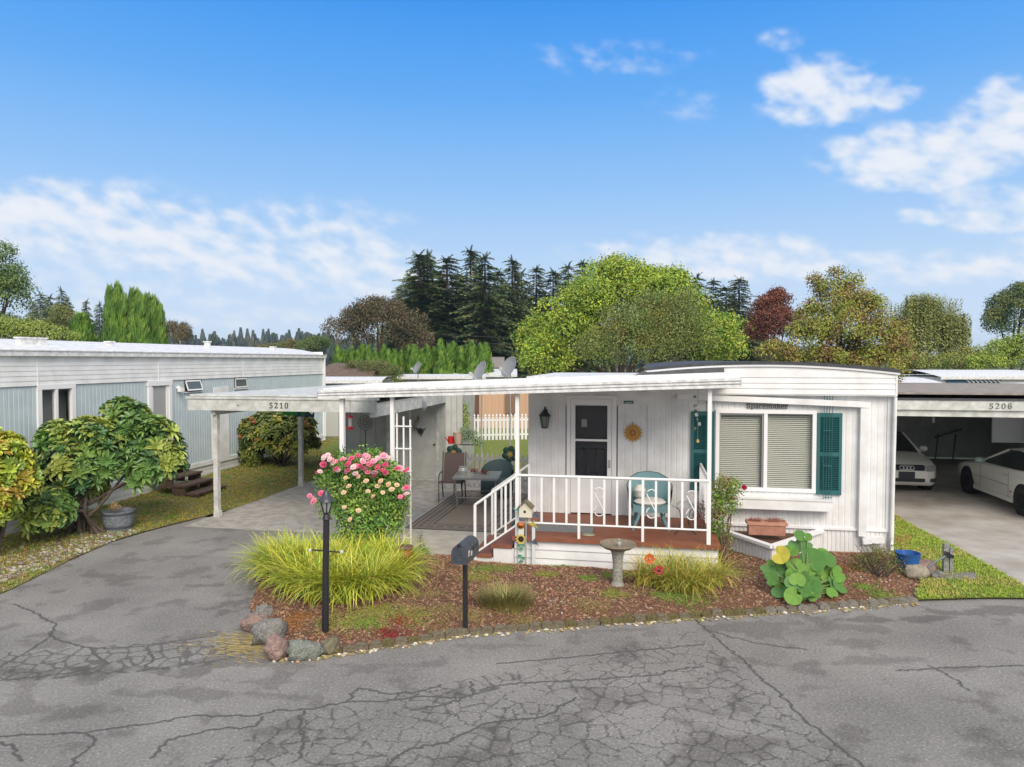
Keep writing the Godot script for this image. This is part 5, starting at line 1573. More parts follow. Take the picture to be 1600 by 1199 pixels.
# ---- cars
func wheel(parent: Node3D, at: Vector3, side: float) -> void:
	var w := Node3D.new()
	w.name = "wheel"
	parent.add_child(w, true)
	w.position = at
	var t := Basis(Vector3.BACK, -PI / 2 * side)
	part(w, "tyre", mb().lathe([Vector2(0.2, -0.1), Vector2(0.30, -0.1), Vector2(0.32, -0.06), Vector2(0.32, 0.06), Vector2(0.30, 0.1), Vector2(0.22, 0.1), Vector2(0.21, 0.06)], Vector3.ZERO, 24, t), mat(Color(0.02, 0.02, 0.02), 0.85))
	var r := mb()
	r.lathe([Vector2(0.0, 0.02), Vector2(0.21, 0.02), Vector2(0.215, 0.085), Vector2(0.2, 0.09), Vector2(0.19, 0.03)], Vector3.ZERO, 24, t)
	for i in 5:
		var a := TAU * i / 5.0 + 0.3
		r.box(t * (Vector3(cos(a), 0, sin(a)) * 0.11 + Vector3.UP * 0.075), Vector3(0.2, 0.022, 0.055), t * Basis(Vector3.UP, -a))
	r.lathe([Vector2(0.0, 0.09), Vector2(0.035, 0.085), Vector2(0.04, 0.06)], Vector3.ZERO, 10, t)
	part(w, "rim", r, mat(Color(0.42, 0.42, 0.43), 0.3, 0.8))

func car(o: Node3D, L: float, W: float, st: Array, gh: Array, paint: Material, axle: Array) -> void:
	# st: stations [z, half width share, bottom, shoulder, top]; front is +z. gh: glass house [z, half width low, y low, half width high, y high]
	var P := []
	for s in st:
		var w: float = W * s[1]
		var row := [Vector3(0, s[2], s[0]), Vector3(w * 0.86, s[2], s[0]), Vector3(w * 0.96, s[2] + 0.05, s[0]), Vector3(w, lerpf(s[2], s[3], 0.45), s[0]), Vector3(w * 0.995, lerpf(s[2], s[3], 0.75), s[0]), Vector3(w * 0.965, s[3], s[0]), Vector3(w * 0.90, lerpf(s[3], s[4], 0.6), s[0]), Vector3(w * 0.6, s[4] - 0.01, s[0]), Vector3(0, s[4], s[0])]
		var full := row.duplicate()
		for j in range(row.size() - 2, 0, -1): full.append(Vector3(-row[j].x, row[j].y, row[j].z))
		P.append(full)
	var b := mb()
	b.grid(P, true)
	for e in [0, P.size() - 1]:
		var c := Vector3(0, (st[e][2] + st[e][4]) / 2, st[e][0])
		for j in P[e].size():
			var k: int = (j + 1) % P[e].size()
			if e == 0: b.tri(c, P[e][j], P[e][k])
			else: b.tri(c, P[e][k], P[e][j])
	part(o, "body", b, paint)
	var Q := []
	for s in gh:
		var hw: float = s[1]
		var row := [Vector3(hw, s[2], s[0]), Vector3(lerpf(s[1], s[3], 0.5) + 0.012, lerpf(s[2], s[4], 0.5), s[0]), Vector3(s[3], s[4] - 0.04, s[0]), Vector3(s[3] * 0.9, s[4] - 0.008, s[0]), Vector3(s[3] * 0.5, s[4] + 0.012, s[0]), Vector3(0, s[4] + 0.018, s[0])]
		var full := row.duplicate()
		for j in range(row.size() - 2, -1, -1): full.append(Vector3(-row[j].x, row[j].y, row[j].z))
		Q.append(full)
	part(o, "windows", mb().grid(Q), M.darkglass)
	# roof skin and pillars a little proud of the glass
	var R := []
	for i in range(2, gh.size() - 2):
		var row := []
		for p in Q[i].slice(2, 9): row.append(p + Vector3(0, 0.008, 0) + Vector3(signf(p.x) * 0.006, 0, 0))
		R.append(row)
	part(o, "roof", mb().grid(R), paint)
	for sx in [-1.0, 1.0]:
		for pr in [[0, 1], [gh.size() - 3, gh.size() - 1]]:
			var lo: Array = gh[pr[0]] if pr[0] == 0 else gh[-1]
			var hi: Array = gh[2] if pr[0] == 0 else gh[-3]
			part(o, "pillar", mb().tube([Vector3(sx * (lo[1] + 0.004), lo[2], lo[0]), Vector3(sx * (hi[3] + 0.004), hi[4] - 0.03, hi[0])], [0.035, 0.028], 6), paint)
	for az in axle:
		for sx in [-1.0, 1.0]:
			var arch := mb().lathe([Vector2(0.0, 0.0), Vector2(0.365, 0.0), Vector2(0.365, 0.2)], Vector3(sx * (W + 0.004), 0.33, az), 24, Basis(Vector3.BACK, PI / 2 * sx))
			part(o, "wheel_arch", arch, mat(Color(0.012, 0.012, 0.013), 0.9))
			wheel(o, Vector3(sx * (W - 0.085), 0.32, az), sx)

func cars() -> void:
	var paint := mat(Color(0.74, 0.735, 0.70), 0.25)
	paint.clearcoat_enabled = true
	paint.clearcoat = 0.6
	paint.clearcoat_roughness = 0.06
	var y := side_y(0, -20) + 0.002
	var o := thing("parked_car", "white sedan with four ring emblem parked nose out under the carport", "car", Vector3(6.56, y, -21.8))
	var st := []
	for s in [[2.16, 0.62, 0.32, 0.55, 0.60], [2.10, 0.80, 0.22, 0.62, 0.68], [1.98, 0.92, 0.19, 0.68, 0.76], [1.75, 0.98, 0.18, 0.76, 0.84], [1.3, 1.0, 0.17, 0.83, 0.92], [0.85, 1.0, 0.17, 0.88, 0.97], [0.3, 1.0, 0.17, 0.9, 0.98], [-0.8, 1.0, 0.17, 0.92, 0.98], [-1.5, 0.99, 0.18, 0.92, 0.98], [-2.0, 0.94, 0.22, 0.88, 0.97], [-2.2, 0.8, 0.3, 0.8, 0.9]]: st.append(s)
	car(o, 4.4, 0.815, st, [[0.98, 0.70, 0.94, 0.69, 0.95], [0.75, 0.72, 0.93, 0.64, 1.10], [0.12, 0.74, 0.93, 0.56, 1.40], [-0.5, 0.74, 0.94, 0.56, 1.43], [-1.05, 0.74, 0.95, 0.55, 1.38], [-1.5, 0.72, 0.95, 0.60, 1.15], [-1.75, 0.70, 0.95, 0.69, 0.96]], paint, [1.32, -1.3])
	part(o, "grille", mb().bx(-0.42, 0.42, 0.60, 0.73, 1.9, 2.165), mat(Color(0.012, 0.016, 0.03), 0.8))
	var em := mb()
	for i in 4:
		var pts := []
		for k in 17: pts.append(Vector3(-0.12 + 0.08 * i + cos(TAU * k / 16.0) * 0.052, 0.667 + sin(TAU * k / 16.0) * 0.052, 2.175))
		em.tube(pts, [0.011], 5, false)
	part(o, "emblem", em, mat(Color(0.7, 0.7, 0.72), 0.2, 0.6))
	part(o, "badge", mb().bx(-0.37, -0.25, 0.62, 0.64, 2.165, 2.17), mat(Color(0.5, 0.5, 0.5), 0.4))
	part(o, "plate", mb().bx(-0.19, 0.19, 0.40, 0.57, 2.14, 2.18), mat(Color(0.018, 0.02, 0.03), 0.5))
	for q in [[-0.72, -0.5], [-0.43, 0.43], [0.5, 0.72]]: part(o, "intake", mb().bx(q[0], q[1], 0.31, 0.40, 1.9, 2.172 if absf(q[0] + q[1]) < 0.1 else 2.13), mat(Color(0.015, 0.016, 0.02), 0.6))
	for sx in [-1.0, 1.0]:
		var hl := mb()
		hl.grid([[Vector3(sx * 0.46, 0.58, 2.17), Vector3(sx * 0.47, 0.72, 2.10)], [Vector3(sx * 0.62, 0.585, 2.14), Vector3(sx * 0.62, 0.735, 2.05)], [Vector3(sx * 0.745, 0.60, 2.03), Vector3(sx * 0.735, 0.74, 1.95)]])
		part(o, "headlight", hl, mat(Color(0.30, 0.31, 0.30), 0.08))
		part(o, "turn_signal", mb().grid([[Vector3(sx * 0.748, 0.60, 2.028), Vector3(sx * 0.738, 0.74, 1.948)], [Vector3(sx * 0.825, 0.62, 1.80), Vector3(sx * 0.815, 0.735, 1.76)]]), mat(Color(0.55, 0.30, 0.08), 0.2))
		part(o, "mirror", mb().lathe([Vector2(0, -0.1), Vector2(0.07, -0.08), Vector2(0.085, 0.03), Vector2(0.05, 0.1), Vector2(0, 0.11)], Vector3(sx * 0.92, 0.99, 0.62), 10, Basis(Vector3.BACK, PI / 2)).tube([Vector3(sx * 0.74, 0.95, 0.62), Vector3(sx * 0.9, 0.97, 0.62)], [0.03], 5), paint)
	part(o, "sunroof", mb().bx(-0.38, 0.38, 1.444, 1.452, -0.55, -0.1), M.darkglass)
	# coupe, nose to the back
	o = thing("parked_car", "white two door coupe with tinted windows parked nose in beside the sedan", "car", Vector3(9.02, y, -18.72), PI)
	st = []
	for s in [[2.42, 0.55, 0.36, 0.52, 0.58], [2.34, 0.78, 0.24, 0.58, 0.66], [2.1, 0.92, 0.2, 0.66, 0.74], [1.7, 0.98, 0.18, 0.72, 0.82], [1.1, 1.0, 0.18, 0.78, 0.90], [0.6, 1.0, 0.18, 0.84, 0.94], [0.0, 1.0, 0.18, 0.86, 0.95], [-1.0, 1.0, 0.18, 0.90, 0.97], [-1.6, 0.99, 0.19, 0.93, 1.0], [-2.2, 0.95, 0.24, 0.93, 1.01], [-2.45, 0.85, 0.32, 0.86, 0.95]]: st.append(s)
	car(o, 4.9, 0.88, st, [[0.85, 0.74, 0.90, 0.73, 0.91], [0.55, 0.77, 0.89, 0.68, 1.08], [-0.1, 0.79, 0.90, 0.58, 1.33], [-0.6, 0.79, 0.92, 0.57, 1.37], [-1.15, 0.78, 0.94, 0.56, 1.31], [-1.6, 0.76, 0.97, 0.62, 1.15], [-1.95, 0.74, 0.99, 0.73, 1.0]], paint, [1.38, -1.36])
	for sx in [-1.0, 1.0]:
		part(o, "mirror", mb().lathe([Vector2(0, -0.11), Vector2(0.06, -0.09), Vector2(0.08, 0.02), Vector2(0.05, 0.1), Vector2(0, 0.11)], Vector3(sx * 0.95, 0.97, 0.5), 10, Basis(Vector3.BACK, PI / 2)), mat(Color(0.35, 0.45, 0.42), 0.3))
		part(o, "door_line", mb().bx(sx * 0.883 - 0.003, sx * 0.883 + 0.003, 0.3, 0.88, -0.76, -0.75).bx(sx * 0.883 - 0.003, sx * 0.883 + 0.003, 0.3, 0.84, 0.62, 0.63).bx(sx * 0.884 - 0.004, sx * 0.884 + 0.004, 0.55, 0.562, -0.75, 1.0), mat(Color(0.25, 0.24, 0.22), 0.6))
		part(o, "door_handle", mb().bx(sx * 0.885 - 0.008, sx * 0.885 + 0.008, 0.76, 0.79, -0.66, -0.5), mat(Color(0.45, 0.44, 0.42), 0.4))
		part(o, "side_skirt", mb().bx(sx * 0.87 - 0.03, sx * 0.87 + 0.03, 0.2, 0.3, -0.95, 0.95), paint)
		part(o, "side_badge", mb().bx(sx * 0.884 - 0.004, sx * 0.884 + 0.004, 0.42, 0.45, -0.9, -0.84), mat(Color(0.35, 0.03, 0.03), 0.5))
	part(o, "pillar", mb().box(Vector3(-0.72, 1.1, -0.85), Vector3(0.02, 0.42, 0.1), Basis(Vector3.BACK, -0.55)), M.black)

func objects() -> void:
	cars()
	# lamp post
	var o := thing("lamp_post", "black garden lamp post with lantern standing in the yellow grass", "lamp post", gp(508, 990, 0.08))
	part(o, "pole", mb().tube([Vector3(0, -0.05, 0), Vector3(0.012, 0.7, 0), Vector3(0.028, 1.36, 0)], [0.042, 0.038, 0.036], 12), M.black)
	part(o, "cross_bar", mb().tube([Vector3(-0.17, 0.985, 0), Vector3(0.0, 0.99, 0.03), Vector3(0.2, 0.975, 0)], [0.009], 6), M.black)
	for sx in [-0.18, 0.215]: part(o, "knob", mb().lathe([Vector2(0, -0.022), Vector2(0.02, -0.012), Vector2(0.022, 0.01), Vector2(0, 0.022)], Vector3(sx, 0.98, 0), 8), mat(Color(0.6, 0.6, 0.57), 0.5))
	part(o, "collar", mb().lathe([Vector2(0.036, 1.35), Vector2(0.05, 1.36), Vector2(0.03, 1.42), Vector2(0.045, 1.43), Vector2(0, 1.43)], Vector3(0.028, 0, 0), 10), M.black)
	part(o, "lantern_glass", mb().lathe([Vector2(0.0, 1.435), Vector2(0.035, 1.44), Vector2(0.07, 1.57), Vector2(0.0, 1.572)], Vector3(0.028, 0, 0), 6), mat(Color(0.30, 0.33, 0.33), 0.12))
	var f := mb()
	for i in 6:
		var a := TAU * i / 6.0
		f.tube([Vector3(0.028 + cos(a) * 0.038, 1.435, sin(a) * 0.038), Vector3(0.028 + cos(a) * 0.074, 1.575, sin(a) * 0.074)], [0.007], 4)
	part(o, "lantern_frame", f, M.black)
	part(o, "lantern_roof", mb().lathe([Vector2(0.0, 1.57), Vector2(0.098, 1.57), Vector2(0.085, 1.6), Vector2(0.05, 1.645), Vector2(0.032, 1.69), Vector2(0.012, 1.70), Vector2(0.014, 1.73), Vector2(0, 1.745)], Vector3(0.028, 0, 0), 6), mat(Color(0.045, 0.05, 0.06), 0.4))
	# mailbox, seen three quarter, door towards the road
	o = thing("mailbox", "dark grey metal mailbox on a thin black post at the road edge", "mailbox", gp(727, 983, 0.06), -0.04)
	part(o, "post", mb().bx(-0.025, 0.025, -0.05, 0.86, -0.025, 0.025), M.black)
	var arc := []
	var w := 0.095
	for z in [-0.24, 0.24]:
		var r := []
		r.append(Vector3(w, 0.85, z)); r.append(Vector3(w, 0.98, z))
		for k in range(1, 8): r.append(Vector3(cos(PI * k / 8.0) * w, 0.98 + sin(PI * k / 8.0) * w, z))
		r.append(Vector3(-w, 0.98, z)); r.append(Vector3(-w, 0.85, z))
		arc.append(r)
	var bm := mb()
	bm.grid(arc)
	bm.quad(Vector3(-w, 0.85, -0.24), Vector3(w, 0.85, -0.24), Vector3(w, 0.85, 0.24), Vector3(-w, 0.85, 0.24))
	var steel := textured(Color(0.035, 0.042, 0.05), Color(0.065, 0.075, 0.088), 0.5, 0.3, 0.03, 1.4, 128, 0.0, 81)
	part(o, "box", bm, steel)
	for z in [0.245, -0.243]:
		var d := mb()
		var row: Array = arc[1] if z > 0 else arc[0]
		for k in row.size() - 1:
			var a := Vector3(row[k].x * 1.02, row[k].y, z)
			var c := Vector3(row[k + 1].x * 1.02, row[k + 1].y, z)
			d.tri(Vector3(0, 0.9, z), a, c)
			d.quad(Vector3(a.x, a.y, z - 0.02), a, c, Vector3(c.x, c.y, z - 0.02))
		d.tri(Vector3(0, 0.9, z), Vector3(-w, 0.85, z), Vector3(w, 0.85, z))
		part(o, "door" if z > 0 else "back", d, steel)
	part(o, "door_rib", mb().bx(-0.05, 0.05, 0.965, 0.972, 0.245, 0.25).bx(-0.05, 0.05, 0.885, 0.892, 0.245, 0.25), steel)
	part(o, "latch", mb().bx(-0.02, 0.02, 1.055, 1.09, 0.235, 0.26), M.black)
	part(o, "flag_arm", mb().bx(w + 0.004, w + 0.01, 0.97, 1.0, -0.2, 0.0), M.black)
	part(o, "sticker", mb().bx(w + 0.001, w + 0.003, 0.93, 1.0, 0.13, 0.19).bx(w + 0.001, w + 0.003, 0.915, 0.97, 0.03, 0.08), mat(Color(0.6, 0.56, 0.56), 0.5))
	part(o, "sticker", mb().bx(w + 0.003, w + 0.004, 0.93, 0.975, 0.145, 0.165), mat(Color(0.45, 0.03, 0.05), 0.5))
	# bird bath
	o = thing("bird_bath", "weathered concrete bird bath with small bird figure on the mulch", "bird bath", gp(965, 917, 0.08))
	var cst := textured(Color(0.22, 0.21, 0.18), Color(0.45, 0.44, 0.40), 0.9, 0.25, 0.05, 2.0, 128, 1.0, 82)
	part(o, "pedestal", mb().lathe([Vector2(0.0, -0.05), Vector2(0.105, -0.05), Vector2(0.1, 0.03), Vector2(0.075, 0.08), Vector2(0.07, 0.35), Vector2(0.085, 0.47), Vector2(0.11, 0.53), Vector2(0, 0.53)], Vector3.ZERO, 16), cst)
	part(o, "basin", mb().lathe([Vector2(0.05, 0.525), Vector2(0.2, 0.56), Vector2(0.262, 0.605), Vector2(0.258, 0.625), Vector2(0.24, 0.618), Vector2(0.15, 0.58), Vector2(0.0, 0.572)], Vector3.ZERO, 28), textured(Color(0.15, 0.12, 0.085), Color(0.26, 0.22, 0.16), 0.8, 0.3, 0.05, 1.6, 128, 0.0, 83))
	part(o, "bird_figure", mb().lathe([Vector2(0, 0.57), Vector2(0.03, 0.575), Vector2(0.035, 0.62), Vector2(0.02, 0.65), Vector2(0.022, 0.675), Vector2(0.0, 0.695)], Vector3(0.02, 0, 0), 8), cst)
	# glass flowers on stakes
	for q in [[1015, 873, 0.085, Color(0.62, 0.19, 0.05), "orange glass flower stake standing in the golden grass clump", "glass_flower"], [1030, 891, 0.08, Color(0.62, 0.05, 0.10), "red glass flower stake with dark centre in golden grass clump", "glass_flower"]]:
		var at := dp(q[0], q[1], 10.0)
		var g := thing(q[5], q[4], "garden ornament", Vector3(at.x, 0.06, at.z))
		part(g, "stake", mb().tube([Vector3.ZERO, Vector3(0, at.y - 0.06, -0.01)], [0.006], 5), mat(Color(0.1, 0.15, 0.1), 0.6))
		var fl := mb()
		for k in 2:
			for i in 8:
				var a := TAU * (i + 0.5 * k) / 8.0
				var u := Vector3(cos(a), sin(a), 0)
				var s := Vector3(-sin(a), cos(a), 0)
				var r: float = q[2] * (1.0 - 0.35 * k)
				fl.quad(Vector3(0, 0, 0.015 * k), u * r * 0.7 - s * r * 0.33 + Vector3(0, 0, 0.02), u * r + Vector3(0, 0, 0.03 + 0.01 * k), u * r * 0.7 + s * r * 0.33 + Vector3(0, 0, 0.02))
		part(g, "petals", fl, mat(q[3], 0.15)).position = Vector3(0, at.y - 0.06, 0)
		part(g, "centre", mb().lathe([Vector2(0, 0), Vector2(0.022, 0.0), Vector2(0.015, 0.02), Vector2(0, 0.026)], Vector3(0, at.y - 0.06, 0.02), 8, Basis(Vector3.RIGHT, PI / 2)), mat(Color(0.5, 0.2, 0.12) if q[0] < 1020 else Color(0.06, 0.02, 0.06), 0.2))
	# stacked birdhouse sign at the porch corner
	o = thing("birdhouse_stake", "painted wooden birdhouse and sunflower yard stake before the porch corner", "garden ornament", gp(822, 884, 0.05))
	var cw := mat(Color(0.66, 0.62, 0.50), 0.7)
	part(o, "slat", mb().bx(-0.125, -0.035, 0.0, 0.62, -0.008, 0.008), mat(Color(0.62, 0.66, 0.58), 0.7))
	part(o, "slat", mb().bx(0.095, 0.145, -0.03, 0.66, -0.008, 0.008), mat(Color(0.60, 0.64, 0.64), 0.7))
	part(o, "pole", mb().tube([Vector3(0, 0, 0.012), Vector3(0, 0.8, 0.012)], [0.011], 6), mat(Color(0.35, 0.37, 0.33), 0.6))
	var hb := mb()
	hb.bx(-0.1, 0.1, 0.78, 0.92, -0.07, 0.07)
	hb.tri(Vector3(-0.1, 0.92, 0.07), Vector3(0.1, 0.92, 0.07), Vector3(0, 1.02, 0.07)); hb.tri(Vector3(0.1, 0.92, -0.07), Vector3(-0.1, 0.92, -0.07), Vector3(0, 1.02, -0.07))
	var hs := part(o, "birdhouse", hb, cw)
	part(hs, "roof", mb().box(Vector3(-0.065, 0.985, 0.01), Vector3(0.16, 0.012, 0.2), Basis(Vector3.BACK, 0.78)).box(Vector3(0.065, 0.985, 0.01), Vector3(0.16, 0.012, 0.2), Basis(Vector3.BACK, -0.78)), mat(Color(0.17, 0.15, 0.08), 0.8))
	part(hs, "hole", mb().lathe([Vector2(0, 0), Vector2(0.022, 0), Vector2(0.022, 0.004), Vector2(0, 0.004)], Vector3(-0.01, 0.87, 0.069), 10, Basis(Vector3.RIGHT, PI / 2)), M.black)
	for q in [[-0.13, 0.9, Color(0.16, 0.42, 0.38)], [0.14, 0.83, Color(0.07, 0.13, 0.2)], [0.1, 0.68, Color(0.5, 0.42, 0.06)], [0.12, 0.4, Color(0.09, 0.11, 0.14)]]:
		var bd := mb()
		bd.tri(Vector3(-0.05, -0.02, 0), Vector3(0.06, -0.05, 0), Vector3(0.02, 0.03, 0)); bd.tri(Vector3(-0.02, 0, 0.004), Vector3(0.03, 0, 0.004), Vector3(0.05, 0.07, 0.02)); bd.tri(Vector3(0.03, -0.02, 0), Vector3(0.1, -0.09, 0), Vector3(0.05, 0.0, 0))
		bd.lathe([Vector2(0, -0.02), Vector2(0.02, 0), Vector2(0, 0.022)], Vector3(-0.05, 0.0, 0), 8)
		part(o, "bird", bd, mat(q[2], 0.6)).position = Vector3(q[0], q[1], 0.03)
	part(o, "pumpkin", mb().lathe([Vector2(0, -0.055), Vector2(0.045, -0.045), Vector2(0.065, 0), Vector2(0.045, 0.045), Vector2(0, 0.05)], Vector3(-0.085, 0.645, 0.02), 12, Basis.from_scale(Vector3(1, 1, 0.4))), mat(Color(0.50, 0.16, 0.03), 0.6))
	var sf := mb()
	for i in 12:
		var a := TAU * i / 12.0
		var u := Vector3(cos(a), sin(a), 0)
		var s := Vector3(-sin(a), cos(a), 0) * 0.022
		sf.quad(u * 0.03 - s, u * 0.03 + s, u * 0.085 + s * 0.3, u * 0.085 - s * 0.3)
	part(o, "sunflower", sf, mat(Color(0.62, 0.48, 0.12), 0.6)).position = Vector3(-0.08, 0.42, 0.015)
	part(o, "sunflower_eye", mb().lathe([Vector2(0, 0), Vector2(0.036, 0), Vector2(0.03, 0.012), Vector2(0, 0.014)], Vector3(-0.08, 0.42, 0.014), 10, Basis(Vector3.RIGHT, PI / 2)), mat(Color(0.03, 0.022, 0.015), 0.8))
	var lv := mb()
	for q in [[-0.11, 0.32, 0.5], [-0.05, 0.32, -0.5], [-0.08, 0.26, 0.0], [-0.1, 0.15, 0.4], [-0.05, 0.12, -0.4], [-0.08, 0.06, 0.2]]: leaf(lv, Vector3(q[0], q[1], 0.014), Basis(Vector3.BACK, q[2]) * Basis(Vector3.RIGHT, PI / 2), 0.09, 0.06)
	part(o, "painted_leaves", lv, mat(Color(0.10, 0.27, 0.20), 0.7))
	# red milk can
	o = thing("milk_can", "bright red metal milk can half hidden by the grass clump", "milk can", gp(634, 905, 0.04))
	part(o, "body", mb().lathe([Vector2(0.0, 0.0), Vector2(0.13, 0.0), Vector2(0.135, 0.3), Vector2(0.12, 0.36), Vector2(0.085, 0.42), Vector2(0.085, 0.47), Vector2(0.0, 0.47)], Vector3.ZERO, 18), mat(Color(0.40, 0.012, 0.015), 0.35))
	part(o, "lid", mb().lathe([Vector2(0.11, 0.46), Vector2(0.12, 0.475), Vector2(0.1, 0.5), Vector2(0.0, 0.505)], Vector3.ZERO, 18), mat(Color(0.13, 0.06, 0.05), 0.5))
	# half barrel
	o = thing("barrel_planter", "faded blue grey half barrel planter holding a dried plant", "planter", Vector3(-10.02, lawn_y(-10.0, -12.0), -12.0))
	o.scale = Vector3.ONE * 0.84
	var stave := textured(Color(0.10, 0.115, 0.13), Color(0.21, 0.235, 0.26), 0.85, 0.5, 0.03, 1.6, 128, 1.0, 84)
	part(o, "tub", mb().lathe([Vector2(0.0, 0.0), Vector2(0.29, 0.0), Vector2(0.315, 0.15), Vector2(0.345, 0.44), Vector2(0.32, 0.44), Vector2(0.3, 0.32), Vector2(0.0, 0.32)], Vector3.ZERO, 24), stave)
	for q in [[0.06, 0.302], [0.36, 0.338]]: part(o, "hoop", mb().lathe([Vector2(q[1] + 0.001, q[0]), Vector2(q[1] + 0.008, q[0] + 0.002), Vector2(q[1] + 0.012, q[0] + 0.05), Vector2(q[1] + 0.002, q[0] + 0.052)], Vector3.ZERO, 24), mat(Color(0.06, 0.065, 0.075), 0.6))
	crown(o, "dried_flowers", [[Vector3(-0.12, 0.5, 0.0), Vector3(0.14, 0.12, 0.12)]], 60, 0.06, [Color(0.25, 0.17, 0.10), Color(0.33, 0.25, 0.14)], G.clump, M.leaf, 0.1)
	# terracotta window box on the planter
	o = thing("terracotta_planter", "terracotta trough with dried red sedum standing on the ribbed planter", "planter", Vector3(1.98, 0.4, -12.35), 0.02)
	var tc := textured(Color(0.42, 0.20, 0.135), Color(0.52, 0.27, 0.19), 0.85, 0.6, 0.03, 1.4, 128, 0.0, 85)
	var tb := mb()
	tb.ribs(Vector3(-0.29, 0.0, 0.1), Vector3.RIGHT, 0.58, Vector3(0, 1, 0.12), 0.17, Vector3.BACK, 0.03, 0.006)
	tb.bx(-0.29, 0.29, 0.0, 0.17, -0.11, 0.09).bx(-0.32, 0.32, 0.17, 0.215, -0.13, 0.135)
	part(o, "trough", tb, tc)
	crown(o, "sedum", [[Vector3(-0.16, 0.23, 0), Vector3(0.15, 0.04, 0.09)], [Vector3(0.14, 0.23, 0), Vector3(0.17, 0.04, 0.09)]], 130, 0.035, [Color(0.22, 0.05, 0.04), Color(0.30, 0.10, 0.07), Color(0.15, 0.05, 0.04)], G.clump, M.leaf, 0.1)
	# blue pot and water post
	o = thing("flower_pot", "cracked cobalt blue glazed pot with rusty dead plant on the grass", "pot", gp(1418, 897, 0.03))
	part(o, "pot", mb().lathe([Vector2(0.0, 0.0), Vector2(0.13, 0.0), Vector2(0.17, 0.28), Vector2(0.185, 0.33), Vector2(0.165, 0.33), Vector2(0.15, 0.27), Vector2(0.0, 0.27)], Vector3.ZERO, 18), mat(Color(0.02, 0.10, 0.32), 0.25))
	crown(o, "dead_plant", [[Vector3(-0.05, 0.46, -0.05), Vector3(0.16, 0.16, 0.1)]], 46, 0.045, [Color(0.28, 0.12, 0.05), Color(0.36, 0.18, 0.08)], G.clump, M.leaf, 0.1)
	o = thing("water_post", "grey wooden water tap post with black valve and coiled hose", "water tap", gp(1478, 896, 0.03))
	part(o, "post", mb().bx(-0.04, 0.03, -0.05, 0.46, -0.035, 0.035).bx(0.05, 0.1, -0.05, 0.4, -0.03, 0.02), textured(Color(0.2, 0.2, 0.19), Color(0.34, 0.34, 0.32), 0.9, 0.3, 0.03, 1.5, 128, 1.0, 86))
	part(o, "valve", mb().box(Vector3(0.02, 0.3, 0.06), Vector3(0.13, 0.05, 0.05), Basis(Vector3.BACK, -0.5)).lathe([Vector2(0, 0), Vector2(0.035, 0), Vector2(0.035, 0.02), Vector2(0, 0.02)], Vector3(0.0, 0.31, 0.05), 10, Basis(Vector3.RIGHT, PI / 2)), M.black)
	part(o, "hose", mb().tube([Vector3(-0.02, 0.29, 0.06), Vector3(-0.15, 0.2, 0.06), Vector3(-0.27, 0.08, 0.05), Vector3(-0.34, 0.02, 0.0), Vector3(-0.5, 0.015, -0.05)], [0.014], 6), mat(Color(0.22, 0.26, 0.25), 0.5))
	# porch furniture
	o = thing("wicker_chair", "teal wicker armchair with a white cushion on the porch", "chair", Vector3(0.07, 0.5, -12.05), 0.08)
	var wk := textured(Color(0.14, 0.31, 0.34), Color(0.30, 0.48, 0.52), 0.75, 0.08, 0.05, 2.0, 128, 1.0, 87)
	for q in [[-0.26, 0.22, 0.06], [0.26, 0.22, -0.06], [-0.24, -0.24, 0.03], [0.24, -0.24, -0.03]]: part(o, "leg", mb().tube([Vector3(q[0] - q[2] * 0.5, 0, q[1] + 0.02), Vector3(q[0] + q[2], 0.22, q[1] * 0.95), Vector3(q[0], 0.38, q[1])], [0.022, 0.03, 0.034], 8), wk)
	part(o, "seat", mb().bx(-0.29, 0.29, 0.3, 0.40, -0.27, 0.27), wk)
	var bk := []
	for i in 9:
		var a := PI * (1.0 + i / 8.0) if false else lerpf(-0.35, PI + 0.35, i / 8.0)
		var d := Vector3(cos(a), 0, -sin(a))
		var hgt := 0.3 + 0.24 * pow(maxf(0.0, sin(a)), 0.8)
		bk.append([Vector3(d.x * 0.30, 0.34, d.z * 0.27), Vector3(d.x * 0.33, 0.34 + hgt * 0.6, d.z * 0.30), Vector3(d.x * 0.36, 0.34 + hgt, d.z * 0.33 - 0.03), Vector3(d.x * 0.39, 0.35 + hgt, d.z * 0.36 - 0.03), Vector3(d.x * 0.37, 0.33 + hgt * 0.6, d.z * 0.34), Vector3(d.x * 0.33, 0.30, d.z * 0.30)])
	part(o, "back", mb().grid(bk), wk)
	part(o, "cushion", mb().lathe([Vector2(0.0, 0.41), Vector2(0.24, 0.405), Vector2(0.27, 0.44), Vector2(0.22, 0.475), Vector2(0, 0.485)], Vector3(0, 0, 0.02), 14), mat(Color(0.62, 0.60, 0.55), 0.9))
	part(o, "pillow", mb().lathe([Vector2(0, -0.12), Vector2(0.09, -0.08), Vector2(0.11, 0.02), Vector2(0.06, 0.11), Vector2(0, 0.12)], Vector3(-0.17, 0.6, 0.0), 10, Basis.from_scale(Vector3(1, 1, 0.5))), mat(Color(0.62, 0.60, 0.55), 0.9))
	o = thing("side_table", "small black wrought iron side table with glass top on the porch", "side table", Vector3(0.62, 0.5, -11.75))
	part(o, "top", mb().lathe([Vector2(0.0, 0.44), Vector2(0.2, 0.44), Vector2(0.2, 0.455), Vector2(0.0, 0.455)], Vector3.ZERO, 20), mat(Color(0.45, 0.47, 0.46), 0.08))
	for i in 3:
		var a := TAU * i / 3.0 + 0.4
		var d := Vector3(cos(a), 0, sin(a))
		part(o, "leg", mb().tube([d * 0.2, d * 0.12 + Vector3.UP * 0.05, d * 0.06 + Vector3.UP * 0.2, d * 0.1 + Vector3.UP * 0.38, d * 0.18 + Vector3.UP * 0.44], [0.008], 5), M.black)
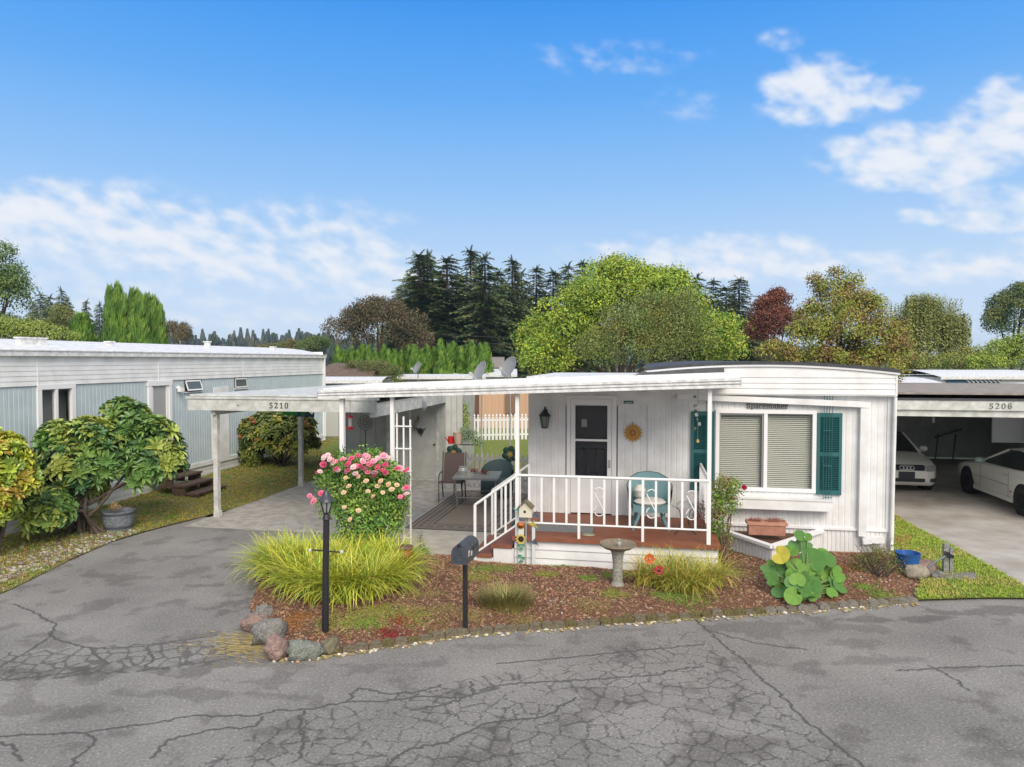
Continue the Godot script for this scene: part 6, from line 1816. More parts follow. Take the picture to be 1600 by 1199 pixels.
	o = thing("table_ornament", "small twisted metal leaf ornament on the glass side table", "ornament", Vector3(0.6, 0.956, -11.75))
	part(o, "leaves", mb().tube([Vector3(-0.1, 0.01, 0), Vector3(-0.05, 0.06, 0.02), Vector3(0.0, 0.02, 0), Vector3(0.05, 0.07, 0), Vector3(0.1, 0.02, 0.02)], [0.012], 5), mat(Color(0.35, 0.34, 0.32), 0.5))
	crown(thing("potted_plant", "dark leaved potted plant on the porch behind the corner post", "plant", Vector3(0.85, 0.5, -11.6)), "foliage", [[Vector3(0, 0.3, 0), Vector3(0.1, 0.28, 0.1)]], 70, 0.06, [Color(0.12, 0.02, 0.03), Color(0.05, 0.08, 0.04), Color(0.2, 0.04, 0.05)], G.clump, M.leaf, 0.1)
	o = thing("leaf_ornament", "small pale leaf shaped ornament lying at the deck edge", "ornament", Vector3(-0.9, 0.5, -11.3))
	part(o, "leaf", mb().lathe([Vector2(0, 0.002), Vector2(0.11, 0.004), Vector2(0.1, 0.02), Vector2(0, 0.035)], Vector3.ZERO, 8, Basis.from_scale(Vector3(1, 1, 0.6))), mat(Color(0.35, 0.34, 0.24), 0.8))
	o = thing("wind_chime", "string of small silver chimes hanging from the awning by the porch corner", "wind chime", Vector3(0.78, 2.84, -11.2))
	var ch := mb()
	ch.tube([Vector3.ZERO, Vector3(0, -0.75, 0)], [0.004], 4)
	for i in 8: ch.box(Vector3(rf(-0.05, 0.05), -0.1 - 0.07 * i, rf(-0.03, 0.03)), Vector3(0.04, 0.05, 0.012), Basis(rdir(), rf(0, 3)))
	part(o, "chimes", ch, mat(Color(0.25, 0.25, 0.24), 0.3, 0.6))
	part(o, "bell", mb().lathe([Vector2(0.03, -0.8), Vector2(0.02, -0.76), Vector2(0, -0.74)], Vector3.ZERO, 8), mat(Color(0.4, 0.27, 0.1), 0.4, 0.5))

func picket_fence(called: String, label: String, a: Vector3, b: Vector3, n: int, w: float, h: float, m: Material, pointed: bool) -> void:
	var o := thing(called, label, "fence", a)
	var d := b - a
	for yy in [0.22, 0.8]: part(o, "rail", mb().box(d * 0.5 + Vector3(0, h * yy, -0.03), Vector3(d.length(), 0.06, 0.03), Basis(Vector3.UP, atan2(-d.z, d.x))), m)
	var p := mb()
	var t := 0.012
	p.bx(-w / 2, w / 2, 0, h - w, -t, t)
	if pointed:
		p.bx(-w * 0.32, w * 0.32, h - w, h - w * 0.75, -t, t)
		p.lathe([Vector2(0.0, -0.0), Vector2(w * 0.52, 0.25 * w), Vector2(w * 0.45, 0.6 * w), Vector2(0.0, 1.25 * w)], Vector3(0, h - w * 0.78, 0), 4, Basis(Vector3.UP, 0.78) * Basis.from_scale(Vector3(1, 1, 1)))
	else:
		for z in [-t, t]:
			if z > 0: p.tri(Vector3(-w / 2, h - w, z), Vector3(w / 2, h - w, z), Vector3(0, h, z))
			else: p.tri(Vector3(w / 2, h - w, z), Vector3(-w / 2, h - w, z), Vector3(0, h, z))
		p.quad(Vector3(w / 2, h - w, t), Vector3(w / 2, h - w, -t), Vector3(0, h, -t), Vector3(0, h, t)); p.quad(Vector3(-w / 2, h - w, -t), Vector3(-w / 2, h - w, t), Vector3(0, h, t), Vector3(0, h, -t))
	var mesh := p.mesh()
	for i in n + 1:
		var q := part(o, "picket", mesh, m)
		q.position = d * (float(i) / n) + Vector3(0, rf(-0.01, 0.01), 0)

func patio() -> void:
	# outdoor rug: border stripes are woven print
	var W := 256
	var im := Image.create(W, W * 2, false, Image.FORMAT_RGB8)
	var c0 := Color(0.23, 0.185, 0.14).linear_to_srgb()
	var c1 := Color(0.085, 0.08, 0.075).linear_to_srgb()
	for y in W * 2:
		for x in W:
			var e := mini(mini(x, W - 1 - x), mini(y, W * 2 - 1 - y))
			var on := e < 60 and (e < 6 or (e > 12 and e < 18) or (e > 24 and e < 36 and (x / 9 + y / 9) % 3 != 0) or (e > 42 and e < 47) or (e > 53))
			im.set_pixel(x, y, (c1 if on else c0) * (0.9 + 0.2 * rng.randf()))
	var rm := mat(Color(1, 1, 1), 0.95)
	rm.albedo_texture = ImageTexture.create_from_image(im)
	var rb := mb()
	rb.quad_uv(Vector3(-1.02, 0.012, 2.0), Vector3(1.02, 0.012, 2.0), Vector3(1.02, 0.012, -2.0), Vector3(-1.02, 0.012, -2.0))
	rb.quad(Vector3(-1.02, 0, 2.0), Vector3(1.02, 0, 2.0), Vector3(1.02, 0.012, 2.0), Vector3(-1.02, 0.012, 2.0))
	single("patio_rug", "tan outdoor rug with dark woven border on the patio slab", "rug", rb, rm, Vector3(-3.6, 0.013, -15.15))
	# brown sling chair
	var o := thing("patio_chair", "tall backed brown sling patio chair on the rug", "chair", Vector3(-4.42, 0.026, -15.9), 0.12)
	var br := mat(Color(0.075, 0.05, 0.042), 0.7)
	part(o, "sling", mb().grid([[Vector3(-0.24, 1.08, -0.36), Vector3(0.24, 1.08, -0.36)], [Vector3(-0.25, 0.45, -0.2), Vector3(0.25, 0.45, -0.2)], [Vector3(-0.25, 0.42, -0.1), Vector3(0.25, 0.42, -0.1)], [Vector3(-0.25, 0.45, 0.27), Vector3(0.25, 0.45, 0.27)]]), br)
	var fr := mat(Color(0.05, 0.045, 0.042), 0.5)
	for sx in [-0.27, 0.27]:
		part(o, "side_frame", mb().tube([Vector3(sx, 1.1, -0.37), Vector3(sx, 0.44, -0.18), Vector3(sx, 0.46, 0.29)], [0.014], 6), fr)
		part(o, "leg", mb().tube([Vector3(sx, 0.02, 0.3), Vector3(sx, 0.62, 0.28), Vector3(sx, 0.66, 0.2), Vector3(sx, 0.66, -0.22)], [0.014], 6), fr)
		part(o, "leg", mb().tube([Vector3(sx, 0.02, -0.32), Vector3(sx, 0.45, -0.15)], [0.014], 6), fr)
	# glass top table
	o = thing("patio_table", "square glass topped patio table with grey metal legs on the rug", "table", Vector3(-3.72, 0.026, -15.5), 0.12)
	part(o, "top", mb().bx(-0.48, 0.48, 0.68, 0.695, -0.48, 0.48), mat(Color(0.30, 0.30, 0.28), 0.1))
	part(o, "rim", mb().bx(-0.5, 0.5, 0.66, 0.7, 0.48, 0.51).bx(-0.5, 0.5, 0.66, 0.7, -0.51, -0.48).bx(-0.51, -0.48, 0.66, 0.7, -0.48, 0.48).bx(0.48, 0.51, 0.66, 0.7, -0.48, 0.48), mat(Color(0.20, 0.21, 0.20), 0.4))
	for q in [[-1, -1], [1, -1], [-1, 1], [1, 1]]: part(o, "leg", mb().tube([Vector3(0.46 * q[0], 0.67, 0.46 * q[1]), Vector3(0.4 * q[0], 0.02, 0.4 * q[1])], [0.016], 6), mat(Color(0.20, 0.21, 0.20), 0.4))
	part(o, "stretcher", mb().tube([Vector3(-0.42, 0.25, 0.42), Vector3(0.42, 0.25, 0.42)], [0.01], 5).tube([Vector3(-0.42, 0.25, -0.42), Vector3(0.42, 0.25, -0.42)], [0.01], 5), mat(Color(0.25, 0.26, 0.25), 0.4))
	o = thing("table_centrepiece", "dark red flower arrangement lying on the patio table", "flowers", Vector3(-3.75, 0.722, -15.65))
	crown(o, "flowers", [[Vector3(-0.08, 0.06, 0), Vector3(0.1, 0.06, 0.08)], [Vector3(0.15, 0.04, 0.05), Vector3(0.1, 0.04, 0.06)]], 60, 0.05, [Color(0.2, 0.01, 0.015), Color(0.12, 0.01, 0.01)], G.clump, M.leaf, 0.1)
	o = thing("glass_jar", "clear round glass jar standing on the patio table", "jar", Vector3(-4.08, 0.722, -15.55))
	part(o, "jar", mb().lathe([Vector2(0, 0), Vector2(0.09, 0.0), Vector2(0.11, 0.08), Vector2(0.08, 0.15), Vector2(0.09, 0.17), Vector2(0.0, 0.17)], Vector3.ZERO, 14), mat(Color(0.36, 0.37, 0.34), 0.1))
	o = thing("barrel_chair", "dull teal round backed chair behind the patio table", "chair", Vector3(-3.5, 0.026, -16.6))
	var tl := mat(Color(0.05, 0.085, 0.09), 0.7)
	var bk := []
	for i in 9:
		var a := lerpf(0.1, PI - 0.1, i / 8.0)
		var hgt := 0.62 + 0.24 * sin(a)
		bk.append([Vector3(cos(a) * 0.36, 0.02, -sin(a) * 0.3), Vector3(cos(a) * 0.4, hgt, -sin(a) * 0.36), Vector3(cos(a) * 0.35, hgt, -sin(a) * 0.31), Vector3(cos(a) * 0.33, 0.35, -sin(a) * 0.28)])
	part(o, "back", mb().grid(bk), tl)
	part(o, "seat", mb().bx(-0.34, 0.34, 0.1, 0.42, -0.24, 0.3), tl)
	# fences, screen and what hangs on them
	picket_fence("picket_fence", "weathered grey picket fence closing the back of the patio", Vector3(-4.55, 0.02, -17.8), Vector3(-2.15, 0.02, -17.8), 18, 0.085, 0.9, textured(Color(0.30, 0.30, 0.29), Color(0.42, 0.42, 0.41), 0.8, 0.8, 0.03, 1.4, 128, 0.0, 91), false)
	var fa := dp(706, 690, 26.0)
	var fb := dp(850, 690, 26.6)
	picket_fence("picket_fence", "bright white pointed picket fence standing on the raised lawn behind", Vector3(fa.x, 0.33, fa.z), Vector3(fb.x, 0.33, fb.z), 25, 0.085, 0.95, M.clean, true)
	o = thing("privacy_screen", "tall grey board screen beside the shed at the patio corner", "screen", Vector3(-4.75, 0, -17.6))
	var x := -5.06
	for i in 3:
		part(o, "board", mb().bx(x - o.position.x, x + 0.14 - o.position.x, 0.012, 2.55, -0.02 + 0.006 * (i % 2), 0.02 + 0.006 * (i % 2)), M.shedgrey)
		x += 0.15
	for q in [[709, 708, 17.3, "dark green metal flower with gold centre above the brown patio chair"], [797, 710, 17.3, "dark green metal flower with gold centre on fence by awning post"]]:
		var at := dp(q[0], q[1], q[2])
		var g := thing("metal_flower", q[3], "garden ornament", at)
		var pt := mb()
		for i in 6:
			var a := TAU * i / 6.0 + 0.3
			pt.lathe([Vector2(0, -0.005), Vector2(0.085, 0.0), Vector2(0.0, 0.02)], Vector3(cos(a) * 0.13, sin(a) * 0.13, 0), 10, Basis(Vector3.RIGHT, PI / 2))
		part(g, "petals", pt, mat(Color(0.01, 0.04, 0.03), 0.5))
		var ct := mb()
		for i in 12:
			var a := TAU * i / 12.0
			var u := Vector3(cos(a), sin(a), 0)
			ct.tri(u * 0.02 + Vector3(-sin(a), cos(a), 0) * 0.02 + Vector3(0, 0, 0.025), u * 0.02 - Vector3(-sin(a), cos(a), 0) * 0.02 + Vector3(0, 0, 0.025), u * 0.1 + Vector3(0, 0, 0.022))
		part(g, "centre", ct, mat(Color(0.28, 0.20, 0.05), 0.5))
		part(g, "stem", mb().tube([Vector3(0, -0.1, -0.01), Vector3(0, -at.y + 0.03, -0.01)], [0.012], 5), M.black)
	o = thing("watering_can", "red watering can hung on the tall board screen", "watering can", dp(705, 687, 17.5))
	part(o, "can", mb().lathe([Vector2(0, -0.1), Vector2(0.08, -0.1), Vector2(0.085, 0.08), Vector2(0, 0.09)], Vector3.ZERO, 12), mat(Color(0.5, 0.015, 0.015), 0.4))
	part(o, "spout", mb().tube([Vector3(-0.07, -0.05, 0), Vector3(-0.15, 0.06, 0.02)], [0.02, 0.012], 6), mat(Color(0.5, 0.015, 0.015), 0.4))
	o = thing("clay_pot", "pale terracotta pot with trailing silver green plant on the screen", "pot", dp(716, 684, 17.4))
	part(o, "pot", mb().lathe([Vector2(0, -0.16), Vector2(0.09, -0.16), Vector2(0.13, 0.1), Vector2(0.14, 0.13), Vector2(0.0, 0.12)], Vector3.ZERO, 14), mat(Color(0.48, 0.35, 0.27), 0.85))
	crown(o, "foliage", [[Vector3(0.3, 0.0, 0), Vector3(0.26, 0.2, 0.15)], [Vector3(0.48, -0.12, 0), Vector3(0.16, 0.14, 0.12)], [Vector3(0.12, 0.15, 0), Vector3(0.14, 0.1, 0.1)]], 190, 0.075, [Color(0.16, 0.24, 0.13), Color(0.26, 0.33, 0.22), Color(0.09, 0.14, 0.08)], G.clump, M.leaf, 0.2)
	part(o, "bracket", mb().tube([Vector3(-0.1, -0.17, 0), Vector3(0.5, -0.17, 0)], [0.014], 5), M.black)
	# shed wall decorations and hanging things
	o = thing("seahorse_plaque", "tan seahorse plaque hanging on the grey shed door", "wall ornament", zp(650, 662, -18.53))
	part(o, "seahorse", mb().tube([Vector3(0.02, 0.2, 0), Vector3(0.07, 0.16, 0), Vector3(0.03, 0.06, 0), Vector3(-0.03, -0.05, 0), Vector3(-0.04, -0.16, 0), Vector3(0.02, -0.22, 0)], [0.03, 0.045, 0.05, 0.045, 0.025, 0.01], 7), mat(Color(0.33, 0.27, 0.17), 0.8))
	o = thing("turtle_plaque", "dark metal turtle plaque hanging below the tan seahorse", "wall ornament", zp(657, 674, -18.54))
	part(o, "turtle", mb().lathe([Vector2(0, 0), Vector2(0.085, 0.0), Vector2(0.06, 0.03), Vector2(0, 0.04)], Vector3.ZERO, 10, Basis(Vector3.RIGHT, PI / 2)).box(Vector3(0.1, 0.05, 0), Vector3(0.1, 0.03, 0.01), Basis(Vector3.BACK, 0.4)).box(Vector3(-0.09, 0.06, 0), Vector3(0.09, 0.03, 0.01), Basis(Vector3.BACK, -0.5)).box(Vector3(0.02, -0.1, 0), Vector3(0.03, 0.06, 0.01)), mat(Color(0.02, 0.03, 0.03), 0.6))
	o = thing("hanging_lamp", "white teardrop lamp hanging under the awning roof before the shed", "lamp", dp(663, 626, 14.0))
	part(o, "shade", mb().lathe([Vector2(0, -0.2), Vector2(0.05, -0.14), Vector2(0.055, -0.02), Vector2(0.02, 0.14), Vector2(0, 0.15)], Vector3.ZERO, 10), mat(Color(0.55, 0.57, 0.6), 0.4))
	part(o, "cord", mb().tube([Vector3(0, 0.15, 0), Vector3(0, 0.32, 0)], [0.006], 4), M.black)
	o = thing("wall_fan", "round black wire fan mounted on the grey carport back wall", "fan", dp(571, 661, 19.6))
	var ring := mb()
	for r in [0.2, 0.13, 0.06]:
		var pts := []
		for k in 21: pts.append(Vector3(cos(TAU * k / 20.0) * r, sin(TAU * k / 20.0) * r, 0.03))
		ring.tube(pts, [0.007], 4, false)
	for k in 10: ring.tube([Vector3(cos(TAU * k / 10.0) * 0.03, sin(TAU * k / 10.0) * 0.03, 0.04), Vector3(cos(TAU * k / 10.0) * 0.2, sin(TAU * k / 10.0) * 0.2, 0.03)], [0.004], 4, false)
	part(o, "cage", ring, M.black)
	part(o, "stand", mb().tube([Vector3(0, -0.2, 0), Vector3(0, -1.6, 0)], [0.012], 5), M.black)
	o = thing("hummingbird_feeder", "red and clear hummingbird feeder hanging under the awning edge", "bird feeder", dp(547, 662, 12.5))
	part(o, "cap", mb().lathe([Vector2(0.055, 0.1), Vector2(0.05, 0.13), Vector2(0.015, 0.15), Vector2(0, 0.16)], Vector3.ZERO, 12), mat(Color(0.5, 0.01, 0.03), 0.3))
	part(o, "bottle", mb().lathe([Vector2(0.028, -0.06), Vector2(0.032, 0.0), Vector2(0.032, 0.1)], Vector3.ZERO, 10), mat(Color(0.55, 0.5, 0.5), 0.1))
	part(o, "base", mb().lathe([Vector2(0, -0.1), Vector2(0.06, -0.095), Vector2(0.065, -0.07), Vector2(0.03, -0.05), Vector2(0, -0.05)], Vector3.ZERO, 12), mat(Color(0.5, 0.01, 0.03), 0.3))
	part(o, "wire", mb().tube([Vector3(0, 0.16, 0), Vector3(0, 0.42, 0)], [0.004], 4), M.black)
	# things in the dark carport
	o = thing("folded_stroller", "white and black folded stroller hanging in the dark carport", "stroller", dp(1562, 671, 24.0))
	part(o, "seat", mb().lathe([Vector2(0, -0.32), Vector2(0.14, -0.28), Vector2(0.15, 0.22), Vector2(0.1, 0.3), Vector2(0, 0.32)], Vector3.ZERO, 12, Basis.from_scale(Vector3(1, 1, 0.4))), M.black)
	part(o, "cover", mb().lathe([Vector2(0, -0.4), Vector2(0.12, -0.36), Vector2(0.13, -0.22), Vector2(0, -0.2)], Vector3(0.0, 0, 0.05), 10), M.clean)
	o = thing("sawhorse", "pale sawhorse stored against the dark carport wall", "sawhorse", dp(1476, 680, 24.2))
	part(o, "beam", mb().box(Vector3(0.1, 0.06, 0), Vector3(0.9, 0.06, 0.05), Basis(Vector3.BACK, 0.35)), mat(Color(0.12, 0.11, 0.09), 0.8))
	for sx in [-0.2, 0.35]: part(o, "leg", mb().tube([Vector3(sx, 0.05, 0), Vector3(sx - 0.15, -1.3, 0.1)], [0.03], 4), mat(Color(0.1, 0.09, 0.08), 0.8))

func dish(label: String, at: Vector3, r: float, turn: float, hgt: float) -> void:
	var o := thing("satellite_dish", label, "satellite dish", at)
	var t := Basis(Vector3.UP, turn) * Basis(Vector3.RIGHT, 1.15)
	part(o, "reflector", mb().lathe([Vector2(0.0, 0.0), Vector2(r * 0.6, r * 0.06), Vector2(r, r * 0.2), Vector2(r * 0.98, r * 0.22), Vector2(r * 0.6, r * 0.09), Vector2(0, r * 0.03)], Vector3(0, hgt, 0), 22, t), mat(Color(0.26, 0.27, 0.28), 0.5))
	part(o, "mast", mb().tube([Vector3(0, 0, 0), Vector3(0, hgt * 0.7, -0.05), Vector3(0, hgt, 0)], [0.025], 6), mat(Color(0.3, 0.3, 0.3), 0.5))
	part(o, "feed_arm", mb().tube([Vector3(0, hgt - r, 0), t * Vector3(0, r * 0.9, r * 0.5) + Vector3(0, hgt, 0)], [0.018], 5).box(t * Vector3(0, r * 0.9, r * 0.5) + Vector3(0, hgt, 0), Vector3(0.08, 0.08, 0.1), t), mat(Color(0.5, 0.5, 0.5), 0.5))

func house(called: String, label: String, p0: Array, p1: Array, depth: float, back: float, ytop: float, roofh: float, wallm: Material, roofm: Material, wins: Array) -> Node3D:
	# p0, p1: pixel x of the left and right end of the facade and the pixel y of its eave; long box with a low roof
	var a := dp(p0[0], p0[1], depth)
	var b := dp(p1[0], p1[1], depth)
	var o := thing(called, label, "building", Vector3((a.x + b.x) / 2, -0.3, (a.z + b.z) / 2))
	var d := Vector3(b.x - a.x, 0, b.z - a.z)
	var n := d.cross(Vector3.UP).normalized()         # away from the camera
	if n.dot(Vector3(0, 0, -1)) < 0: n = -n
	var L := d.length()
	var h := (a.y + b.y) / 2 + 0.3
	var t := Basis(d.normalized(), Vector3.UP, -n)
	part(o, "wall", mb().box(t * Vector3(0, h / 2, 0) + n * (back / 2), Vector3(L, h, back), t), wallm)
	var r := mb()
	for i in 8:
		var u0 := i / 8.0
		var u1 := (i + 1) / 8.0
		var y0 := h + 0.03 + roofh * sin(u0 * PI)
		var y1 := h + 0.03 + roofh * sin(u1 * PI)
		var e := d.normalized() * (L / 2 + 0.25)
		r.quad(-e + n * (back * u0 - 0.2) + Vector3.UP * y0, e + n * (back * u0 - 0.2) + Vector3.UP * y0, e + n * (back * u1 - 0.2) + Vector3.UP * y1, -e + n * (back * u1 - 0.2) + Vector3.UP * y1)
	r.box(t * Vector3(0, h - 0.02, 0.22), Vector3(L + 0.5, 0.14, 0.06), t)
	part(o, "roof", r, roofm)
	for w in wins:
		var wn := part(o, "window", mb().box(t * Vector3(w[0], w[1], 0.012), Vector3(w[2] + 0.12, w[3] + 0.12, 0.04), t), M.clean)
		part(wn, "pane", mb().box(t * Vector3(w[0], w[1], 0.035), Vector3(w[2], w[3], 0.01), t), M.darkglass)
	return o

func background() -> void:
	var rw: Material = M.roofwhite
	var pale := mat(Color(0.62, 0.60, 0.55), 0.7)
	var brown := textured(Color(0.10, 0.065, 0.05), Color(0.17, 0.12, 0.095), 0.9, 1.0, 0.03, 1.5, 128, 0.0, 95)
	# tan home behind the patio fence
	var o := thing("tan_home", "peach coloured home wall with brown corner trim behind white picket fence", "building", Vector3(-5.0, 0, -31.0))
	var a := dp(748, 640, 31.0)
	var b := dp(870, 640, 31.0)
	var c := dp(640, 640, 33.0)
	wpart(o, "wall", mb().ribs(Vector3(a.x, 0.0, a.z), Vector3.RIGHT, b.x - a.x + 2.0, Vector3.UP, 2.25, Vector3.BACK, 0.3, 0.01), mat(Color(0.56, 0.36, 0.24), 0.8))
	wpart(o, "corner_trim", mb().bx(a.x - 0.16, a.x + 0.02, 0.0, 2.25, a.z - 0.1, a.z + 0.06), mat(Color(0.13, 0.07, 0.05), 0.8))
	wpart(o, "side_wall", mb().bx(c.x, a.x - 0.17, 0.0, 2.2, a.z - 1.0, a.z - 0.9), mat(Color(0.42, 0.43, 0.40), 0.8), "grey green wall section")
	wpart(o, "trellis", mb().bx(dp(795, 0, 30.9).x, dp(812, 0, 30.9).x, 1.0, 1.9, a.z + 0.08, a.z + 0.1), mat(Color(0.22, 0.14, 0.1), 0.8))
	o = thing("hanging_basket", "trailing yellow green shrub showing beside the tall board screen", "plant", dp(722, 655, 20.0))
	crown(o, "foliage", [[Vector3(0, 0.2, 0), Vector3(0.22, 0.35, 0.2)], [Vector3(0.05, -0.2, 0), Vector3(0.2, 0.3, 0.2)]], 130, 0.11, [Color(0.18, 0.26, 0.04), Color(0.10, 0.17, 0.03), Color(0.26, 0.30, 0.06)], G.clump, M.leaf, 0.2)
	# homes beyond
	house("brown_roof_home", "low home with brown shingle roof beyond the blue home", [500, 592], [574, 592], 36.0, 8.0, 0, 0.75, pale, brown, [])
	house("white_porch_home", "white flat awning home with green window glass beyond the blue home", [500, 596], [590, 596], 32.0, 3.0, 0, 0.15, mat(Color(0.45, 0.46, 0.42), 0.7), rw, [[-0.9, 1.9, 0.9, 0.45], [0.0, 1.9, 0.7, 0.45], [0.75, 1.9, 0.5, 0.45]])
	house("white_flat_home", "long white home with flat pale roof below the arborvitae hedge", [628, 590], [752, 590], 38.0, 5.0, 0, 0.1, pale, rw, [])
	house("white_window_home", "white home with small dark windows behind the satellite dishes", [692, 587], [802, 587], 45.0, 7.0, 0, 0.35, M.clean, rw, [[-1.4, 1.9, 0.35, 0.4], [-0.5, 1.9, 0.35, 0.4], [0.8, 1.9, 0.4, 0.4]])
	house("grey_gable_home", "small beige home with grey roof far behind the conifers", [758, 574], [784, 574], 70.0, 6.0, 0, 1.0, mat(Color(0.5, 0.46, 0.4), 0.8), mat(Color(0.22, 0.2, 0.19), 0.9), [[0.0, 2.0, 0.5, 0.5]])
	dish("large grey satellite dish rising behind the white awning roof", Vector3(dp(752, 588, 22).x, 0.2, dp(752, 588, 22).z), 0.36, -0.9, 2.72)
	dish("tilted grey satellite dish beside the green maple behind the awning", Vector3(dp(797, 588, 24).x, 0.3, dp(797, 588, 24).z), 0.38, -0.75, 2.75)
	dish("small distant satellite dish before the arborvitae hedge", Vector3(dp(653, 590, 36).x, -0.3, dp(653, 590, 36).z), 0.34, -0.8, 3.2)
	# homes beyond the right carport
	house("cream_home", "cream home with white flat roof beyond the right carport", [1412, 592], [1520, 594], 44.0, 6.0, 0, 0.25, mat(Color(0.55, 0.50, 0.36), 0.8), rw, [])
	house("grey_shed_home", "low white shed roof building behind the right carport roof", [1396, 604], [1476, 604], 30.0, 6.0, 0, 0.3, mat(Color(0.62, 0.62, 0.6), 0.7), rw, [])
	var bw := house("blue_white_home", "blue and white home with string lights under its pale roof edge", [1474, 590], [1640, 590], 34.0, 6.0, 0, 0.3, M.clean, rw, [[-2.05, 1.75, 0.3, 0.32], [-1.65, 1.75, 0.3, 0.32]])
	bw.set_meta("category", "building")
	var q0 := dp(1480, 592, 33.93)
	var q1 := dp(1564, 592, 33.93)
	var dd := Vector3(q1.x - q0.x, 0, q1.z - q0.z)
	wpart(bw, "blue_band", mb().box((q0 + q1) * 0.5 + Vector3(0, -0.16, 0.02), Vector3(dd.length(), 0.3, 0.02), Basis(Vector3.UP, atan2(-dd.z, dd.x))), mat(Color(0.03, 0.10, 0.18), 0.6))
	var sl := mb()
	for i in 24: sl.box(q0.lerp(q1, 0.35 + 0.65 * i / 24.0) + Vector3(0, -0.06 - 0.05 * (i % 3), 0.08), Vector3(0.06, 0.06, 0.04))
	wpart(bw, "string_lights", sl, mat(Color(0.5, 0.52, 0.52), 0.5))
	var aw := thing("metal_awning", "sloping white metal awning roof behind the right carport", "awning", dp(1590, 600, 24.0))
	part(aw, "roof", mb().box(Vector3(0.4, -0.05, 0), Vector3(5.0, 0.08, 2.5), Basis(Vector3.BACK, 0.06)), rw)
	part(aw, "beam", mb().box(Vector3(-1.2, -0.28, 0.8), Vector3(4.0, 0.06, 0.06), Basis(Vector3.BACK, 0.12)), M.membrane)
	part(aw, "post", mb().bx(1.5, 1.6, -2.6, -0.1, -0.05, 0.05), M.grime)
	# utility pole and wires
	var up := dp(659, 560, 62.0)
	var pole := thing("utility_pole", "weathered wooden utility pole with grey transformer before the firs", "utility pole", Vector3(up.x, -0.3, up.z))
	part(pole, "pole", mb().tube([Vector3.ZERO, Vector3(0, up.y + 0.3 + 2.4, 0)], [0.16, 0.13], 8), mat(Color(0.22, 0.15, 0.10), 0.9))
	part(pole, "transformer", mb().lathe([Vector2(0, 0), Vector2(0.25, 0.0), Vector2(0.25, 0.8), Vector2(0, 0.9)], Vector3(-0.4, up.y + 1.2, 0), 10), mat(Color(0.40, 0.41, 0.42), 0.5))
	part(pole, "cross_arm", mb().bx(-0.9, 0.9, up.y + 2.4, up.y + 2.55, -0.06, 0.06), mat(Color(0.2, 0.14, 0.1), 0.9))
	var wr := mb()
	for k in 3:
		var pts := []
		for i in 13:
			var t := i / 12.0
			pts.append(Vector3(t * 26.0, up.y + 2.5 - 0.55 * k - 1.1 * sin(t * PI) * 0.5, -4.0 * t))
		wr.tube(pts, [0.025], 4)
	part(pole, "wires", wr, M.black)
	# far wooded hill with houses
	var P := []
	for i in 13:
		var r := []
		for j in 41:
			var x := lerpf(-420.0, 120.0, j / 40.0)
			var z := -300.0 - i * 25.0
			r.append(Vector3(x, -0.4 + 13.0 * smoothstep(0.0, 8.0, i) * (0.75 + 0.25 * sin(x * 0.013)), z))
		P.append(r)
	struct("hill", mb().grid(P), M.field)
	var xf := []
	var cl := []
	for i in 1500:
		var x := rf(-330, 60)
		var i2 := rf(0.0, 9.0)
		var z := -300.0 - i2 * 25.0
		var y := -0.4 + 13.0 * smoothstep(0.0, 8.0, i2) * (0.75 + 0.25 * sin(x * 0.013))
		var s := rf(2.2, 5.0)
		xf.append(Transform3D(Basis(Vector3.UP, rf(0, TAU)).scaled(Vector3(s, s * rf(0.7, 1.4), s)), Vector3(x, y, z)))
		cl.append(tint(pick([Color(0.035, 0.06, 0.035), Color(0.05, 0.075, 0.035), Color(0.03, 0.05, 0.035), Color(0.09, 0.09, 0.04)]), 0.2))
	var ft := mb()
	for k in 26:
		var t := k / 26.0
		for i in 5:
			var a2 := k * 1.1 + TAU * i / 5.0
			var rr := (1.0 - t) * 0.75 + 0.08
			var d := Vector3(cos(a2), 0, sin(a2))
			var s := d.cross(Vector3.UP) * 0.2
			ft.tri(Vector3(0, t * 2.4 + 0.3, 0) - s * 0.5, d * rr + Vector3(0, t * 2.4, 0) - s, Vector3(0, t * 2.4 + 0.25, 0) + d * rr * 0.9 + s)
	stuff("distant_wood", "dark wooded hill of conifers along the left horizon", "wood", ft.mesh(), xf, cl, M.leaf)
	for k in 4:
		var hx: float = [-147.0, -120.0, -98.0, -83.0][k]
		var hz: float = [-330.0, -335.0, -330.0, -340.0][k]
		var fh := thing("hillside_house", ["beige gabled house among trees on the far hill", "white gabled house among trees on the far hill", "tan gabled house among trees on the far hill", "grey gabled house among trees on the far hill"][k], "house", Vector3(hx, 2.0, hz))
		part(fh, "wall", mb().bx(-4, 4, 0, 5.0, -3, 3), mat([Color(0.45, 0.40, 0.32), Color(0.6, 0.58, 0.55), Color(0.42, 0.30, 0.22), Color(0.4, 0.4, 0.4)][k], 0.8))
		part(fh, "roof", mb().quad(Vector3(-4.4, 4.9, 3.4), Vector3(4.4, 4.9, 3.4), Vector3(4.4, 7.2, 0), Vector3(-4.4, 7.2, 0)).quad(Vector3(4.4, 4.9, -3.4), Vector3(-4.4, 4.9, -3.4), Vector3(-4.4, 7.2, 0), Vector3(4.4, 7.2, 0)), mat(Color(0.14, 0.11, 0.1), 0.9))
		part(fh, "window", mb().bx(-2.5, -1.2, 2, 3.6, 3.0, 3.05).bx(1.0, 2.3, 2, 3.6, 3.0, 3.05), M.darkglass)

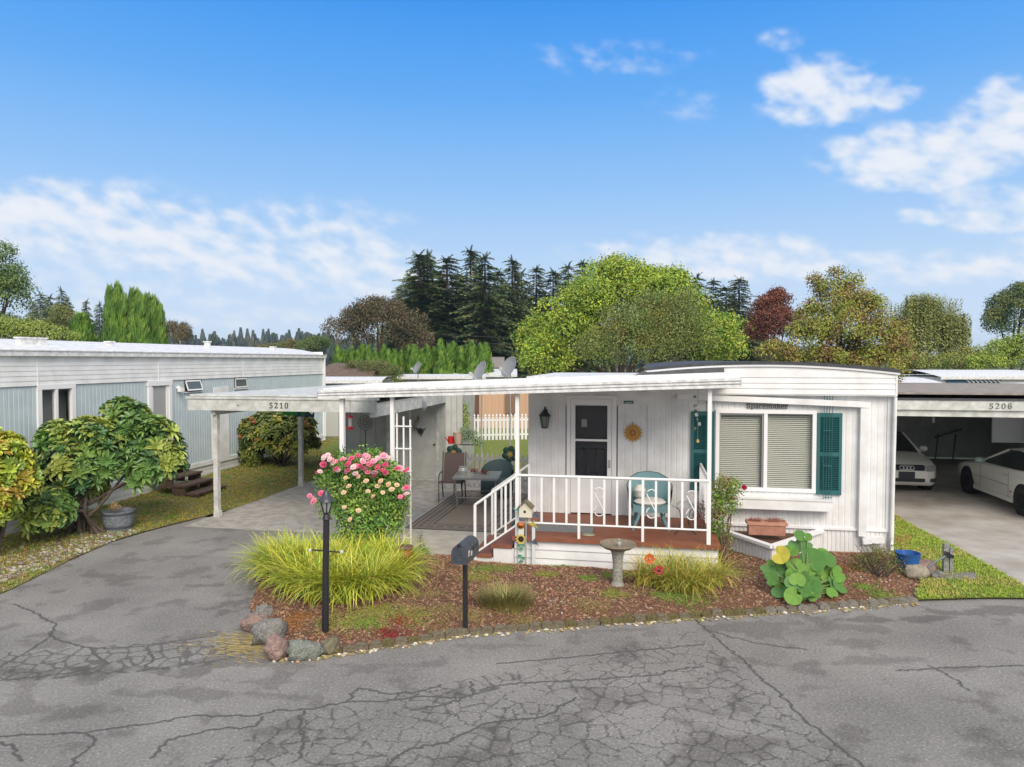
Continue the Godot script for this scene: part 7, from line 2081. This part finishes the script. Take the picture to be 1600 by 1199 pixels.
# ---- trees
func conifer(called: String, label: String, group: String, sd: int) -> Node3D:    # a 12 m fir, scaled where it stands
	rng.seed = sd
	var o := thing(called, label, "tree", Vector3.ZERO, 0.0, group)
	part(o, "trunk", mb().tube([Vector3.ZERO, Vector3(0.05, 6, 0), Vector3(0, 12, 0)], [0.24, 0.16, 0.02], 8, false), mat(Color(0.16, 0.11, 0.08), 0.9))
	var xf := []
	var cl := []
	var y := 1.8
	while y < 12.0:
		var t := (y - 1.8) / 10.2
		var R := 2.5 * pow(1.0 - t, 0.75) + 0.12
		var n := int(10 + 7 * (1.0 - t))
		if rng.randf() < 0.12: R *= 0.55
		for i in n:
			var a := rf(0, TAU)
			var rr := R * rf(0.55, 1.15)
			var k := maxi(1, int(rr / 0.45))
			for j in k:
				var s := (j + 0.3) / k
				var sz := rf(0.75, 1.25) * (0.6 + 0.4 * (1.0 - t))
				var p := Vector3(cos(a) * rr * s, y - rr * s * s * 0.28 + rf(-0.08, 0.08), -sin(a) * rr * s)
				xf.append(Transform3D(Basis(Vector3.UP, a + rf(-0.45, 0.45)) * Basis(Vector3.BACK, rf(-0.35, 0.1)) * Basis(Vector3.RIGHT, rf(-0.5, 0.5)) * Basis.from_scale(Vector3(sz, sz, sz * 1.2)), p))
				cl.append(tint(pick([Color(0.11, 0.17, 0.07), Color(0.15, 0.20, 0.08), Color(0.08, 0.135, 0.065), Color(0.18, 0.21, 0.085)]), 0.2))
		y += rf(0.2, 0.32)
	for i in 5:
		xf.append(Transform3D(Basis(Vector3.UP, rf(0, TAU)) * Basis(Vector3.BACK, 1.1) * Basis.from_scale(Vector3(0.6, 0.4, 0.4)), Vector3(0, 11.5 + 0.1 * i, 0)))
		cl.append(Color(0.07, 0.11, 0.06))
	copies("foliage", G.bough, xf, cl, M.leaf, o)
	return o
func arborvitae(label: String, group: String, sd: int, fat := 1.0) -> Node3D:      # 4 m tall column
	rng.seed = sd
	var o := thing("arborvitae", label, "tree", Vector3.ZERO, 0.0, group)
	part(o, "trunk", mb().tube([Vector3.ZERO, Vector3(0, 3.4, 0)], [0.09, 0.02], 6, false), M.bark)
	var xf := []
	var cl := []
	for i in 900:
		var t := pow(rng.randf(), 0.9)
		var R := 0.62 * fat * minf(1.0, pow(1.0 - t, 0.55) * 1.12) * (0.8 + 0.2 * minf(1.0, t * 6.0)) + 0.03
		var a := rf(0, TAU)
		var s := rf(0.62, 1.14) * (1.0 + 0.12 * sin(a * 3.0 + t * 9.0))
		var sz := rf(0.2, 0.36) * (1.0 - 0.35 * t)
		xf.append(Transform3D(Basis(Vector3.UP, a + rf(-0.6, 0.6)) * Basis(Vector3.RIGHT, rf(0.0, 0.25)) * Basis.from_scale(Vector3(sz, sz * 1.3, sz)), Vector3(sin(a) * R * s, 0.1 + t * 3.85, cos(a) * R * s)))
		cl.append(tint(pick([Color(0.10, 0.22, 0.025), Color(0.14, 0.27, 0.035), Color(0.07, 0.16, 0.022), Color(0.19, 0.31, 0.045)]), 0.22))
	copies("foliage", G.spray, xf, cl, M.leaf, o)
	return o
func put(o: Node3D, px: float, top: float, depth: float, natural: float, base_y := -0.3, wide := 1.0) -> void:
	var p := dp(px, top, depth)
	var s := (p.y - base_y) / natural
	o.position = Vector3(p.x, base_y, p.z)
	o.scale = Vector3(s * wide, s, s * wide)

func trees() -> void:
	# firs
	var firs := []
	var fl := "tall dark fir in the row of firs behind the maple"
	for k in 3: firs.append(conifer("fir_tree", fl, "firs behind the homes", 100 + k))
	rng.seed = 5
	var spots := [[622, 452, 84, 0.8], [655, 398, 78, 1.1], [668, 395, 84, 1.0], [698, 404, 78, 1.05], [735, 391, 80, 0.8], [758, 399, 76, 0.9], [778, 425, 84, 0.8], [800, 406, 78, 0.95], [815, 425, 84, 0.9], [838, 420, 84, 0.8], [864, 424, 84, 0.8], [888, 414, 80, 0.9], [910, 412, 84, 0.9], [1062, 424, 84, 0.9], [1090, 432, 80, 0.9], [1115, 440, 84, 0.9], [1155, 436, 76, 1.1], [640, 430, 86, 0.9], [718, 430, 84, 0.9], [690, 440, 88, 1.0], [785, 440, 88, 1.0], [1135, 450, 84, 1.0]]
	for i in spots.size():
		var q: Array = spots[i]
		var o: Node3D = firs[i] if i < 3 else dup(firs[i % 3], Vector3.ZERO, 0.0, "", "fir_tree")
		put(o, q[0], q[1], q[2], 12.0, -0.3, q[3] * rf(1.2, 1.65))
		o.rotation.y = i * 1.9
	var far := []
	for q in [[62, 458, 105, 1.0], [78, 463, 100, 1.1], [95, 452, 100, 0.9], [105, 466, 104, 0.9], [135, 470, 100, 0.8], [155, 474, 98, 0.9], [50, 470, 108, 1.0]]:
		var o := dup(firs[rng.randi() % 3], Vector3.ZERO, 0.0, "dark fir standing beyond the blue home roof", "fir_tree")
		o.set_meta("group", "firs beyond the blue home")
		put(o, q[0], q[1], q[2], 12.0, -0.3, q[3])
		o.rotation.y = q[0]
	# arborvitae: cluster beyond the blue home, hedge behind the patio
	var av := arborvitae("tall bright green columnar arborvitae in the cluster beyond the blue roof", "arborvitae cluster", 41)
	var av2 := arborvitae("bright green arborvitae in the trimmed hedge row below the firs", "arborvitae hedge row", 43, 1.05)
	rng.seed = 8
	var cs := [[171, 450, 46, 0.85], [184, 446, 46, 0.9], [192, 462, 45, 1.0], [206, 454, 47, 0.8], [215, 456, 47, 0.75], [220, 464, 44.5, 1.1], [230, 462, 46, 0.9], [241, 466, 46, 1.0], [249, 478, 46, 0.9], [178, 470, 45, 0.9], [210, 480, 44.5, 1.1]]
	for i in cs.size():
		var q: Array = cs[i]
		var o: Node3D = av if i == 0 else dup(av, Vector3.ZERO, 0.0, "", "arborvitae")
		put(o, q[0], q[1], q[2], 4.0, -0.3, q[3] * 0.62)
		o.rotation.y = i * 2.1
	for i in 24:
		var x := 527.0 + i * 10.1
		var o: Node3D = av2 if i == 0 else dup(av2, Vector3.ZERO, 0.0, "", "arborvitae")
		put(o, x + rf(-2, 2), (546.0 if x < 680 else 541.0) + rf(-5, 5) - (5.0 if i in [0, 4, 16] else 0.0), 46.0 + rf(-0.9, 0.9), 4.0, -0.3, 0.85 * rf(0.85, 1.2))
		o.rotation.y = i * 2.3
	var dome := dup(av, Vector3.ZERO, 0.0, "short rounded arborvitae dome beyond the blue home roof", "arborvitae")
	dome.set_meta("group", "")
	dome.remove_meta("group")
	put(dome, 126, 492, 42.0, 4.0, -0.3, 1.25)
	# broadleaf trees
	var G1 := [Color(0.17, 0.27, 0.035), Color(0.25, 0.33, 0.04), Color(0.32, 0.37, 0.05), Color(0.12, 0.21, 0.035)]
	btree("maple_tree", "large bright green maple spreading behind the white home", [[970, 500, 33, 3.4, 2.6], [880, 530, 33, 2.3, 1.9], [1075, 520, 33, 2.6, 2.0], [985, 445, 33.5, 2.1, 1.35], [850, 565, 32, 1.6, 1.2], [1115, 545, 32, 1.6, 1.4], [920, 470, 33, 1.5, 1.2], [1040, 460, 33, 1.5, 1.2]], 5200, 0.3, G1, 0.3)
	btree("feathery_tree", "fine leaved grey green tree standing before the bright maple", [[980, 540, 28, 1.6, 1.5], [1040, 530, 28.5, 1.5, 1.6], [930, 555, 28, 1.0, 0.9], [1085, 530, 28.5, 1.0, 1.2], [1010, 490, 28.5, 1.1, 0.9], [1070, 490, 28.5, 0.8, 0.8]], 1500, 0.34, [Color(0.13, 0.18, 0.05), Color(0.17, 0.22, 0.065), Color(0.10, 0.145, 0.045), Color(0.20, 0.19, 0.06)], 0.12, G.fine)
	btree("copper_beech", "broad dark bronze leaved tree behind the hedge row", [[590, 515, 60, 3.4, 2.6], [545, 525, 60, 2.2, 2.0], [640, 525, 60, 2.0, 2.1], [600, 495, 60, 2.2, 1.5], [560, 500, 60, 1.5, 1.2], [655, 545, 60, 1.4, 1.4]], 2600, 0.36, [Color(0.075, 0.065, 0.038), Color(0.11, 0.08, 0.05), Color(0.06, 0.06, 0.035), Color(0.13, 0.10, 0.06)], 0.3)
	btree("plum_tree", "purple red leaved plum tree beside the golden maple", [[1205, 505, 38, 1.3, 1.5], [1185, 520, 38, 0.9, 0.9], [1215, 475, 38, 0.8, 0.7], [1230, 510, 38, 0.8, 1.0], [1212, 462, 38, 0.45, 0.4]], 1700, 0.24, [Color(0.15, 0.05, 0.04), Color(0.20, 0.075, 0.05), Color(0.11, 0.04, 0.035)], 0.15)
	btree("golden_maple", "golden brown turning maple spreading above the roof corner", [[1320, 510, 25, 1.5, 1.3], [1275, 530, 25, 1.1, 0.8], [1370, 530, 25, 1.1, 0.9], [1300, 455, 25.5, 0.75, 0.55], [1335, 450, 25.5, 0.5, 0.5], [1400, 550, 24.5, 0.7, 0.7], [1215, 550, 25, 0.8, 0.4], [1290, 565, 25, 1.1, 0.5], [1350, 565, 25, 1.1, 0.5], [1235, 570, 25, 0.8, 0.4], [1405, 585, 24, 0.45, 0.5], [1265, 490, 25.5, 0.6, 0.5], [1275, 438, 25.5, 0.3, 0.25], [1310, 428, 25.5, 0.35, 0.22], [1350, 480, 25, 0.7, 0.5]], 3400, 0.21, [Color(0.21, 0.24, 0.045), Color(0.28, 0.28, 0.06), Color(0.17, 0.21, 0.04), Color(0.24, 0.20, 0.06), Color(0.21, 0.13, 0.06)], 0.16)
	btree("edge_tree", "dark green leafy tree rising at the far end of the blue roof", [[-20, 450, 34, 1.7, 2.2], [10, 470, 34, 1.3, 1.4], [20, 440, 34, 0.7, 0.8], [5, 400, 34, 0.6, 0.6], [-30, 520, 34, 2.0, 1.0]], 1700, 0.26, [Color(0.08, 0.14, 0.04), Color(0.12, 0.19, 0.05), Color(0.07, 0.11, 0.035)], 0.2)
	btree("laurel_shrub", "pale yellow green laurel shrub bank above the blue home roof", [[20, 520, 30, 1.1, 0.6], [60, 522, 30, 0.9, 0.5], [95, 525, 30, 0.7, 0.35], [-20, 515, 30, 1.0, 0.7]], 900, 0.22, [Color(0.20, 0.26, 0.06), Color(0.27, 0.31, 0.08), Color(0.12, 0.18, 0.04)], 0.1)
	btree("olive_tree", "small round olive green tree between the dark firs", [[97, 497, 70, 1.5, 1.3], [90, 507, 70, 1.2, 1.0]], 400, 0.35, [Color(0.12, 0.15, 0.045), Color(0.16, 0.17, 0.05)], 0.15)
	btree("bronze_tree", "brownish loose tree to the right of the arborvitae cluster", [[278, 522, 80, 1.5, 1.4], [268, 510, 80, 0.7, 0.8], [288, 530, 80, 1.1, 1.0]], 500, 0.36, [Color(0.13, 0.10, 0.05), Color(0.10, 0.09, 0.045)], 0.2)
	btree("hedge_tree", "green round headed tree beyond the blue home corner", [[480, 545, 90, 2.2, 1.3], [500, 538, 90, 1.6, 1.0]], 500, 0.45, [Color(0.07, 0.12, 0.035), Color(0.10, 0.14, 0.04)], 0.2)
	btree("autumn_tree", "yellow brown low tree beyond the blue home roof end", [[440, 545, 95, 2.2, 0.9], [460, 542, 95, 1.5, 1.0], [415, 548, 95, 1.6, 0.7]], 500, 0.45, [Color(0.16, 0.13, 0.05), Color(0.10, 0.12, 0.04)], 0.2)
	btree("garden_shrub", "bushy bronze green shrub beside the white flat awning home", [[610, 590, 36, 0.7, 0.7], [585, 582, 37, 0.9, 0.7], [560, 576, 38, 0.8, 0.4]], 700, 0.17, [Color(0.10, 0.15, 0.05), Color(0.15, 0.13, 0.05), Color(0.07, 0.10, 0.04)], 0.1)
	btree("lime_shrub", "lime green leafy trees at the right edge behind the carport", [[1580, 560, 42, 1.6, 1.2], [1540, 570, 42, 1.2, 0.7], [1610, 550, 42, 1.5, 1.3]], 1300, 0.27, [Color(0.22, 0.30, 0.05), Color(0.28, 0.34, 0.06), Color(0.14, 0.22, 0.04)], 0.15)
	btree("low_shrub", "mixed yellow green shrub bank below the willow", [[1445, 572, 44, 1.3, 0.6], [1490, 570, 44, 1.4, 0.7], [1420, 565, 43, 0.8, 0.8], [1515, 560, 46, 1.2, 0.8]], 1200, 0.26, [Color(0.18, 0.23, 0.04), Color(0.24, 0.24, 0.06), Color(0.20, 0.16, 0.05), Color(0.10, 0.16, 0.04)], 0.1)
	btree("dark_elm", "dark green tall tree beyond the lime shrubs at right", [[1585, 500, 58, 2.3, 2.4], [1560, 510, 58, 1.3, 1.6], [1600, 465, 58, 1.4, 1.2]], 1500, 0.36, [Color(0.05, 0.10, 0.04), Color(0.08, 0.13, 0.05), Color(0.14, 0.16, 0.05)], 0.3)
	# willow
	var wl := [[1430, 490, 54, 1.3, 0.9], [1465, 485, 54, 1.2, 1.0], [1490, 505, 54, 0.9, 0.8], [1415, 510, 54, 0.9, 0.7], [1440, 470, 54, 0.9, 0.5]]
	var w := btree("willow_tree", "weeping willow with hanging yellow green strands beyond the golden maple", wl, 260, 0.34, [Color(0.21, 0.24, 0.06), Color(0.26, 0.27, 0.08), Color(0.16, 0.19, 0.05)], 0.25, G.fine)
	var xf := []
	var cl := []
	for i in 1500:
		var l: Array = pick(wl)
		var c := dp(l[0], l[1], l[2]) - w.position
		var d := rdir()
		var s := rf(1.0, 4.2)
		xf.append(Transform3D(Basis(Vector3.UP, rf(0, TAU)) * Basis(Vector3.RIGHT, rf(-0.06, 0.06)) * Basis.from_scale(Vector3(1.5, s, 1.5)), c + Vector3(d.x * l[3] * rf(0.8, 1.5), rf(-0.7, 0.95) * l[4], d.z * l[3])))
		cl.append(tint(pick([Color(0.27, 0.30, 0.08), Color(0.33, 0.33, 0.11), Color(0.19, 0.24, 0.06)]), 0.2))
	copies("strands", G.strand, xf, cl, M.leaf, w)

func btree(called: String, label: String, L: Array, count: int, size: float, pal: Array, trunk: float, mesh: Mesh = null) -> Node3D:
	# lobes given as pixel centre, distance, half width and half height in metres; small lobes are added on each for an uneven outline
	var c0 := dp(L[0][0], L[0][1], L[0][2])
	var o := thing(called, label, "tree", Vector3(c0.x, -0.3, c0.z))
	var lobes := []
	var b := mb()
	var fork := Vector3(0, maxf(0.6, (c0.y + 0.3) * 0.4), 0)
	b.tube([Vector3.ZERO, fork * 0.5, fork], [trunk, trunk * 0.85, trunk * 0.75], 8, false)
	for l in L:
		var c := dp(l[0], l[1], l[2]) - o.position
		var R := Vector3(l[3], l[4], l[3])
		lobes.append_array(bumpy(c, R, 10, 0.42))
		b.tube([fork, fork.lerp(c, 0.55) + Vector3(0, 0.15, 0), c + Vector3(0, R.y * 0.4, 0)], [trunk * 0.5, trunk * 0.32, trunk * 0.06], 5, false)
	part(o, "trunk", b, M.bark)
	crown(o, "foliage", lobes, count, size, pal, mesh if mesh else G.clump, M.leaf, 0.45, -0.6, 0.5)
	return o
